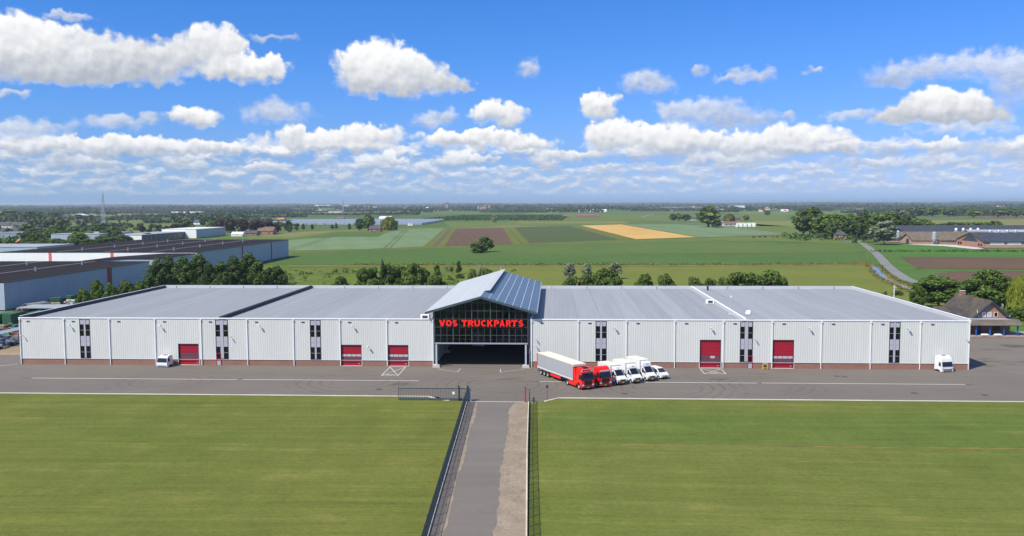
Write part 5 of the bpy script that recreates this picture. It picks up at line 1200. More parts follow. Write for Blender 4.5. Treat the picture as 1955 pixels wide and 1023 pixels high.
def tractor_unit(name, label, kind):
    root = tag(empty(name), label, 'truck')
    hi = 3.75
    cab_parts(root, 'truck_red', hi if kind == 'a' else 3.55)
    if kind == 'a':
        MB().prism([(-0.34, 2.80), (0.02, 2.74), (0.02, 2.84), (-0.34, 2.96)], -1.1, 1.1, 'y').build('sun_visor', M['black'], root)
        v = MB(); v.bar((-0.48, -0.95, 3.10), (-0.48, 0.95, 3.10), 0.05)
        for s in (-1, 1): v.bar((-0.48, s*0.95, 3.10), (-0.62, s*0.9, 3.45), 0.045)
        v.bar((-0.62, -0.9, 3.45), (-0.62, 0.9, 3.45), 0.045)
        lb = v.build('light_bar', M['steel_grey'], root)
        for k in range(4): MB().lathe([(0.0, -0.06), (0.11, -0.06), (0.13, 0.04), (0.0, 0.06)], 'y', 10, (-0.44, 0, 0)).build('spot_lamp', M['black'], lb, loc=(-0.02, -0.66+k*0.44, 3.25), rot=(0, 0, 0))
        MB().box(-1.5, -0.75, -0.45, 0.45, 3.62, 3.78).build('roof_hatch', M['black'], root, bevel=0.04)
        for s in (-1, 1):
            MB().box(-2.85, -2.26, s*1.22-0.03, s*1.22+0.03, 1.0, 3.5).build('side_deflector', M['truck_red'], root)
            MB().box(-4.55, -2.05, s*1.16-0.12, s*1.16+0.12, 0.40, 1.02).build('side_skirt', M['truck_red'], root, bevel=0.03)
    else:
        MB().box(-0.36, -0.30, -0.95, 0.95, 2.80, 2.98).build('roof_sign', M['truck_white'], root)
        for s in (-1, 1):
            MB().box(-4.0, -2.3, s*1.12-0.10, s*1.12+0.10, 0.5, 1.0).build('fuel_tank', M['steel_grey'], root, bevel=0.06)
            MB().box(-0.64, -0.05, s*1.24-0.015, s*1.24+0.03, 0.38, 0.9).build('entry_panel', M['bumper'], root)
    MB().box(-6.0, -0.6, -0.42, 0.42, 0.62, 0.98).build('chassis', M['chassis'], root)
    MB().box(-2.29, -2.25, -1.0, 1.0, 1.1, 2.9).build('cab_back', M['chassis'], root)
    MB().lathe([(0.0, 1.02), (0.55, 1.02), (0.55, 1.12), (0.0, 1.12)], 'z', 14, (-4.7, 0, 0)).build('fifth_wheel', M['chassis'], root)
    for s in (-1, 1): MB().prism([(-5.6, 0.9), (-5.45, 1.16), (-4.75, 1.16), (-4.6, 0.9), (-4.64, 0.9), (-4.79, 1.12), (-5.42, 1.12), (-5.56, 0.9)], s*0.98-0.26, s*0.98+0.26, 'y').build('mudguard', M['black'], root)
    wheels(root, (-1.1,), 1.06); wheels(root, (-5.1,), 0.98, 0.5, 0.5)
    return root
def curtain_trailer(name, label, cur, roofm, framem):
    """curtain-side semitrailer, front wall at x=0"""
    root = tag(empty(name), label, 'trailer')
    L, h = 13.6, 1.275
    MB().box(-L+0.06, -0.06, -h+0.05, h-0.05, 1.28, 3.92).build('load_body', M[cur], root)
    for s in (-1, 1):
        mb = MB(); n = 68; p = (L-0.3)/n; pts = []
        for i in range(n+1): pts.append((-L+0.15+i*p, s*(h-0.03+(0.018 if i % 2 else 0.0))))
        for (xa, ya), (xb, yb) in zip(pts, pts[1:]): mb.face([(xa, ya, 1.55), (xb, yb, 1.55), (xb, yb, 3.86), (xa, ya, 3.86)])
        c = mb.build('side_curtain', M[cur], root, fix=False)
        MB().box(-L+0.1, -0.1, s*h-0.03, s*h+0.012, 1.20, 1.52).build('side_rail', M['band_pale'], root)
        st = MB()
        for i in range(20): x = -L+0.5+i*(L-1.0)/19; st.box(x-0.04, x+0.04, s*h-0.01, s*h+0.03, 1.24, 1.62)
        tag(st.build('buckle_straps', M['chassis'], c), kind='stuff')
        MB().box(-8.6, -4.7, s*1.16-0.03, s*1.16+0.03, 0.55, 1.02).build('side_guard', M[framem], root)
        MB().box(-L-0.02, -L+0.10, s*h-0.09, s*h+0.02, 1.1, 3.98).build('rear_post', M[framem], root)
        MB().bar((-3.1, s*0.75, 0.05), (-3.1, s*0.75, 1.1), 0.07).build('landing_leg', M['chassis'], root)
        MB().box(-L, -L+0.04, s*0.95-0.2, s*0.95+0.2, 0.75, 0.9).build('tail_lamp', M['red_frame'], root)
    r = MB()
    for i in range(7): a, b = -L+i*L/7, -L+(i+1)*L/7; r.prism([(a, 3.92), (b, 3.92), (b, 4.0), ((a+b)/2, 4.02), (a, 4.0)], -h, h, 'y')
    r.build('roof', M[roofm], root)
    MB().box(-0.10, 0.06, -h, h, 3.62, 4.0).build('front_header', M[roofm], root); MB().box(-0.10, 0.0, -h, h, 1.15, 3.61).build('front_wall', M[framem] if framem == 'truck_red' else M[cur], root)
    MB().box(-L+0.1, -0.1, -h, h, 3.86, 3.95).build('top_rail', M[roofm], root)
    MB().box(-L+0.0, 0.0, -0.55, 0.55, 0.95, 1.19).build('chassis', M['chassis'], root)
    MB().box(-L+0.02, -L+0.05, -h+0.1, h-0.1, 1.2, 3.9).build('rear_doors', M[cur], root)
    MB().box(-L-0.02, -L+0.08, -1.15, 1.15, 0.5, 0.62).build('bumper_bar', M['chassis'], root)
    wheels(root, (-8.9-0.6, -10.85, -12.2), 1.06, 0.5, 0.36)
    return root
HD = math.atan2(-0.88, 0.476)
def place(o, x, y, ang=HD): o.location = (x, y, 0.0); o.rotation_euler = (0, 0, ang); return o
t1 = place(tractor_unit('truck', 'red tractor unit coupled to the grey curtain trailer', 'a'), 6.0, 145.75)
tr = place(curtain_trailer('semitrailer', 'grey curtain sided semitrailer behind the red tractor unit', 'curtain', 'cream_roof', 'truck_red'), 6.0-0.476*2.95, 145.75+0.88*2.95)
place(tractor_unit('truck', 'red tractor unit without trailer beside the first white box van', 'b'), 9.1, 147.7)
place(curtain_trailer('semitrailer', 'pale semitrailer parked inside the dark gateway', 'white', 'white', 'curtain_white'), -16.2, 184.0, R(-104))

def box_van(name, label, hi):
    root = tag(empty(name), label, 'van')
    prof = [(-2.35, 0.42), (-2.35, 2.42), (-1.75, 2.45), (-0.78+0.02, 1.52), (-0.12, 1.16), (0.0, 0.95), (0.02, 0.45), (-0.2, 0.36), (-0.42, 0.4), (-0.50, 0.62), (-0.72, 0.76), (-0.98, 0.76), (-1.2, 0.62), (-1.28, 0.4)]
    tapered(prof, 0.97, 0.16, 1.0, 2.45).build('cab', M['truck_white'], root, bevel=0.045)
    slab(root, 'windscreen', 'screen', [(-0.80, -0.80, 1.56), (-0.80, 0.80, 1.56), (-1.66, 0.70, 2.38), (-1.66, -0.70, 2.38)], 0.045)
    for s in (-1, 1):
        MB().mesh([(-0.98, s*0.905, 1.52), (-1.95, s*0.905, 1.50), (-1.95, s*0.83, 2.25), (-1.62, s*0.83, 2.25)], [(0, 1, 2, 3)]).build('side_window', M['screen'], root, loc=(0, s*0.035, 0))
        mi = MB().box(-0.86, -0.72, s*1.12-0.10, s*1.12+0.10, 1.50, 1.85).build('mirror', M['black'], root, bevel=0.02)
        MB().bar((-0.85, s*0.9, 1.55), (-0.8, s*1.1, 1.6), 0.025).build('mirror_arm', M['black'], mi)
        MB().box(-0.10, 0.02, s*0.74-0.17, s*0.74+0.17, 0.80, 1.0).build('headlight', M['lamp_glass'], root, bevel=0.02)
        MB().box(-6.1, -2.5, s*1.05-0.03, s*1.05+0.03, 0.42, 0.62).build('side_guard', M['chassis'], root)
    MB().box(-0.02, 0.05, -0.52, 0.52, 0.78, 1.02).build('grille', M['black'], root, bevel=0.01)
    MB().box(-0.12, 0.09, -0.98, 0.98, 0.34, 0.70).build('bumper', M['bumper'], root, bevel=0.03)
    MB().box(0.09, 0.11, -0.26, 0.26, 0.46, 0.58).build('number_plate', M['plate_yellow'], root)
    b = MB().box(-6.75, -2.42, -1.06, 1.06, 0.82, hi).build('box_body', M['truck_white'], root, bevel=0.03)
    MB().box(-6.7, -2.47, -1.02, 1.02, hi+0.001, hi+0.03).build('box_roof', M['van_roof'], b)
    f = MB()
    for s in (-1, 1):
        f.box(-6.75, -2.42, s*1.065-0.012, s*1.065+0.012, hi-0.10, hi-0.03); f.box(-2.47, -2.39, s*1.03-0.03, s*1.03+0.03, 0.82, hi)
    f.box(-2.42, -2.395, -1.06, 1.06, hi-0.10, hi-0.02); f.build('edge_profile', M['band_pale'], b)
    MB().prism([(-2.40, 2.44), (-1.55, 2.47), (-1.75, hi-0.45), (-2.15, hi-0.18), (-2.40, hi-0.14)], -0.88, 0.88, 'y').build('wind_deflector', M['truck_white'], root, bevel=0.08)
    e = MB(); e.mesh([(-1.60, 0.05, 2.85), (-1.60, 0.30, 3.05), (-1.62, 0.12, 2.62)], [(0, 1, 2)]); e.mesh([(-1.60, -0.02, 2.85), (-1.62, -0.06, 2.62), (-1.60, -0.25, 3.0)], [(0, 1, 2)])
    e.build('emblem', M['red_frame'], root, loc=(0.06, 0, hi*0.36-1.18))
    MB().box(-6.7, -1.4, -0.42, 0.42, 0.48, 0.72).build('chassis', M['chassis'], root)
    wheels(root, (-0.85,), 0.84, 0.35, 0.24); wheels(root, (-4.75,), 0.82, 0.35, 0.34)
    return root
for (x, y, hi, lab) in ((12.25, 149.75, 3.15, 'white box van next to the red tractor unit without trailer'), (15.0, 151.15, 3.35, 'white box van with cream roof, middle one of three'), (17.75, 153.0, 3.55, 'tallest white box van, next to the small white van')):
    o = place(box_van('box_van', lab, hi), x, y); o['group'] = 'white box vans parked in a row'
def small_van():
    root = tag(empty('small_van'), 'small white panel van at the right end of the parked row', 'van')
    prof = [(-4.45, 0.45), (-4.45, 1.0), (-4.38, 1.75), (-4.1, 1.86), (-1.95, 1.86), (-1.62, 1.78), (-0.72, 1.16), (-0.15, 0.98), (0.0, 0.78), (0.02, 0.42), (-0.15, 0.28), (-0.50, 0.3), (-0.56, 0.52), (-0.76, 0.66), (-1.0, 0.66), (-1.2, 0.52), (-1.26, 0.3), (-3.2, 0.3), (-3.26, 0.52), (-3.46, 0.66), (-3.7, 0.66), (-3.9, 0.52), (-3.96, 0.3), (-4.4, 0.36)]
    tapered(prof, 0.88, 0.17, 0.9, 1.86).build('body', M['truck_white'], root, bevel=0.05)
    slab(root, 'windscreen', 'screen', [(-0.76, -0.74, 1.19), (-0.76, 0.74, 1.19), (-1.60, 0.62, 1.76), (-1.60, -0.62, 1.76)], 0.035)
    for s in (-1, 1):
        MB().mesh([(-0.98, s*0.86, 1.18), (-2.15, s*0.86, 1.18), (-2.15, s*0.785, 1.68), (-1.62, s*0.785, 1.68)], [(0, 1, 2, 3)]).build('side_window', M['screen'], root, loc=(0, s*0.01, 0))
        MB().box(-0.22, -0.02, s*0.66-0.14, s*0.66+0.14, 0.74, 0.88).build('headlight', M['lamp_glass'], root, bevel=0.02)
        MB().box(-0.98, -0.86, s*0.98-0.09, s*0.98+0.09, 1.1, 1.26).build('mirror', M['truck_white'], root, bevel=0.02)
    MB().box(-0.04, 0.05, -0.6, 0.6, 0.36, 0.54).build('grille', M['black'], root, bevel=0.015)
    MB().box(-0.03, 0.035, -0.45, 0.45, 0.70, 0.74).build('trim_strip', M['black'], root)
    MB().box(0.05, 0.06, -0.26, 0.26, 0.56, 0.67).build('number_plate', M['plate_yellow'], root)
    wheels(root, (-0.88, -3.58), 0.78, 0.31, 0.2)
    return root
place(small_van(), 20.3, 155.0)

def loose_cab(name, label, hi, ln, half, loc, ang):
    """a cab shell set down on the ground"""
    root = tag(empty(name, loc, ang), label, 'truck cab')
    b = -ln; zs, zt = 0.98, 1.82
    if hi > 2.5: zs, zt = 1.05, 1.95
    prof = [(b, 0.30), (b, hi-0.22), (b+0.18, hi-0.04), (b+0.7, hi), (b+ln*0.62, hi-0.06), (-0.42, zt+(0.14 if hi < 2.5 else 0.5)), (-0.28, zt), (-0.03, zs), (0.02, 0.5), (0.0, 0.10), (-0.10, 0.06), (-0.55, 0.06), (-0.65, 0.34), (-1.35, 0.42), (-1.6, 0.34)]
    tapered(prof, half, 0.15, 0.9, hi).build('cab', M['truck_white'], root, bevel=0.06)
    i = half-0.1
    slab(root, 'windscreen', 'screen', [(-0.02, -i, zs+0.02), (-0.02, i, zs+0.02), (-0.272, i-0.09, zt-0.02), (-0.272, -i+0.09, zt-0.02)], 0.03)
    for s in (-1, 1):
        MB().mesh([(-0.32, s*(half-0.005), zs+0.1), (-1.0, s*(half-0.005), zs+0.1), (-1.0, s*(half-0.1), zt-0.08), (-0.5, s*(half-0.1), zt-0.08)], [(0, 1, 2, 3)]).build('side_window', M['screen'], root, loc=(0, s*0.012, 0))
        MB().box(-0.3, -0.24, s*half-0.01, s*half+0.03, 0.6, 0.75).build('door_handle', M['black'], root)
        MB().box(0.0, 0.035, s*(half-0.3)-0.14, s*(half-0.3)+0.14, 0.62 if hi > 2.5 else 0.2, 0.72 if hi > 2.5 else 0.32).build('marker_lamp', M['bumper'], root)
    for k in range(2 if hi > 2.5 else 1):
        MB().box(0.0, 0.04, -half+0.35, half-0.35, 0.22+k*0.24, 0.36+k*0.24).build('grille_slot', M['black'], root)
    MB().box(b+0.75, b+1.15, -0.35, 0.35, hi-0.02, hi+0.05).build('roof_hatch', M['bumper'], root)
    if hi < 2.5:
        for s in (-1, 1): MB().bar((-0.75, s*0.85, hi-0.12), (-0.75, s*0.85, hi+0.22), 0.04).build('beacon_post', M['bumper'], root)
    MB().box(b+0.1, -0.15, -half+0.15, half-0.15, 0.0, 0.30).build('support_frame', M['chassis'], root)
    return root
loose_cab('truck_cab', 'white low roofed truck cab on the ground left of a red door', 2.25, 2.1, 1.15, (-76.75, 163.3, 0), R(-90-9))
loose_cab('truck_cab', 'white high roofed truck cab on the ground by the right end of the facade', 3.05, 2.2, 1.22, (74.05, 163.2, 0), R(-90+14))

# ------------------------------------------------------------------ gate, fences, posts
def bar_fence(name, label, pts, h=2.05, sp=2.5, gap=0.11):
    root = tag(empty(name, (pts[0][0], pts[0][1], 0)), label, 'fence'); o0 = Vector(pts[0])
    pos = []
    for a, b in zip(pts, pts[1:]):
        a, b = Vector(a), Vector(b); n = max(1, round((b-a).length/sp))
        pos += [a+(b-a)*i/n for i in range(n)]
    pos.append(Vector(pts[-1]))
    pm = MB().box(-0.035, 0.035, -0.035, 0.035, 0, h+0.12).data('post', M['fence_green'])
    cache = {}
    for i, p in enumerate(pos):
        link('post', pm, root, (p.x-o0.x, p.y-o0.y, 0))
        if i+1 < len(pos):
            d = pos[i+1]-p; L = round(d.length, 3); key = L
            if key not in cache:
                mb = MB(); n = int(L/gap)
                for k in range(1, n): x = L*k/n; mb.box(x-0.011, x+0.011, -0.012, 0.012, 0.12, h+0.05)
                for z in (0.18, h*0.5, h-0.05): mb.box(0.04, L-0.04, -0.014, 0.014, z-0.025, z+0.025)
                cache[key] = mb.data('fence_panel', M['fence_green'])
            link('fence_panel', cache[key], root, (p.x-o0.x, p.y-o0.y, 0), (0, 0, math.atan2(d.y, d.x)))
    return root
bar_fence('fence', 'dark green bar fence along the left side of the driveway', [(-13.9, 135.6), (-13.25, 116), (-12.6, 96), (-12.05, 80), (-11.4, 62)])
bar_fence('fence', 'dark green bar fence along the right side of the driveway', [(-3.75, 135.0), (-3.25, 110), (-2.42, 80), (-1.95, 62)])
def sliding_gate():
    root = tag(empty('sliding_gate', (-25.1, 136.75, 0)), 'dark green sliding gate standing open left of the driveway', 'gate'); L = 11.6
    MB().box(0, L, -0.12, 0.12, 0.12, 0.42).build('bottom_beam', M['steel_blue'], root)
    MB().box(0, L, -0.05, 0.05, 1.98, 2.08).build('top_rail', M['fence_green'], root)
    MB().box(-0.04, 0.04, -0.05, 0.05, 0.42, 2.08).build('end_stile', M['fence_green'], root); MB().box(L-0.04, L+0.04, -0.05, 0.05, 0.42, 2.08).build('end_stile', M['fence_green'], root)
    mb = MB(); n = 44
    for k in range(1, n): x = L*k/n; mb.box(x-0.024, x+0.024, -0.02, 0.02, 0.42, 2.0)
    tag(mb.build('infill_bars', M['fence_green'], root), kind='stuff')
    MB().box(8.8, 9.15, -0.07, -0.03, 1.1, 1.5).build('notice_plate', M['white'], root)
sliding_gate()
for x, y, w_, h, m_, nm, lab, cat in ((-15.2, 136.45, 0.12, 2.5, 'fence_green', 'gate_post', 'dark guide post in the middle of the open sliding gate', 'post'),
                                      (-13.75, 136.25, 0.14, 2.5, 'fence_green', 'gate_post', 'tall dark post where the left fence meets the gate', 'post'),
                                      (-4.45, 136.35, 0.10, 2.35, 'red_frame', 'gate_post', 'red post at the right side of the driveway entrance', 'post')):
    o = tag(empty(nm, (x, y, 0)), lab, cat)
    MB().box(-w_, w_, -w_, w_, 0, h).build('post', M[m_], o, bevel=0.02); MB().box(-w_*1.3, w_*1.3, -w_*1.3, w_*1.3, h, h+0.05).build('cap', M['fence_green'], o)
o = tag(empty('gate_cabinet', (-13.45, 136.6, 0)), 'white gate motor cabinet beside the tall dark post', 'cabinet')
MB().box(-0.2, 0.2, -0.2, 0.2, 0.05, 1.95).build('casing', M['steel_grey'], o, bevel=0.03); MB().box(-0.25, 0.25, -0.25, 0.25, 0, 0.05).build('plinth', M['concrete_pale'], o)
o = tag(empty('catch_frame', (-3.75, 136.3, 0)), 'thin dark catch frame next to the red post', 'frame')
mb = MB(); mb.bar((0, 0, 0), (0, 0, 2.1), 0.04); mb.bar((-0.6, 0, 2.1), (0.05, 0, 2.1), 0.03); mb.bar((-0.55, 0, 0.1), (0, 0, 0.1), 0.03); mb.build('frame', M['fence_green'], o)
MB().box(-0.08, 0.08, -0.08, 0.08, 0, 0.04).build('foot', M['concrete_pale'], o)
o = tag(empty('sign_pole', (-0.95, 137.4, 0)), 'slim pole with small dark sign at the kerb corner', 'sign')
MB().bar((0, 0, 0), (0, 0, 2.2), 0.035).build('pole', M['fence_green'], o); MB().box(-0.18, 0.18, -0.03, 0.03, 2.1, 2.55).build('sign_plate', M['navy_trim'], o)
o = tag(empty('timber_post', (-3.1, 135.4, 0)), 'short weathered timber post at the right fence end', 'post')
MB().box(-0.14, 0.14, -0.14, 0.14, 0, 1.0).build('post', M['bark'], o, bevel=0.03); MB().box(-0.3, 0.3, -0.3, 0.3, 0, 0.12).build('foot', M['concrete_pale'], o)

# ------------------------------------------------------------------ house at the right edge with carport
def gable_roof(mb, x0, x1, y0, y1, ze, zr_, along='y', th=0.18, ov=0.5):
    """two sloping slabs over a footprint"""
    if along == 'y':
        c = (x0+x1)/2; s = (zr_-ze)/(c-x0)
        for a, b, za, zb in ((x0-ov, c, ze-ov*s, zr_), (c, x1+ov, zr_, ze-ov*s)): mb.prism([(a, za), (b, zb), (b, zb+th), (a, za+th)], y0-ov, y1+ov, 'y')
    else:
        c = (y0+y1)/2; s = (zr_-ze)/(c-y0)
        for a, b, za, zb in ((y0-ov, c, ze-ov*s, zr_), (c, y1+ov, zr_, ze-ov*s)): mb.prism([(a, za), (b, zb), (b, zb+th), (a, za+th)], x0-ov, x1+ov, 'x')
    return mb
def house_right():
    root = tag(empty('brick_house', (105.5, 211.0, 0)), 'red brick house with dark tiled gable roof at the right edge', 'house')
    w_, d, ze, zr_ = 4.6, 17.0, 3.7, 8.0
    MB().prism([(-w_, 0), (w_, 0), (w_, ze), (0, zr_-0.05), (-w_, ze)], 0, d, 'y').build('wall', M['brick_house'], root)
    r = gable_roof(MB(), -w_, w_, 0, d, ze, zr_, 'y', 0.22, 0.55).build('roof', M['house_tile'], root)
    for s in (-1, 1): MB().prism([(0, zr_-0.30), (s*(w_+0.6), ze-0.86), (s*(w_+0.6), ze-0.45), (0, zr_+0.12)], -0.64, -0.555, 'y').build('verge_board', M['navy_trim'], r)
    ch = MB().box(-0.55, 0.55, d-2.6, d-1.6, zr_-0.6, zr_+1.0).build('chimney', M['brick_house'], r); MB().box(-0.65, 0.65, d-2.7, d-1.5, zr_+1.0, zr_+1.12).build('chimney_cap', M['concrete_pale'], ch)
    for x in (-1.7, -0.4, 1.1):
        f = MB(); f.box(x-0.45, x-0.37, -0.06, 0.02, 4.2, 5.4); f.box(x+0.37, x+0.45, -0.06, 0.02, 4.2, 5.4); f.box(x-0.37, x+0.37, -0.06, 0.02, 5.32, 5.4); f.box(x-0.37, x+0.37, -0.06, 0.02, 4.2, 4.28)
        wi = f.build('window', M['white'], root); MB().box(x-0.37, x+0.37, -0.03, 0.0, 4.28, 5.32).build('pane', M['win_glass'] if x > 1 else M['spandrel'], wi)
    MB().box(w_-1.4, w_-0.1, -0.25, 0.0, 5.0-0.6, 5.1-0.6).build('lamp_bracket', M['white'], root)
    MB().bar((-2.9, -0.15, 3.6), (-3.4, -0.15, 5.9), 0.07).build('downpipe', M['white'], root)
    # side wing with its own low roof and white dormer cheek
    MB().box(-w_-5.2, -w_-0.01, 4.2, 13.0, 0, 2.9).build('side_wing', M['brick_house'], root)
    MB().prism([(3.6, 2.7), (8.6, 5.6), (13.4, 2.7), (13.4, 2.9), (8.6, 5.82), (3.6, 2.9)], -w_-5.6, -w_+1.6, 'x').build('wing_roof', M['house_tile'], root)
    MB().prism([(-5.3, 3.3), (-2.9, 5.35), (-4.1, 3.4)], 2.9, 3.05, 'y').build('dormer_cheek', M['white'], root)
    # carport on blue posts
    cp = MB().prism([(-4.3, 2.75), (-0.7, 2.75), (-0.7, 3.88), (-2.4, 3.88)], -9.6, 5.4, 'x').build('carport_roof', M['carport_tile'], root)
    MB().box(-9.4, 3.4, -2.5, -0.1, 3.881, 3.95).build('roof_deck', M['grey_roof'], cp)
    MB().box(-9.7, 5.5, -4.40, -4.31, 2.66, 2.80).build('gutter', M['bumper'], cp)
    for x in (-8.4, -5.2, -2.0, 1.2, 4.4):
        MB().box(x-0.13, x+0.13, -3.9, -3.64, 0.0, 2.75).build('carport_post', M['blue_post'], root)
    MB().box(-3.5, -2.2, -0.06, 0.0, 0.1, 2.2).build('door', M['navy_trim'], root); MB().box(0.4, 2.2, -0.06, 0.0, 0.8, 2.1).build('ground_window', M['win_glass'], root)
house_right()
sheet('paved_terrace', [(92, 204.8), (140, 204.8), (140, 214.0), (92, 214.0)], 'brick_paving', 0.30)
tag(MB().box(90, 145, 204.4, 204.79, 0, 0.42).build('retaining_wall', M['brick_paving']), 'low brick retaining wall in front of the carport', 'wall')
for x, lab in ((101.6, 'white covered seat on the terrace below the left carport post'), (104.6, 'white covered seat on the terrace between two carport posts')):
    o = tag(empty('garden_seat', (x, 205.6, 0.3)), lab, 'seat')
    MB().prism([(-0.9, 0.35), (0.9, 0.35), (0.6, 0.62), (-0.6, 0.62)], -0.35, 0.35, 'y').build('cover', M['white'], o, bevel=0.05)
    for s in (-1, 1): MB().box(s*0.5-0.05, s*0.5+0.05, -0.05, 0.05, 0, 0.35).build('leg', M['white'], o)
o = tag(empty('camera_mast', (83.2, 213, 0)), 'white camera mast behind the right roof edge', 'mast')
MB().bar((0, 0, 0), (0, 0, 11.6), 0.10).build('pole', M['white'], o); MB().box(-0.15, 0.5, -0.15, 0.15, 11.0, 11.3).build('camera_head', M['steel_grey'], o)
sheet('house_lawn', [(108, 214.5), (150, 214.5), (160, 262), (112, 262), (96, 236), (83, 236), (84, 205.6), (92, 205.6), (92, 214.2)], 'pasture_bright', 0.02)

# ------------------------------------------------------------------ dark-roofed warehouses on the left
def big_shed(name, label, x0, x1, y0, y1, h, wallm, frontm, stripes=(), stripm='stripe_red_shade', roofpat=True, step=6.0):
    root = tag(empty(name, (x0, y0, 0)), label, 'warehouse'); L, D = x1-x0, y1-y0
    # right wall as upright panels
    n = round(D/step); p = D/n
    for i in range(n):
        mm = wallm
        mb = MB(); k = 8
        for j in range(k):
            a = i*p+0.03+j*(p-0.06)/k; b = a+(p-0.06)/k; e = 0.04 if j % 2 else 0.0
            mb.face([(L+e, a, 0), (L+e, b, 0), (L+e, b, h), (L+e, a, h)]); mb.face([(L, b, 0), (L+0.04, b, 0), (L+0.04, b, h), (L, b, h)])
        mb.build('wall_panel', M[mm], root, fix=False)
    for s in stripes: MB().box(L+0.05, L+0.12, s-(1.6 if len(stripes) == 1 else 0.9), s+(1.6 if len(stripes) == 1 else 0.9), 0, h).build('stripe_panel', M[stripm], root)
    if frontm == 'white':
        for s in (24.0, 53.0): MB().box(s-0.7, s+0.7, -0.12, -0.065, 0, h).build('stripe_panel', M['stripe_pink'], root)
    MB().box(0.02, L-0.02, 0.05, D-0.02, 0, h-0.05).build('core_wall', M['clad_bluegrey'], root)
    n = max(1, round(L/step)); p = L/n
    for i in range(n):
        mm = frontm
        MB().box(i*p+0.02, (i+1)*p-0.02, -0.06, 0.05, 0, h).build('front_panel', M[mm], root)
    r = MB().box(-0.1, L+0.15, -0.15, D+0.1, h, h+0.22).build('roof', M['bitumen'], root)
    MB().box(L+0.15, L+0.22, -0.15, D+0.1, h-0.15, h+0.30).build('roof_trim', M['bitumen_strip'], root)
    for i in range(1, round(L/22)):
        x = L-i*22.0
        MB().prism([(x-0.35, h+0.22), (x, h+0.4), (x+0.35, h+0.22)], 2, D-2, 'y').build('ridge_light', M['bitumen_strip'], r)
        for j in range(int(D/30)):
            MB().lathe([(0.0, 0), (0.28, 0), (0.28, 1.3), (0.4, 1.3), (0.4, 1.5), (0.0, 1.5)], 'z', 8).build('vent_pipe', M['galvanised'], r, loc=(x+6, 12+j*30, h+0.2))
    return root
big_shed('left_warehouse', 'warehouse with blue grey shaded wall and dark roof beyond the left hall', -290, -166.5, 252, 346, 8.3, 'clad_bluegrey', 'clad_bluegrey', (62,))
big_shed('left_warehouse', 'long warehouse with white front, red stripes and dark roof', -254, -161.5, 382, 517, 10.0, 'clad_bluegrey', 'white', (57, 103), 'stripe_red_shade')
root = tag(empty('link_building', (-200, 347, 0)), 'lower dark roofed link between the two left warehouses', 'warehouse')
MB().prism([(0, 0), (38, 0), (38, 9.5), (24, 9.5), (0, 7.9)], 0.0, 34.5, 'y').build('wall', M['clad_bluegrey'], root)
MB().prism([(-0.2, 7.9), (24, 9.5), (38.2, 9.5), (38.2, 9.7), (24, 9.7), (-0.2, 8.1)], -0.3, 34.7, 'y').build('roof', M['bitumen'], root)
def plain_shed(name, label, x0, x1, y0, y1, h, fm, sm, rm, open_front=False):
    root = tag(empty(name, (x0, y0, 0)), label, 'shed'); L, D = x1-x0, y1-y0
    MB().box(0, L, 0, 0.2, 0, h).build('front_wall', M[fm], root)
    n = max(2, round(D/9)); p = D/n
    for i in range(n): MB().box(L-0.2, L, i*p+(0.1 if i else 0.21), (i+1)*p-0.1, 0, h).build('side_panel', M[sm], root)
    MB().box(L-0.3, L-0.21, 0.21, D, 0, h-0.2).build('inner_wall', M['frame_dark'], root)
    MB().box(0, 0.2, 0.21, D, 0, h).build('side_wall', M[sm], root); MB().box(0.21, L-0.31, D-0.2, D, 0, h).build('back_wall', M[sm], root)
    MB().box(-0.2, L+0.2, -0.2, D+0.2, h+0.001, h+0.3).build('roof', M[rm], root)
    if open_front:
        for i in range(n+1): MB().box(L, L+0.25, i*p-0.12, i*p+0.12, 0, h).build('post', M['clad_bluegrey'], root)
    return root
plain_shed('far_shed', 'white fronted tall hall with blue grey side beyond the dark roofs', -367, -334, 790, 862, 8.2, 'white', 'clad_bluegrey', 'white_roof')
plain_shed('far_shed', 'dark open sided shed left of the white fronted hall', -372, -345, 705, 792, 6.0, 'white', 'frame_dark', 'grey_roof', True)
plain_shed('far_shed', 'blue grey shed behind the village trees on the left', -414, -373, 690, 745, 7.5, 'clad_bluegrey', 'clad_bluegrey', 'grey_roof')
# low building at the far left edge
plain_shed('far_shed', 'low pale blue building at the left edge beyond the dark roof', -400, -326, 528, 570, 5.0, 'clad_bluegrey', 'clad_bluegrey', 'grey_roof')

# ------------------------------------------------------------------ storage yard left of the hall
rnd = random.Random(21)
def crate(parent_name, label, x, y, w_, d, h, m_, rot=0):
    o = tag(empty(parent_name, (x, y, 0.01), rot), label, 'container')
    MB().box(-w_/2, w_/2, -d/2, d/2, 0.12, h).build('body', M[m_], o, bevel=0.02)
    rb = MB()
    for k in range(9): xx = -w_/2+0.15+k*(w_-0.3)/8; rb.box(xx-0.04, xx+0.04, -d/2-0.04, -d/2-0.001, 0.16, h-0.06)
    rb.build('ribs', M[m_], o); MB().box(-w_/2, w_/2, -d/2+0.1, d/2-0.1, 0, 0.119).build('skid', M['chassis'], o)
crate('container', 'green steel container at the left frame edge', -149.6, 224, 2.6, 6, 2.6, 'green_crate')
crate('container', 'second green container from the left frame edge', -146.2, 224.6, 2.4, 6, 2.7, 'green_crate')
crate('container', 'pale green container beside the rusty shelter post', -141.0, 227.5, 3.4, 5, 2.7, 'green_crate')
crate('container', 'bright green skip by the foot of the blue grey warehouse', -160.6, 268.5, 3.6, 2.2, 2.0, 'green_crate', 0.2)
crate('container', 'small turquoise skip right of the bright green skip', -160.4, 277, 2.4, 2.0, 1.8, 'green_crate', -0.3)
o = tag(empty('shelter', (-150, 236, 0)), 'flat grey roofed shelter on rusty posts left of the hall', 'shelter')
MB().box(0, 13, -4, 4, 3.0, 3.2).build('roof', M['grey_roof'], o)
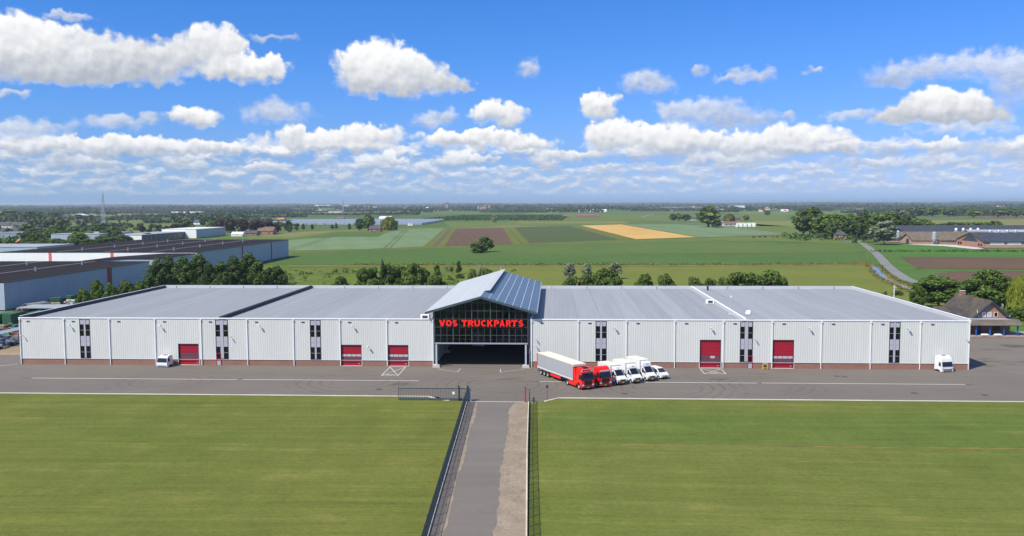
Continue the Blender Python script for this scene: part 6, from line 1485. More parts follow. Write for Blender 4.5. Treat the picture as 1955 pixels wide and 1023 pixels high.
for x in (0.5, 6.5, 12.5): MB().box(x-0.12, x+0.12, -3.8, -3.56, 0, 3.0).build('post', M['rust'], o)
MB().box(0, 13, 3.8, 4, 0, 3.0).build('back_wall', M['frame_dark'], o)
o = tag(empty('arch_shelter', (-154.5, 243, 0), R(-14)), 'rounded corrugated arch shelter beside the flat roof', 'shelter')
arc = [(1.3*math.cos(t*math.pi/12), 1.9+1.1*math.sin(t*math.pi/12)) for t in range(13)]
MB().prism(arc+[(p[0]*0.94, p[1]-0.08) for p in arc[::-1]], 0, 7, 'y').build('vault', M['scrap_grey'], o)
for s in (-1, 1): MB().box(s*1.22-0.06, s*1.22+0.06, 0, 7, 0, 1.9).build('side_wall', M['scrap_grey'], o)
def stuff_pile(name, label, x0, x1, y0, y1, n, mats, hmax):
    for m_ in mats:
        mb = MB()
        for k in range(n):
            x, y = rnd.uniform(x0, x1), rnd.uniform(y0, y1); a, b, h = rnd.uniform(0.4, 1.6), rnd.uniform(0.4, 1.4), rnd.uniform(0.3, hmax)
            zz = rnd.uniform(0, hmax*0.5)
            if rnd.random() < 0.5: mb.box(x-a/2, x+a/2, y-b/2, y+b/2, 0.01+zz*0.5, zz*0.5+h)
            else: mb.bar((x-a, y, 0.3+zz), (x+a, y+rnd.uniform(-.5, .5), 0.3+zz), rnd.uniform(0.15, 0.4), 8)
        tag(mb.build(name, M[m_]), label+', '+m_.replace('_', ' ')+' pieces', 'scrap', kind='stuff')
stuff_pile('parts_pile', 'heaped machine parts beside the left end wall', -143, -131, 198, 214, 90, ('scrap_grey', 'rust', 'green_crate'), 1.4)
stuff_pile('parts_pile', 'rows of stacked axles beside the left end wall', -126.0, -122.5, 176, 216, 130, ('tarp_blue', 'scrap_grey', 'chassis'), 1.6)
o = tag(empty('stack_cover', (-129.2, 178, 0)), 'long grey sheet cover behind the stacked axles', 'cover')
MB().box(-1.6, 1.6, 0, 38, 2.0, 2.1).build('sheet', M['blue_clad'], o)
for k in range(6): MB().box(-1.5, -1.3, k*7.4, k*7.4+0.2, 0, 2.0).build('post', M['rust'], o)
stuff_pile('parts_pile', 'loose pallets on the strip by the blue grey warehouse', -163, -152, 252, 274, 30, ('parapet', 'scrap_grey', 'rust'), 0.9)
sheet('rough_strip', [(-166, 248), (-112, 248), (-112, 300), (-150, 330), (-166, 345)], 'scrub_dark', -0.2)

# ------------------------------------------------------------------ small and far buildings
def simple_house(X, Y, w_, h, typ, wall, roof, label, cat):
    root = tag(empty('far_house', (X, Y, 0)), label, cat)
    wm = {'brick': 'brick_house'}.get(wall, wall)
    d = max(8.0, min(w_*0.8, 26.0)); a = w_/2
    if typ == 'flat':
        MB().box(-a, a, 0, d, 0, h).build('wall', M[wm], root); MB().box(-a-0.3, a+0.3, -0.3, d+0.3, h+0.001, h+0.35).build('roof', M[roof], root)
    elif typ == 'gable_y':
        e = h*0.55; MB().prism([(-a, 0), (a, 0), (a, e), (0, h-0.05), (-a, e)], 0, d, 'y').build('wall', M[wm], root)
        gable_roof(MB(), -a, a, 0, d, e, h, 'y', 0.25, 0.4).build('roof', M[roof], root)
    elif typ == 'hip':
        e = h*0.58; MB().box(-a, a, 0, d, 0, e).build('wall', M[wm], root)
        MB().mesh([(-a-.5, -.5, e), (a+.5, -.5, e), (a+.5, d+.5, e), (-a-.5, d+.5, e), (-a*0.35, d/2, h), (a*0.35, d/2, h)], [(0, 1, 5, 4), (1, 2, 5), (2, 3, 4, 5), (3, 0, 4), (3, 2, 1, 0)]).build('roof', M[roof], root)
    else:
        e = h*0.48; d = min(d, 14); MB().prism([(0, 0), (d, 0), (d, e), (d/2, h-0.05), (0, e)], -a, a, 'x').build('wall', M[wm], root)
        rf = gable_roof(MB(), -a, a, 0, d, e, h, 'x', 0.25, 0.4).build('roof', M[roof], root)
        if cat == 'house': MB().box(a*0.4, a*0.4+0.9, d/2-0.4, d/2+0.4, h-0.8, h+1.0).build('chimney', M['brick_house'], rf)
    k = max(1, int(w_/6)) if Y < 1700 and typ != 'gable_y' else 0
    for i in range(min(k, 4)):
        x = -a+w_*(i+0.5)/min(k, 4)
        MB().box(x-0.6, x+0.6, -0.06, -0.003, 0.9, 2.2).build('window', M['win_glass'], root)
    return root
for row in HOUSES: simple_house(*row)
vm = []
for wl, rf in (('white', 'red_tile'), ('render', 'slate'), ('brick_house', 'brown_tile'), ('white', 'white_roof')):
    mb = MB(); mb.cur = 0; mb.prism([(0, 0), (9, 0), (9, 0.5), (4.5, 1.0), (0, 0.5)], -0.5, 0.5, 'x'); mb.cur = 1; gable_roof(mb, -0.5, 0.5, 0, 9, 0.5, 1.02, 'x', 0.04, 0.02)
    vm.append(mb.data('village_house', [M[wl], M[rf]]))
for i, (X, Y, w_, h, k) in enumerate(sorted(VILLAGE)):
    o = link('village_house', vm[k], None, (X, Y, 0), (0, 0, 0), (w_, 1, h))
    tag(o, 'tiny far house among the trees close to the horizon', 'house', 'far houses close to the horizon')
# greenhouse with many spans
gh = tag(empty('greenhouse', (-470, 1290, 0)), 'wide pale greenhouse of many spans in the left middle distance', 'greenhouse')
span = MB().prism([(0, 0), (13.6, 0), (13.6, 2.8), (10.2, 4.2), (6.8, 2.8), (3.4, 4.2), (0, 2.8)], 0, 260, 'y').data('span', M['galvanised'])
for i in range(20): link('span', span, gh, (i*13.7, -abs(i-9)*1.2, 0))
# castle in the far wood
cs = tag(empty('castle', (-311, 3870, 0)), 'far brick castle with towers on the horizon left of the centre', 'castle')
MB().box(-22, 22, 0, 25, 0, 15).build('main_block', M['brick_pale'], cs); gable_roof(MB(), -22, 22, 0, 25, 15, 22, 'x', 0.4, 0.3).build('roof', M['slate'], cs)
for x, h in ((-26, 20), (24, 24), (6, 26)):
    MB().box(x-4.5, x+4.5, -4, 5, 0, h).build('tower', M['brick_pale'], cs); MB().mesh([(x-5, -4.5, h), (x+5, -4.5, h), (x+5, 5.5, h), (x-5, 5.5, h), (x, 0.5, h+6)], [(0, 1, 4), (1, 2, 4), (2, 3, 4), (3, 0, 4), (3, 2, 1, 0)]).build('spire', M['slate'], cs)
# church tower and radio mast
ch = tag(empty('church', (-620, 5000, 0)), 'far church tower just above the horizon wood', 'church')
MB().box(-6, 6, 0, 12, 0, 26).build('tower', M['brick_pale'], ch); MB().mesh([(-6, 0, 26), (6, 0, 26), (6, 12, 26), (-6, 12, 26), (0, 6, 42)], [(0, 1, 4), (1, 2, 4), (2, 3, 4), (3, 0, 4), (3, 2, 1, 0)]).build('spire', M['slate'], ch)
def lattice(name, label, x, y, h, w0):
    o = tag(empty(name, (x, y, 0)), label, 'mast'); mb = MB(); n = 16
    def c(z): return w0*(1-z/h*0.82)
    for sx_ in (-1, 1):
        for sy in (-1, 1): mb.bar((sx_*w0, sy*w0, 0), (sx_*w0*0.18, sy*w0*0.18, h), 0.42, 5, 0.26)
    for i in range(n):
        z0, z1 = h*i/n, h*(i+1)/n; a, b = c(z0), c(z1); mb.bar((-a, -a, z0), (b, -b, z1), 0.2, 4); mb.bar((a, a, z0), (-b, b, z1), 0.2, 4); mb.bar((-b, -b, z1), (b, -b, z1), 0.12, 4)
    mb.build('lattice', M['galvanised'], o); MB().bar((0, 0, h), (0, 0, h*1.12), 0.22).build('aerial', M['galvanised'], o)
lattice('radio_mast', 'tall grey lattice radio mast above the left village', -770, 1440, 50, 3.2)
lattice('radio_mast', 'far thin lattice mast left of the centre', -640, 2600, 46, 2.5)
# farm barns on the right
def barn(name, label, x0, x1, y0, y1, ze, zr_, wallm, roofm, gablem):
    root = tag(empty(name, (x0, y0, 0)), label, 'barn'); L, D = x1-x0, y1-y0
    MB().box(0.3, L, 0, D, 0, ze).build('wall', M[wallm], root)
    MB().prism([(0, 0), (D, 0), (D, ze), (D/2, zr_-0.1), (0, ze)], 0.0, 0.28, 'x').build('gable', M[gablem], root)
    r = gable_roof(MB(), 0, L, 0, D, ze, zr_, 'x', 0.3, 0.8).build('roof', M[roofm], root)
    return root, r
b1, r1 = barn('cow_barn', 'long cow barn with dark slate roof and brick gable at the right edge', 298, 460, 609, 650, 4.2, 9.6, 'brick_pale', 'black_roof', 'brick_house')
MB().prism([(8, 3.9), (33, 3.9), (20.5, 9.0)], -0.12, -0.005, 'x').build('gable_boarding', M['fence_green'], b1)
for i in range(12): MB().box(4+i*11.5, 13.5+i*11.5, -0.1, -0.004, 2.2, 3.9).build('side_curtain', M['white'], b1)
for y in (3, 6.5, 33, 36.5): MB().box(-0.1, -0.004, y, y+2.2, 0.9, 2.7).build('window', M['win_glass'], b1)
for i in range(4): MB().lathe([(0.0, 0), (1.2, 0), (1.2, 2.0), (0.8, 2.6), (0.0, 2.8)], 'z', 10).build('roof_fan', M['galvanised'], r1, loc=(16+i*6, 25, 8.8))
b2, r2 = barn('cow_barn', 'old barn with brown mossy roof left of the slate roofed barns', 272, 318, 664, 686, 3.0, 7.4, 'brick_pale', 'moss_roof', 'brick_pale')
MB().box(-0.1, -0.004, 7, 12, 0, 3.6).build('barn_door', M['frame_dark'], b2)
b3, r3 = barn('cow_barn', 'second old mossy barn behind the first', 262, 350, 692, 716, 3.0, 7.8, 'brick_pale', 'moss_roof', 'brick_pale')
MB().box(-0.1, -0.004, 10, 13, 0.5, 3.2).build('window', M['win_glass'], b3)
b4, r4 = barn('cow_barn', 'widest dark roofed barn at the back of the farm', 300, 560, 745, 800, 5.0, 11.0, 'brick_pale', 'black_roof', 'fence_green')
for i in range(4): MB().lathe([(0.0, 0), (1.5, 0), (1.5, 4.0), (0.9, 5.0), (0.0, 5.3)], 'z', 10).build('feed_bin', M['galvanised'], r4, loc=(40+i*6, -2.0, 4.6))
b5, r5 = barn('cow_barn', 'pale roofed barn with pink gable between the dark roofs', 335, 470, 700, 728, 5.0, 9.0, 'brick_pale', 'grey_roof', 'brick_pale')
b6, r6 = barn('cow_barn', 'dark barn with yellow gable in front of the pale roofed barn', 350, 470, 668, 690, 5.0, 8.2, 'yellow', 'black_roof', 'yellow')
for x, y, h, lab in ((286.5, 661.0, 9.5, 'tall grey feed silo in front of the mossy barn'), (272.0, 692, 9.5, 'smaller grey feed silo between the mossy barns')):
    o = tag(empty('feed_silo', (x, y, 0)), lab, 'silo')
    MB().lathe([(0.0, 2.0), (0.4, 2.0), (1.5, 4.0), (1.5, h-1.0), (0.5, h), (0.0, h)], 'z', 14).build('tank', M['galvanised'], o, smooth=False)
    for s in (-1, 1):
        for t in (-1, 1): MB().bar((s*1.2, t*1.2, 0), (s*1.2, t*1.2, 4.2), 0.08).build('leg', M['steel_grey'], o)
# silage bales
for i in range(9):
    o = tag(empty('silage_bale', (233+i*2.7, 1104+(i % 2)*1.5, 0)), f'{["first","second","third","fourth","fifth","sixth","seventh","eighth","ninth"][i]} white wrapped bale from the left in the far farm row', 'bale', 'white wrapped bales at the far farm')
    MB().lathe([(0.0, -1.4), (1.6, -1.4), (1.9, -1.0), (1.9, 1.0), (1.6, 1.4), (0.0, 1.4)], 'y', 12, (0, 0, 1.85)).build('wrap', M['bale'], o); 
    MB().lathe([(0.0, -1.2), (1.5, -1.2), (1.6, 0), (1.5, 1.2), (0.0, 1.2)], 'y', 12, (0.9, 0.5, 4.6)).build('upper_roll', M['bale'], o)
# tractor on the road
def farm_tractor():
    o = tag(empty('farm_tractor', (238, 690, -0.1), R(200)), 'green and yellow farm tractor on the road by the shelter belt', 'tractor')
    MB().prism([(0.2, 0.9), (2.4, 0.9), (2.4, 1.7), (0.2, 1.9)], -0.45, 0.45, 'y').build('bonnet', M['tractor_green'], o, bevel=0.06)
    MB().prism([(-1.5, 1.2), (0.2, 1.2), (0.1, 2.9), (-1.3, 2.9)], -0.8, 0.8, 'y').build('cab', M['screen'], o); MB().box(-1.5, 0.3, -0.85, 0.85, 2.9, 3.05).build('cab_roof', M['tractor_green'], o)
    for s in (-1, 1):
        for x, r in ((-0.9, 0.95), (1.8, 0.6)):
            wv = MB().lathe([(r*.5, -.28), (r*.95, -.28), (r, 0), (r*.95, .28), (r*.5, .28)], 'y', 16).build('wheel', M['tyre'], o, loc=(x, s*1.0, r)); MB().lathe([(0, -.2), (r*.52, -.2), (r*.52, .2), (0, .2)], 'y', 12).build('rim', M['yellow_paint'], wv)
    MB().box(-4.2, -1.9, -1.1, 1.1, 0.6, 1.3).build('implement', M['yellow_paint'], o, bevel=0.05)
    MB().bar((-3.0, 0, 1.3), (-3.0, 0, 3.4), 0.08).build('implement_mast', M['tractor_green'], o)
farm_tractor()
# grazing cattle: one skinned body each
def cow_mesh():
    me = bpy.data.meshes.new('cow')
    vs = [(0, 0, 1.05), (0.7, 0, 1.08), (1.15, 0, 1.15), (1.6, 0, 0.85), (1.85, 0, 0.42), (2.05, 0, 0.25), (-0.55, 0, 1.1), (-0.75, 0, 1.15), (-0.85, 0, 0.6)]
    es = [(0, 1), (1, 2), (2, 3), (3, 4), (4, 5), (0, 6), (6, 7), (7, 8)]; rad = [0.40, 0.42, 0.30, 0.17, 0.16, 0.10, 0.40, 0.22, 0.03]
    for base, x, back in ((1, 0.85, 0), (6, -0.55, 1)):
        for s in (-1, 1):
            n = len(vs); vs += [(x, s*0.24, 0.72), (x+(-0.12 if back else 0.02), s*0.25, 0.38), (x, s*0.25, 0.0)]
            es += [(base, n), (n, n+1), (n+1, n+2)]; rad += [0.15, 0.075, 0.06]
    me.from_pydata(vs, es, []); me.update()
    return me, rad
cow_me, cow_r = cow_mesh()
cow0 = bpy.data.objects.new('cow', cow_me); COL.objects.link(cow0)
md = cow0.modifiers.new('skin', 'SKIN'); cow0.modifiers.new('sub', 'SUBSURF').render_levels = 1
for v, r in zip(cow_me.skin_vertices[0].data, cow_r): v.radius = (r, r)
cow_me.skin_vertices[0].data[0].use_root = True
dg = bpy.context.evaluated_depsgraph_get(); dg.update()
cb = bpy.data.meshes.new_from_object(cow0.evaluated_get(dg)); bpy.data.objects.remove(cow0)
herd = [('cow_dark', 180, 783, 0.2, 'dark cow at the left end of the far herd'), ('cow_dark', 188, 790, 2.8, 'dark cow, second from the left in the far herd'), ('cow_dark', 191.5, 789, 0.3, 'dark cow next to the brown cattle on its right'), ('cow_brown', 197, 782, 1.2, 'brown cow left of the gap in the far herd'), ('cow_brown', 203, 792, 0.1, 'brown cow just left of the wide gap'),
        ('cow_brown', 217, 786, 1.4, 'brown cow right of the wide gap in the herd'), ('cow_brown', 219.5, 792, 0.4, 'brown cow in the right cluster of the herd'), ('cow_dark', 222, 795, 3.0, 'dark cow in the right cluster of the herd'), ('cow_brown', 224.5, 789, 1.8, 'brown cow at the right of the right cluster'), ('cow_dark', 234.5, 786, 2.9, 'dark cow alone at the right end of the far herd')]
cm = {}
for m_, x, y, a, lab in herd:
    if m_ not in cm: me = cb.copy(); me.materials.clear(); me.materials.append(M[m_]); cm[m_] = me
    tag(link('cow', cm[m_], None, (x, y, -0.22), (0, 0, a), (1.15, 1.15, 1.15)), lab, 'cow', 'cattle grazing in the far pasture')
o = tag(empty('bird_box', (70, 282, -0.27)), 'dark nest box on a post in the meadow behind the right hall', 'nest box')
MB().bar((0, 0, 0), (0, 0, 2.2), 0.12).build('post', M['bark'], o); MB().box(-0.7, 0.7, -0.7, 0.7, 2.2, 3.2).build('box', M['frame_dark'], o); MB().prism([(-0.95, 3.2), (0.95, 3.2), (0, 3.8)], -0.95, 0.95, 'y').build('roof', M['bark'], o)

# ------------------------------------------------------------------ trees (unit size: height 1, crown width 1)
def crown_points(kind, rng, n):
    """centres of leaf clumps filling a crown volume, then leaf positions on each clump"""
    out = []
    if kind in ('broad', 'copper', 'bush', 'silver', 'tall', 'slim'):
        z0, nb, rb = {'broad': (0.16, 58, 0.125), 'copper': (0.14, 40, 0.14), 'bush': (0.02, 56, 0.13), 'silver': (0.10, 48, 0.125), 'tall': (0.05, 64, 0.115), 'slim': (0.06, 44, 0.12)}[kind]
        cl = []
        for i in range(nb):
            for _ in range(40):
                t = rng.random()
                ph = rng.uniform(0, 2*math.pi)
                if kind == 'tall': rad = 0.36*math.sin(math.pi*min(1, t*0.86+0.14))**0.7
                elif kind == 'slim': rad = 0.36*(1-t)**0.6*min(1, 0.35+t*3)
                elif kind == 'bush': rad = 0.38*math.sqrt(max(0.12, 1-t**4))
                else: rad = 0.36*math.sin(math.pi*(0.12+0.82*t))**0.75
                rad *= rng.random()**0.4*1.08
                c = Vector((rad*math.cos(ph), rad*math.sin(ph), z0+rb*0.6+t*(1-z0-rb*1.15)))
                if all((c-k).length > rb*0.55 for k, _ in cl): break
            cl.append((c, rb*rng.uniform(0.7, 1.15)))
        for i in range(n):
            c, r = cl[i % nb]
            d = Vector((rng.gauss(0, 1), rng.gauss(0, 1), rng.gauss(0.25, 1))).normalized()
            rr_ = r*(1-0.35*rng.random()**2)
            p = c+Vector((d.x*rr_, d.y*rr_, d.z*rr_*0.8))
            out.append((p, d))
    else:      # weeping
        for i in range(n):
            ph = rng.choice([k*0.39 for k in range(16)])+rng.gauss(0, 0.10); t = rng.random(); rad = 0.20+0.30*rng.random()**0.6
            top = 0.98-rad*rad*1.5
            z = top-(top-0.16-0.12*math.sin(ph*5))*t**1.2*(0.35+rad*1.3)
            rad2 = rad*(1+0.04*math.sin(ph*9))
            out.append((Vector((rad2*math.cos(ph), rad2*math.sin(ph), max(0.14, z))), Vector((math.cos(ph), math.sin(ph), 0.4)).normalized()))
        for i in range(n//4):
            d = Vector((rng.gauss(0, 1), rng.gauss(0, 1), abs(rng.gauss(0, 1)))).normalized(); out.append((Vector((d.x*0.3, d.y*0.3, 0.72+d.z*0.27)), d))
    return out
def leaf_mesh(kind, seed, n, size, hz):
    """many small leaf sprays; hz = typical height/width so the sprays stay roughly square"""
    rng = random.Random(seed); vs, fs = [], []
    for p, d in crown_points(kind, rng, n):
        nrm = (d+Vector((rng.gauss(0, .55), rng.gauss(0, .55), rng.gauss(0.25, .55)))).normalized()
        a = nrm.cross(Vector((rng.gauss(0, 1), rng.gauss(0, 1), rng.gauss(0, 1)))).normalized(); b = nrm.cross(a)
        s = size*rng.uniform(0.55, 1.35); k = len(vs)
        if kind == 'weeping': a = Vector((0, 0, 1)); b = nrm.cross(a).normalized(); q4 = [(-b*0.5-a*1.5), (b*0.5-a*1.5), (b*0.45+a*1.2), (-b*0.45+a*1.2)]
        else: q4 = [-a*0.9, -b*0.62+a*0.1, a*0.9, b*0.62-a*0.1]
        for e in q4:
            e = e*s; vs.append((p.x+e.x, p.y+e.y, max(0.02, p.z+e.z/hz)))
        fs.append((k, k+1, k+2, k+3))
    return vs, fs
LEAF = {'broad': 'leaf_broad', 'tall': 'leaf_dark', 'bush': 'leaf_broad', 'silver': 'leaf_silver', 'slim': 'leaf_dark', 'copper': 'leaf_copper', 'weeping': 'leaf_yellow'}
HZ = {'broad': 1.1, 'tall': 2.2, 'bush': 1.1, 'silver': 1.7, 'slim': 2.4, 'copper': 1.1, 'weeping': 1.1}
def trunk_geo(mb, kind, seed):
    rng = random.Random(seed); top = {'bush': 0.35, 'slim': 0.8, 'tall': 0.8}.get(kind, 0.62); r = 0.035
    mb.bar((0, 0, -0.02), (0.01, 0, top*0.5), r*1.25, 8, r*0.85); mb.bar((0.01, 0, top*0.5), (0.0, 0.01, top), r*0.85, 7, r*0.4)
    for i in range(6):
        ph = i*1.05+rng.uniform(-.3, .3); z = top*rng.uniform(0.42, 0.95)
        mb.bar((0.005, 0, z), (0.26*math.cos(ph), 0.26*math.sin(ph), z+rng.uniform(0.08, 0.2)), r*0.45, 5, r*0.15)
PROTO = {}
def proto(kind, detail, var):
    key = (kind, detail, var)
    if key in PROTO: return PROTO[key]
    n, size = {'hi': (7500, 0.036), 'mid': (2600, 0.058), 'lo': (700, 0.105)}[detail]
    vs, fs = leaf_mesh(kind, hash(kind) % 1000 if False else sum(map(ord, kind))*7+var*31, n, size, HZ[kind])
    t = MB(); trunk_geo(t, kind, var)
    if detail == 'lo':
        me = bpy.data.meshes.new(kind+'_tree'); nv = len(vs)
        me.from_pydata(vs+t.v, [], fs+[tuple(i+nv for i in f) for f in t.f])
        me.materials.append(M[LEAF[kind]]); me.materials.append(M['bark'])
        me.polygons.foreach_set('material_index', [0]*len(fs)+[1]*len(t.f)); me.update(); PROTO[key] = (me, None)
    else:
        me = bpy.data.meshes.new('crown'); me.from_pydata(vs, [], fs); me.materials.append(M[LEAF[kind]]); me.update()
        PROTO[key] = (me, t.data('trunk', M['bark'], fix=False))
    return PROTO[key]
ORD = ['first', 'second', 'third', 'fourth', 'fifth', 'sixth', 'seventh', 'eighth', 'ninth', 'tenth', 'eleventh', 'twelfth', 'thirteenth', 'fourteenth', 'fifteenth', 'sixteenth', 'seventeenth', 'eighteenth', 'nineteenth', 'twentieth']
ORD += ['twenty-'+o_ for o_ in ORD[:9]]+['thirtieth']+['thirty-'+o_ for o_ in ORD[:9]]
KN = {'broad': ('broadleaf_tree', 'round green tree', 'tree'), 'tall': ('poplar_tree', 'tall dark green tree', 'tree'), 'bush': ('bush', 'leafy bush', 'bush'), 'silver': ('willow_tree', 'grey green willow', 'tree'), 'slim': ('slender_tree', 'slender green tree', 'tree'), 'copper': ('copper_beech', 'dark red leaved tree', 'tree'), 'weeping': ('weeping_willow', 'yellow green willow', 'tree')}
trees = sorted(TREES, key=lambda t: t[6]); cnt = {}; tot = {}
for t in trees: tot[(t[0], t[1])] = tot.get((t[0], t[1]), 0)+1
rt = random.Random(8)
for i, (kind, grp, X, Y, h, w_, px) in enumerate(trees):
    k = cnt[(kind, grp)] = cnt.get((kind, grp), 0)+1
    nm, what, cat = KN[kind]
    where = grp if grp.startswith(('trees', 'line', 'row', 'pair', 'copper', 'dark red')) else grp
    lab = f'{what} in the {where}' if tot[(kind, grp)] == 1 else f'{ORD[k-1]} {what} from the left, {where}'
    det = 'hi' if Y < 320 else ('mid' if Y < 900 else 'lo')
    me, tk = proto(kind, det, i % 3)
    wf = {'bush': 1.5, 'tall': 1.45, 'silver': 1.3, 'broad': 1.2}.get(kind, 1.15)
    if 'shelter' in grp: wf *= 1.2
    sc = (w_*wf, w_*wf, h*1.02)
    if tk is None:
        o = link(nm, me, None, (X, Y, -0.25), (0, 0, rt.uniform(0, 6.28)), sc)
    else:
        o = empty(nm, (X, Y, -0.25), rt.uniform(0, 6.28)); link('crown', me, o, scale=sc)
        link('trunk', tk, o, scale=(min(w_, h*0.55), min(w_, h*0.55), h))
    tag(o, lab, cat, grp)

# undergrowth of the scrub meadow, reeds, hedges: nobody could count it
def scatter(name, label, pts, smin, smax, mat, seed, per=12, flat=0.7):
    rng = random.Random(seed); vs, fs = [], []
    for x, y, z, s0 in pts:
        s = s0*rng.uniform(smin, smax)
        for j in range(per):
            d = Vector((rng.gauss(0, 1), rng.gauss(0, 1), abs(rng.gauss(0, 0.9)))).normalized()
            p = Vector((x+d.x*s*0.5, y+d.y*s*0.5, z+s*flat*(0.15+0.7*d.z)))
            nrm = (d+Vector((rng.gauss(0, .5), rng.gauss(0, .5), rng.gauss(.2, .5)))).normalized()
            a = nrm.cross(Vector((rng.gauss(0, 1), rng.gauss(0, 1), rng.gauss(0, 1)))).normalized()*s*0.24; b = nrm.cross(a)
            k = len(vs)
            for e in (-a, -b*0.75, a, b*0.75): q = p+e; vs.append((q.x, q.y, max(z-0.1, q.z)))
            fs.append((k, k+1, k+2, k+3))
    me = bpy.data.meshes.new(name); me.from_pydata(vs, [], fs); me.materials.append(M[mat]); me.update()
    return tag(link(name, me), label, 'vegetation', kind='stuff')
rg = random.Random(77)
pts = []
for _ in range(900):
    x, y = rg.uniform(-150, -18), rg.uniform(236, 420)
    if rg.random() < 0.5*(1+math.sin(x*0.09)*math.cos(y*0.06+x*0.03)): pts.append((x, y, -0.25, 1.0))
scatter('undergrowth', 'low tangled herbs and saplings in the scrub behind the left hall', pts, 0.8, 2.6, 'leaf_broad', 1, 14, 0.5)
pts = [(rg.uniform(-78, -30), rg.uniform(278, 300), -0.25, 1.0) for _ in range(260)]
scatter('willow_scrub', 'grey green willow scrub across the left meadow', pts, 1.6, 4.2, 'leaf_silver', 2, 18, 1.0)
pts = [(-15+i*0.42+rg.uniform(-.6, .6), 236+rg.uniform(-2.5, 3.5), -0.25, 1.0) for i in range(260)]
scatter('bank_growth', 'reeds and herbs along the bank behind the right hall', pts, 1.2, 3.4, 'leaf_dark', 3, 12, 0.9)
pts = [(-150+i*0.6+rg.uniform(-.6, .6), 236.5+rg.uniform(-3, 3), -0.25, 1.0) for i in range(220)]
scatter('bank_growth', 'herbs and low bushes along the bank behind the left hall', pts, 1.2, 3.6, 'leaf_broad', 4, 12, 0.9)
pts = []
for i in range(700):
    t = rg.random(); pts.append((-110+t*275, 446.0+rg.uniform(-1.8, 1.8)+t*5, -0.2, 1.0))
scatter('ditch_reeds', 'tall dry grass along the field ditch', pts, 0.6, 1.7, 'leaf_yellow', 5, 6, 0.8)
pts = []
for i in range(len(STRIPS['ditch'])-1):
    a, b = Vector(STRIPS['ditch'][i]), Vector(STRIPS['ditch'][i+1])
    for _ in range(40):
        c = a.lerp(b, rg.random()); s = rg.choice((-1, 1)); pts.append((c.x+s*rg.uniform(1.8, 4.0), c.y+rg.uniform(-1, 1), -0.15, 1.0))
scatter('ditch_reeds', 'reeds on both banks of the roadside ditch', pts, 0.5, 1.3, 'leaf_yellow', 6, 8, 0.9)
pts = [(205+rg.uniform(0, 180), 566-abs(rg.gauss(0, 1.5))+rg.uniform(-1, 1), -0.2, 1.0) for _ in range(500)]
scatter('reed_hedge', 'dark green reed hedge between the right hand fields', pts, 0.8, 1.8, 'leaf_dark', 7, 6, 1.0)
# dark thicket at the foot of the shelter belt and behind the dark red trees
pts = [(205+rg.uniform(0, 110), 745+rg.uniform(-18, 60), -0.25, 1.0) for _ in range(150)]
scatter('shelter_undergrowth', 'dark undergrowth beneath the shelter belt', pts, 2.5, 5.5, 'leaf_dark', 8, 14, 1.1)

# the wooded plain beyond: hedgerows, copses and the horizon wood, each read as one mass
def wood(name, label, spots, mat, seed, per=16):
    rng = random.Random(seed); vs, fs = [], []
    for x, y, h, wd in spots:
        for j in range(per):
            d = Vector((rng.gauss(0, 1), rng.gauss(0, 1), rng.gauss(0.2, 0.8))).normalized()
            p = Vector((x+d.x*wd*0.42, y+d.y*wd*0.42, h*(0.52+0.40*d.z)))
            nrm = (d+Vector((rng.gauss(0, .4), rng.gauss(0, .4), rng.gauss(.2, .4)))).normalized()
            a = nrm.cross(Vector((rng.gauss(0, 1), rng.gauss(0, 1), rng.gauss(0, 1)))).normalized()*wd*0.30; b = nrm.cross(a)
            k = len(vs)
            for e in (-a, -b*0.8, a, b*0.8): q = p+e; vs.append((q.x, q.y, max(-0.2, q.z)))
            fs.append((k, k+1, k+2, k+3))
    me = bpy.data.meshes.new(name); me.from_pydata(vs, [], fs); me.materials.append(M[mat]); me.update()
    return tag(link(name, me), label, 'woodland', kind='stuff')
rw = random.Random(31)
def inside(x, y):         # keep clear of the fields and buildings that are built one by one
    t = x/y
    if y < 950: return t > -0.52
    if y < 1900: return -0.30 < t < 0.62 and not (0.37 < t and y > 1500)
    if y < 2700: return -0.12 < t < 0.30
    return False
def wave(t, k, y): return math.sin(t*k+y*0.37)+0.7*math.sin(t*k*2.3+y*0.11)+0.5*math.sin(t*k*5.1+y*0.053)
def band(y0, cover, h0, h1, w0, w1, dy, step, k=14):
    """one belt of trees across the plain with gaps where the fields run through"""
    out = []; n = int(1.36*y0/step)
    for i in range(n):
        t = -0.71+1.36*i/n
        left = 0.9 if t < -0.28 else (0.25 if t > 0.22 else 0.0)
        if wave(t, k, y0) > (cover+left)*1.3-0.9: continue
        y = y0*(1+dy*math.sin(t*7+y0))+rw.uniform(-14, 14)
        q = (t*y, y)
        if inside(*q): continue
        g = 0.75+0.35*math.sin(t*31+y0*0.7)
        out.append((*q, rw.uniform(h0, h1)*g, rw.uniform(w0, w1)))
    return out
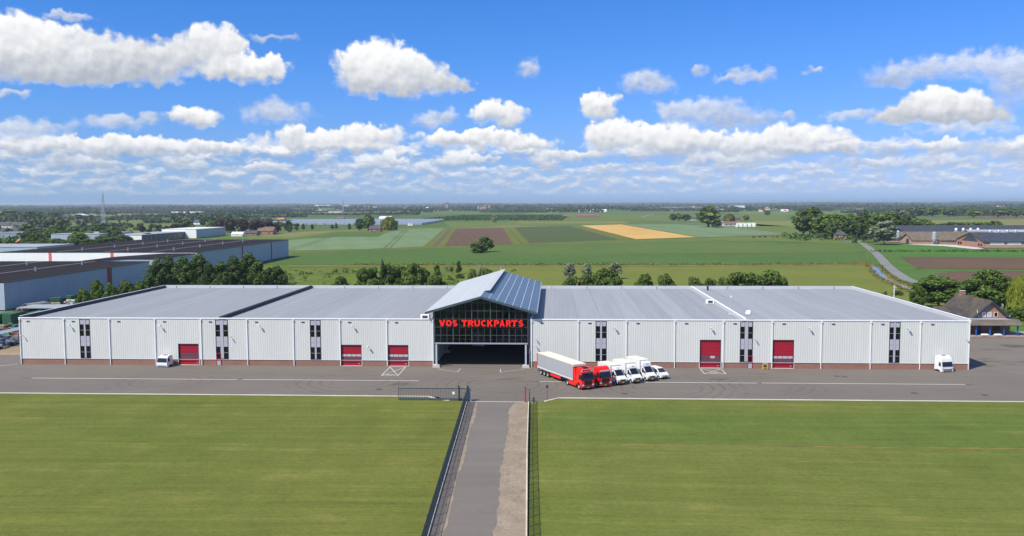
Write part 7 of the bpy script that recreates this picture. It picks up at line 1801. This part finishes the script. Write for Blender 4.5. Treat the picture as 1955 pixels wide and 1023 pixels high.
rows = []
for y0, cv in ((1160, 0.15), (1420, 0.25), (1700, 0.2), (2050, 0.4), (2450, 0.45), (2900, 0.75), (3250, 0.85), (3600, 0.9)): rows += band(y0, cv, 7, 15, 8, 13, 0.03, 8)
wood('hedgerow_trees', 'lines of trees and hedges across the far plain', rows, 'leaf_far', 12, 22)
cop = []
for y0, cv in ((3950, 1.0), (4600, 1.0), (5400, 1.1)): cop += band(y0, cv, 11, 21, 14, 22, 0.05, 13, 11)
wood('copse', 'broken belts of woodland in the far distance', cop, 'leaf_far', 13, 18)
hor = []
for y0, cv in ((6600, 1.2), (8200, 1.3), (10500, 1.3), (14000, 1.6), (19000, 2.0)): hor += band(y0, cv, 14, 24 if y0 < 9000 else 30, y0/260, y0/170, 0.03, y0/330, 9)
wood('horizon_wood', 'continuous wood along the horizon', hor, 'leaf_far', 14, 16)
orch = []
for r_ in range(26):
    for i in range(56): orch.append((-255+i*4.9+r_*1.0, 1560+r_*24.0+(i % 2), rw.uniform(2.6, 3.4), 5.0))
wood('orchard', 'dark rows of fruit trees in the far centre fields', orch, 'leaf_dark', 15, 6)
vil = []
for _ in range(230):
    y = rw.uniform(620, 1900); t = rw.uniform(-0.68, -0.40)
    if (y < 700 and t > -0.60) or (t > -0.47 and 640 < y < 900) or (-0.50 < t and 1150 < y < 1500): continue
    vil.append((t*y, y, rw.uniform(3, 8), rw.uniform(4, 9)))
wood('village_greenery', 'garden trees and shrubs between the village houses', vil, 'leaf_far', 16, 22)

# ------------------------------------------------------------------ air
hz = MB().box(-15500, 15500, -250, 26500, -1.3, 66.0).build('haze', None if False else M['white'])
hm, hq = newmat('haze_air'); pv = hq.n('VolumePrincipled', {'Color': (0.74, 0.87, 1.0, 1), 'Density': 0.000075, 'Anisotropy': 0.2})
hq.t.links.new(pv.outputs[0], hq.n('OutputMaterial').inputs['Volume'])
hz.data.materials.clear(); hz.data.materials.append(hm); tag(hz, kind='stuff', label='thin even summer haze over the whole plain', cat='haze')
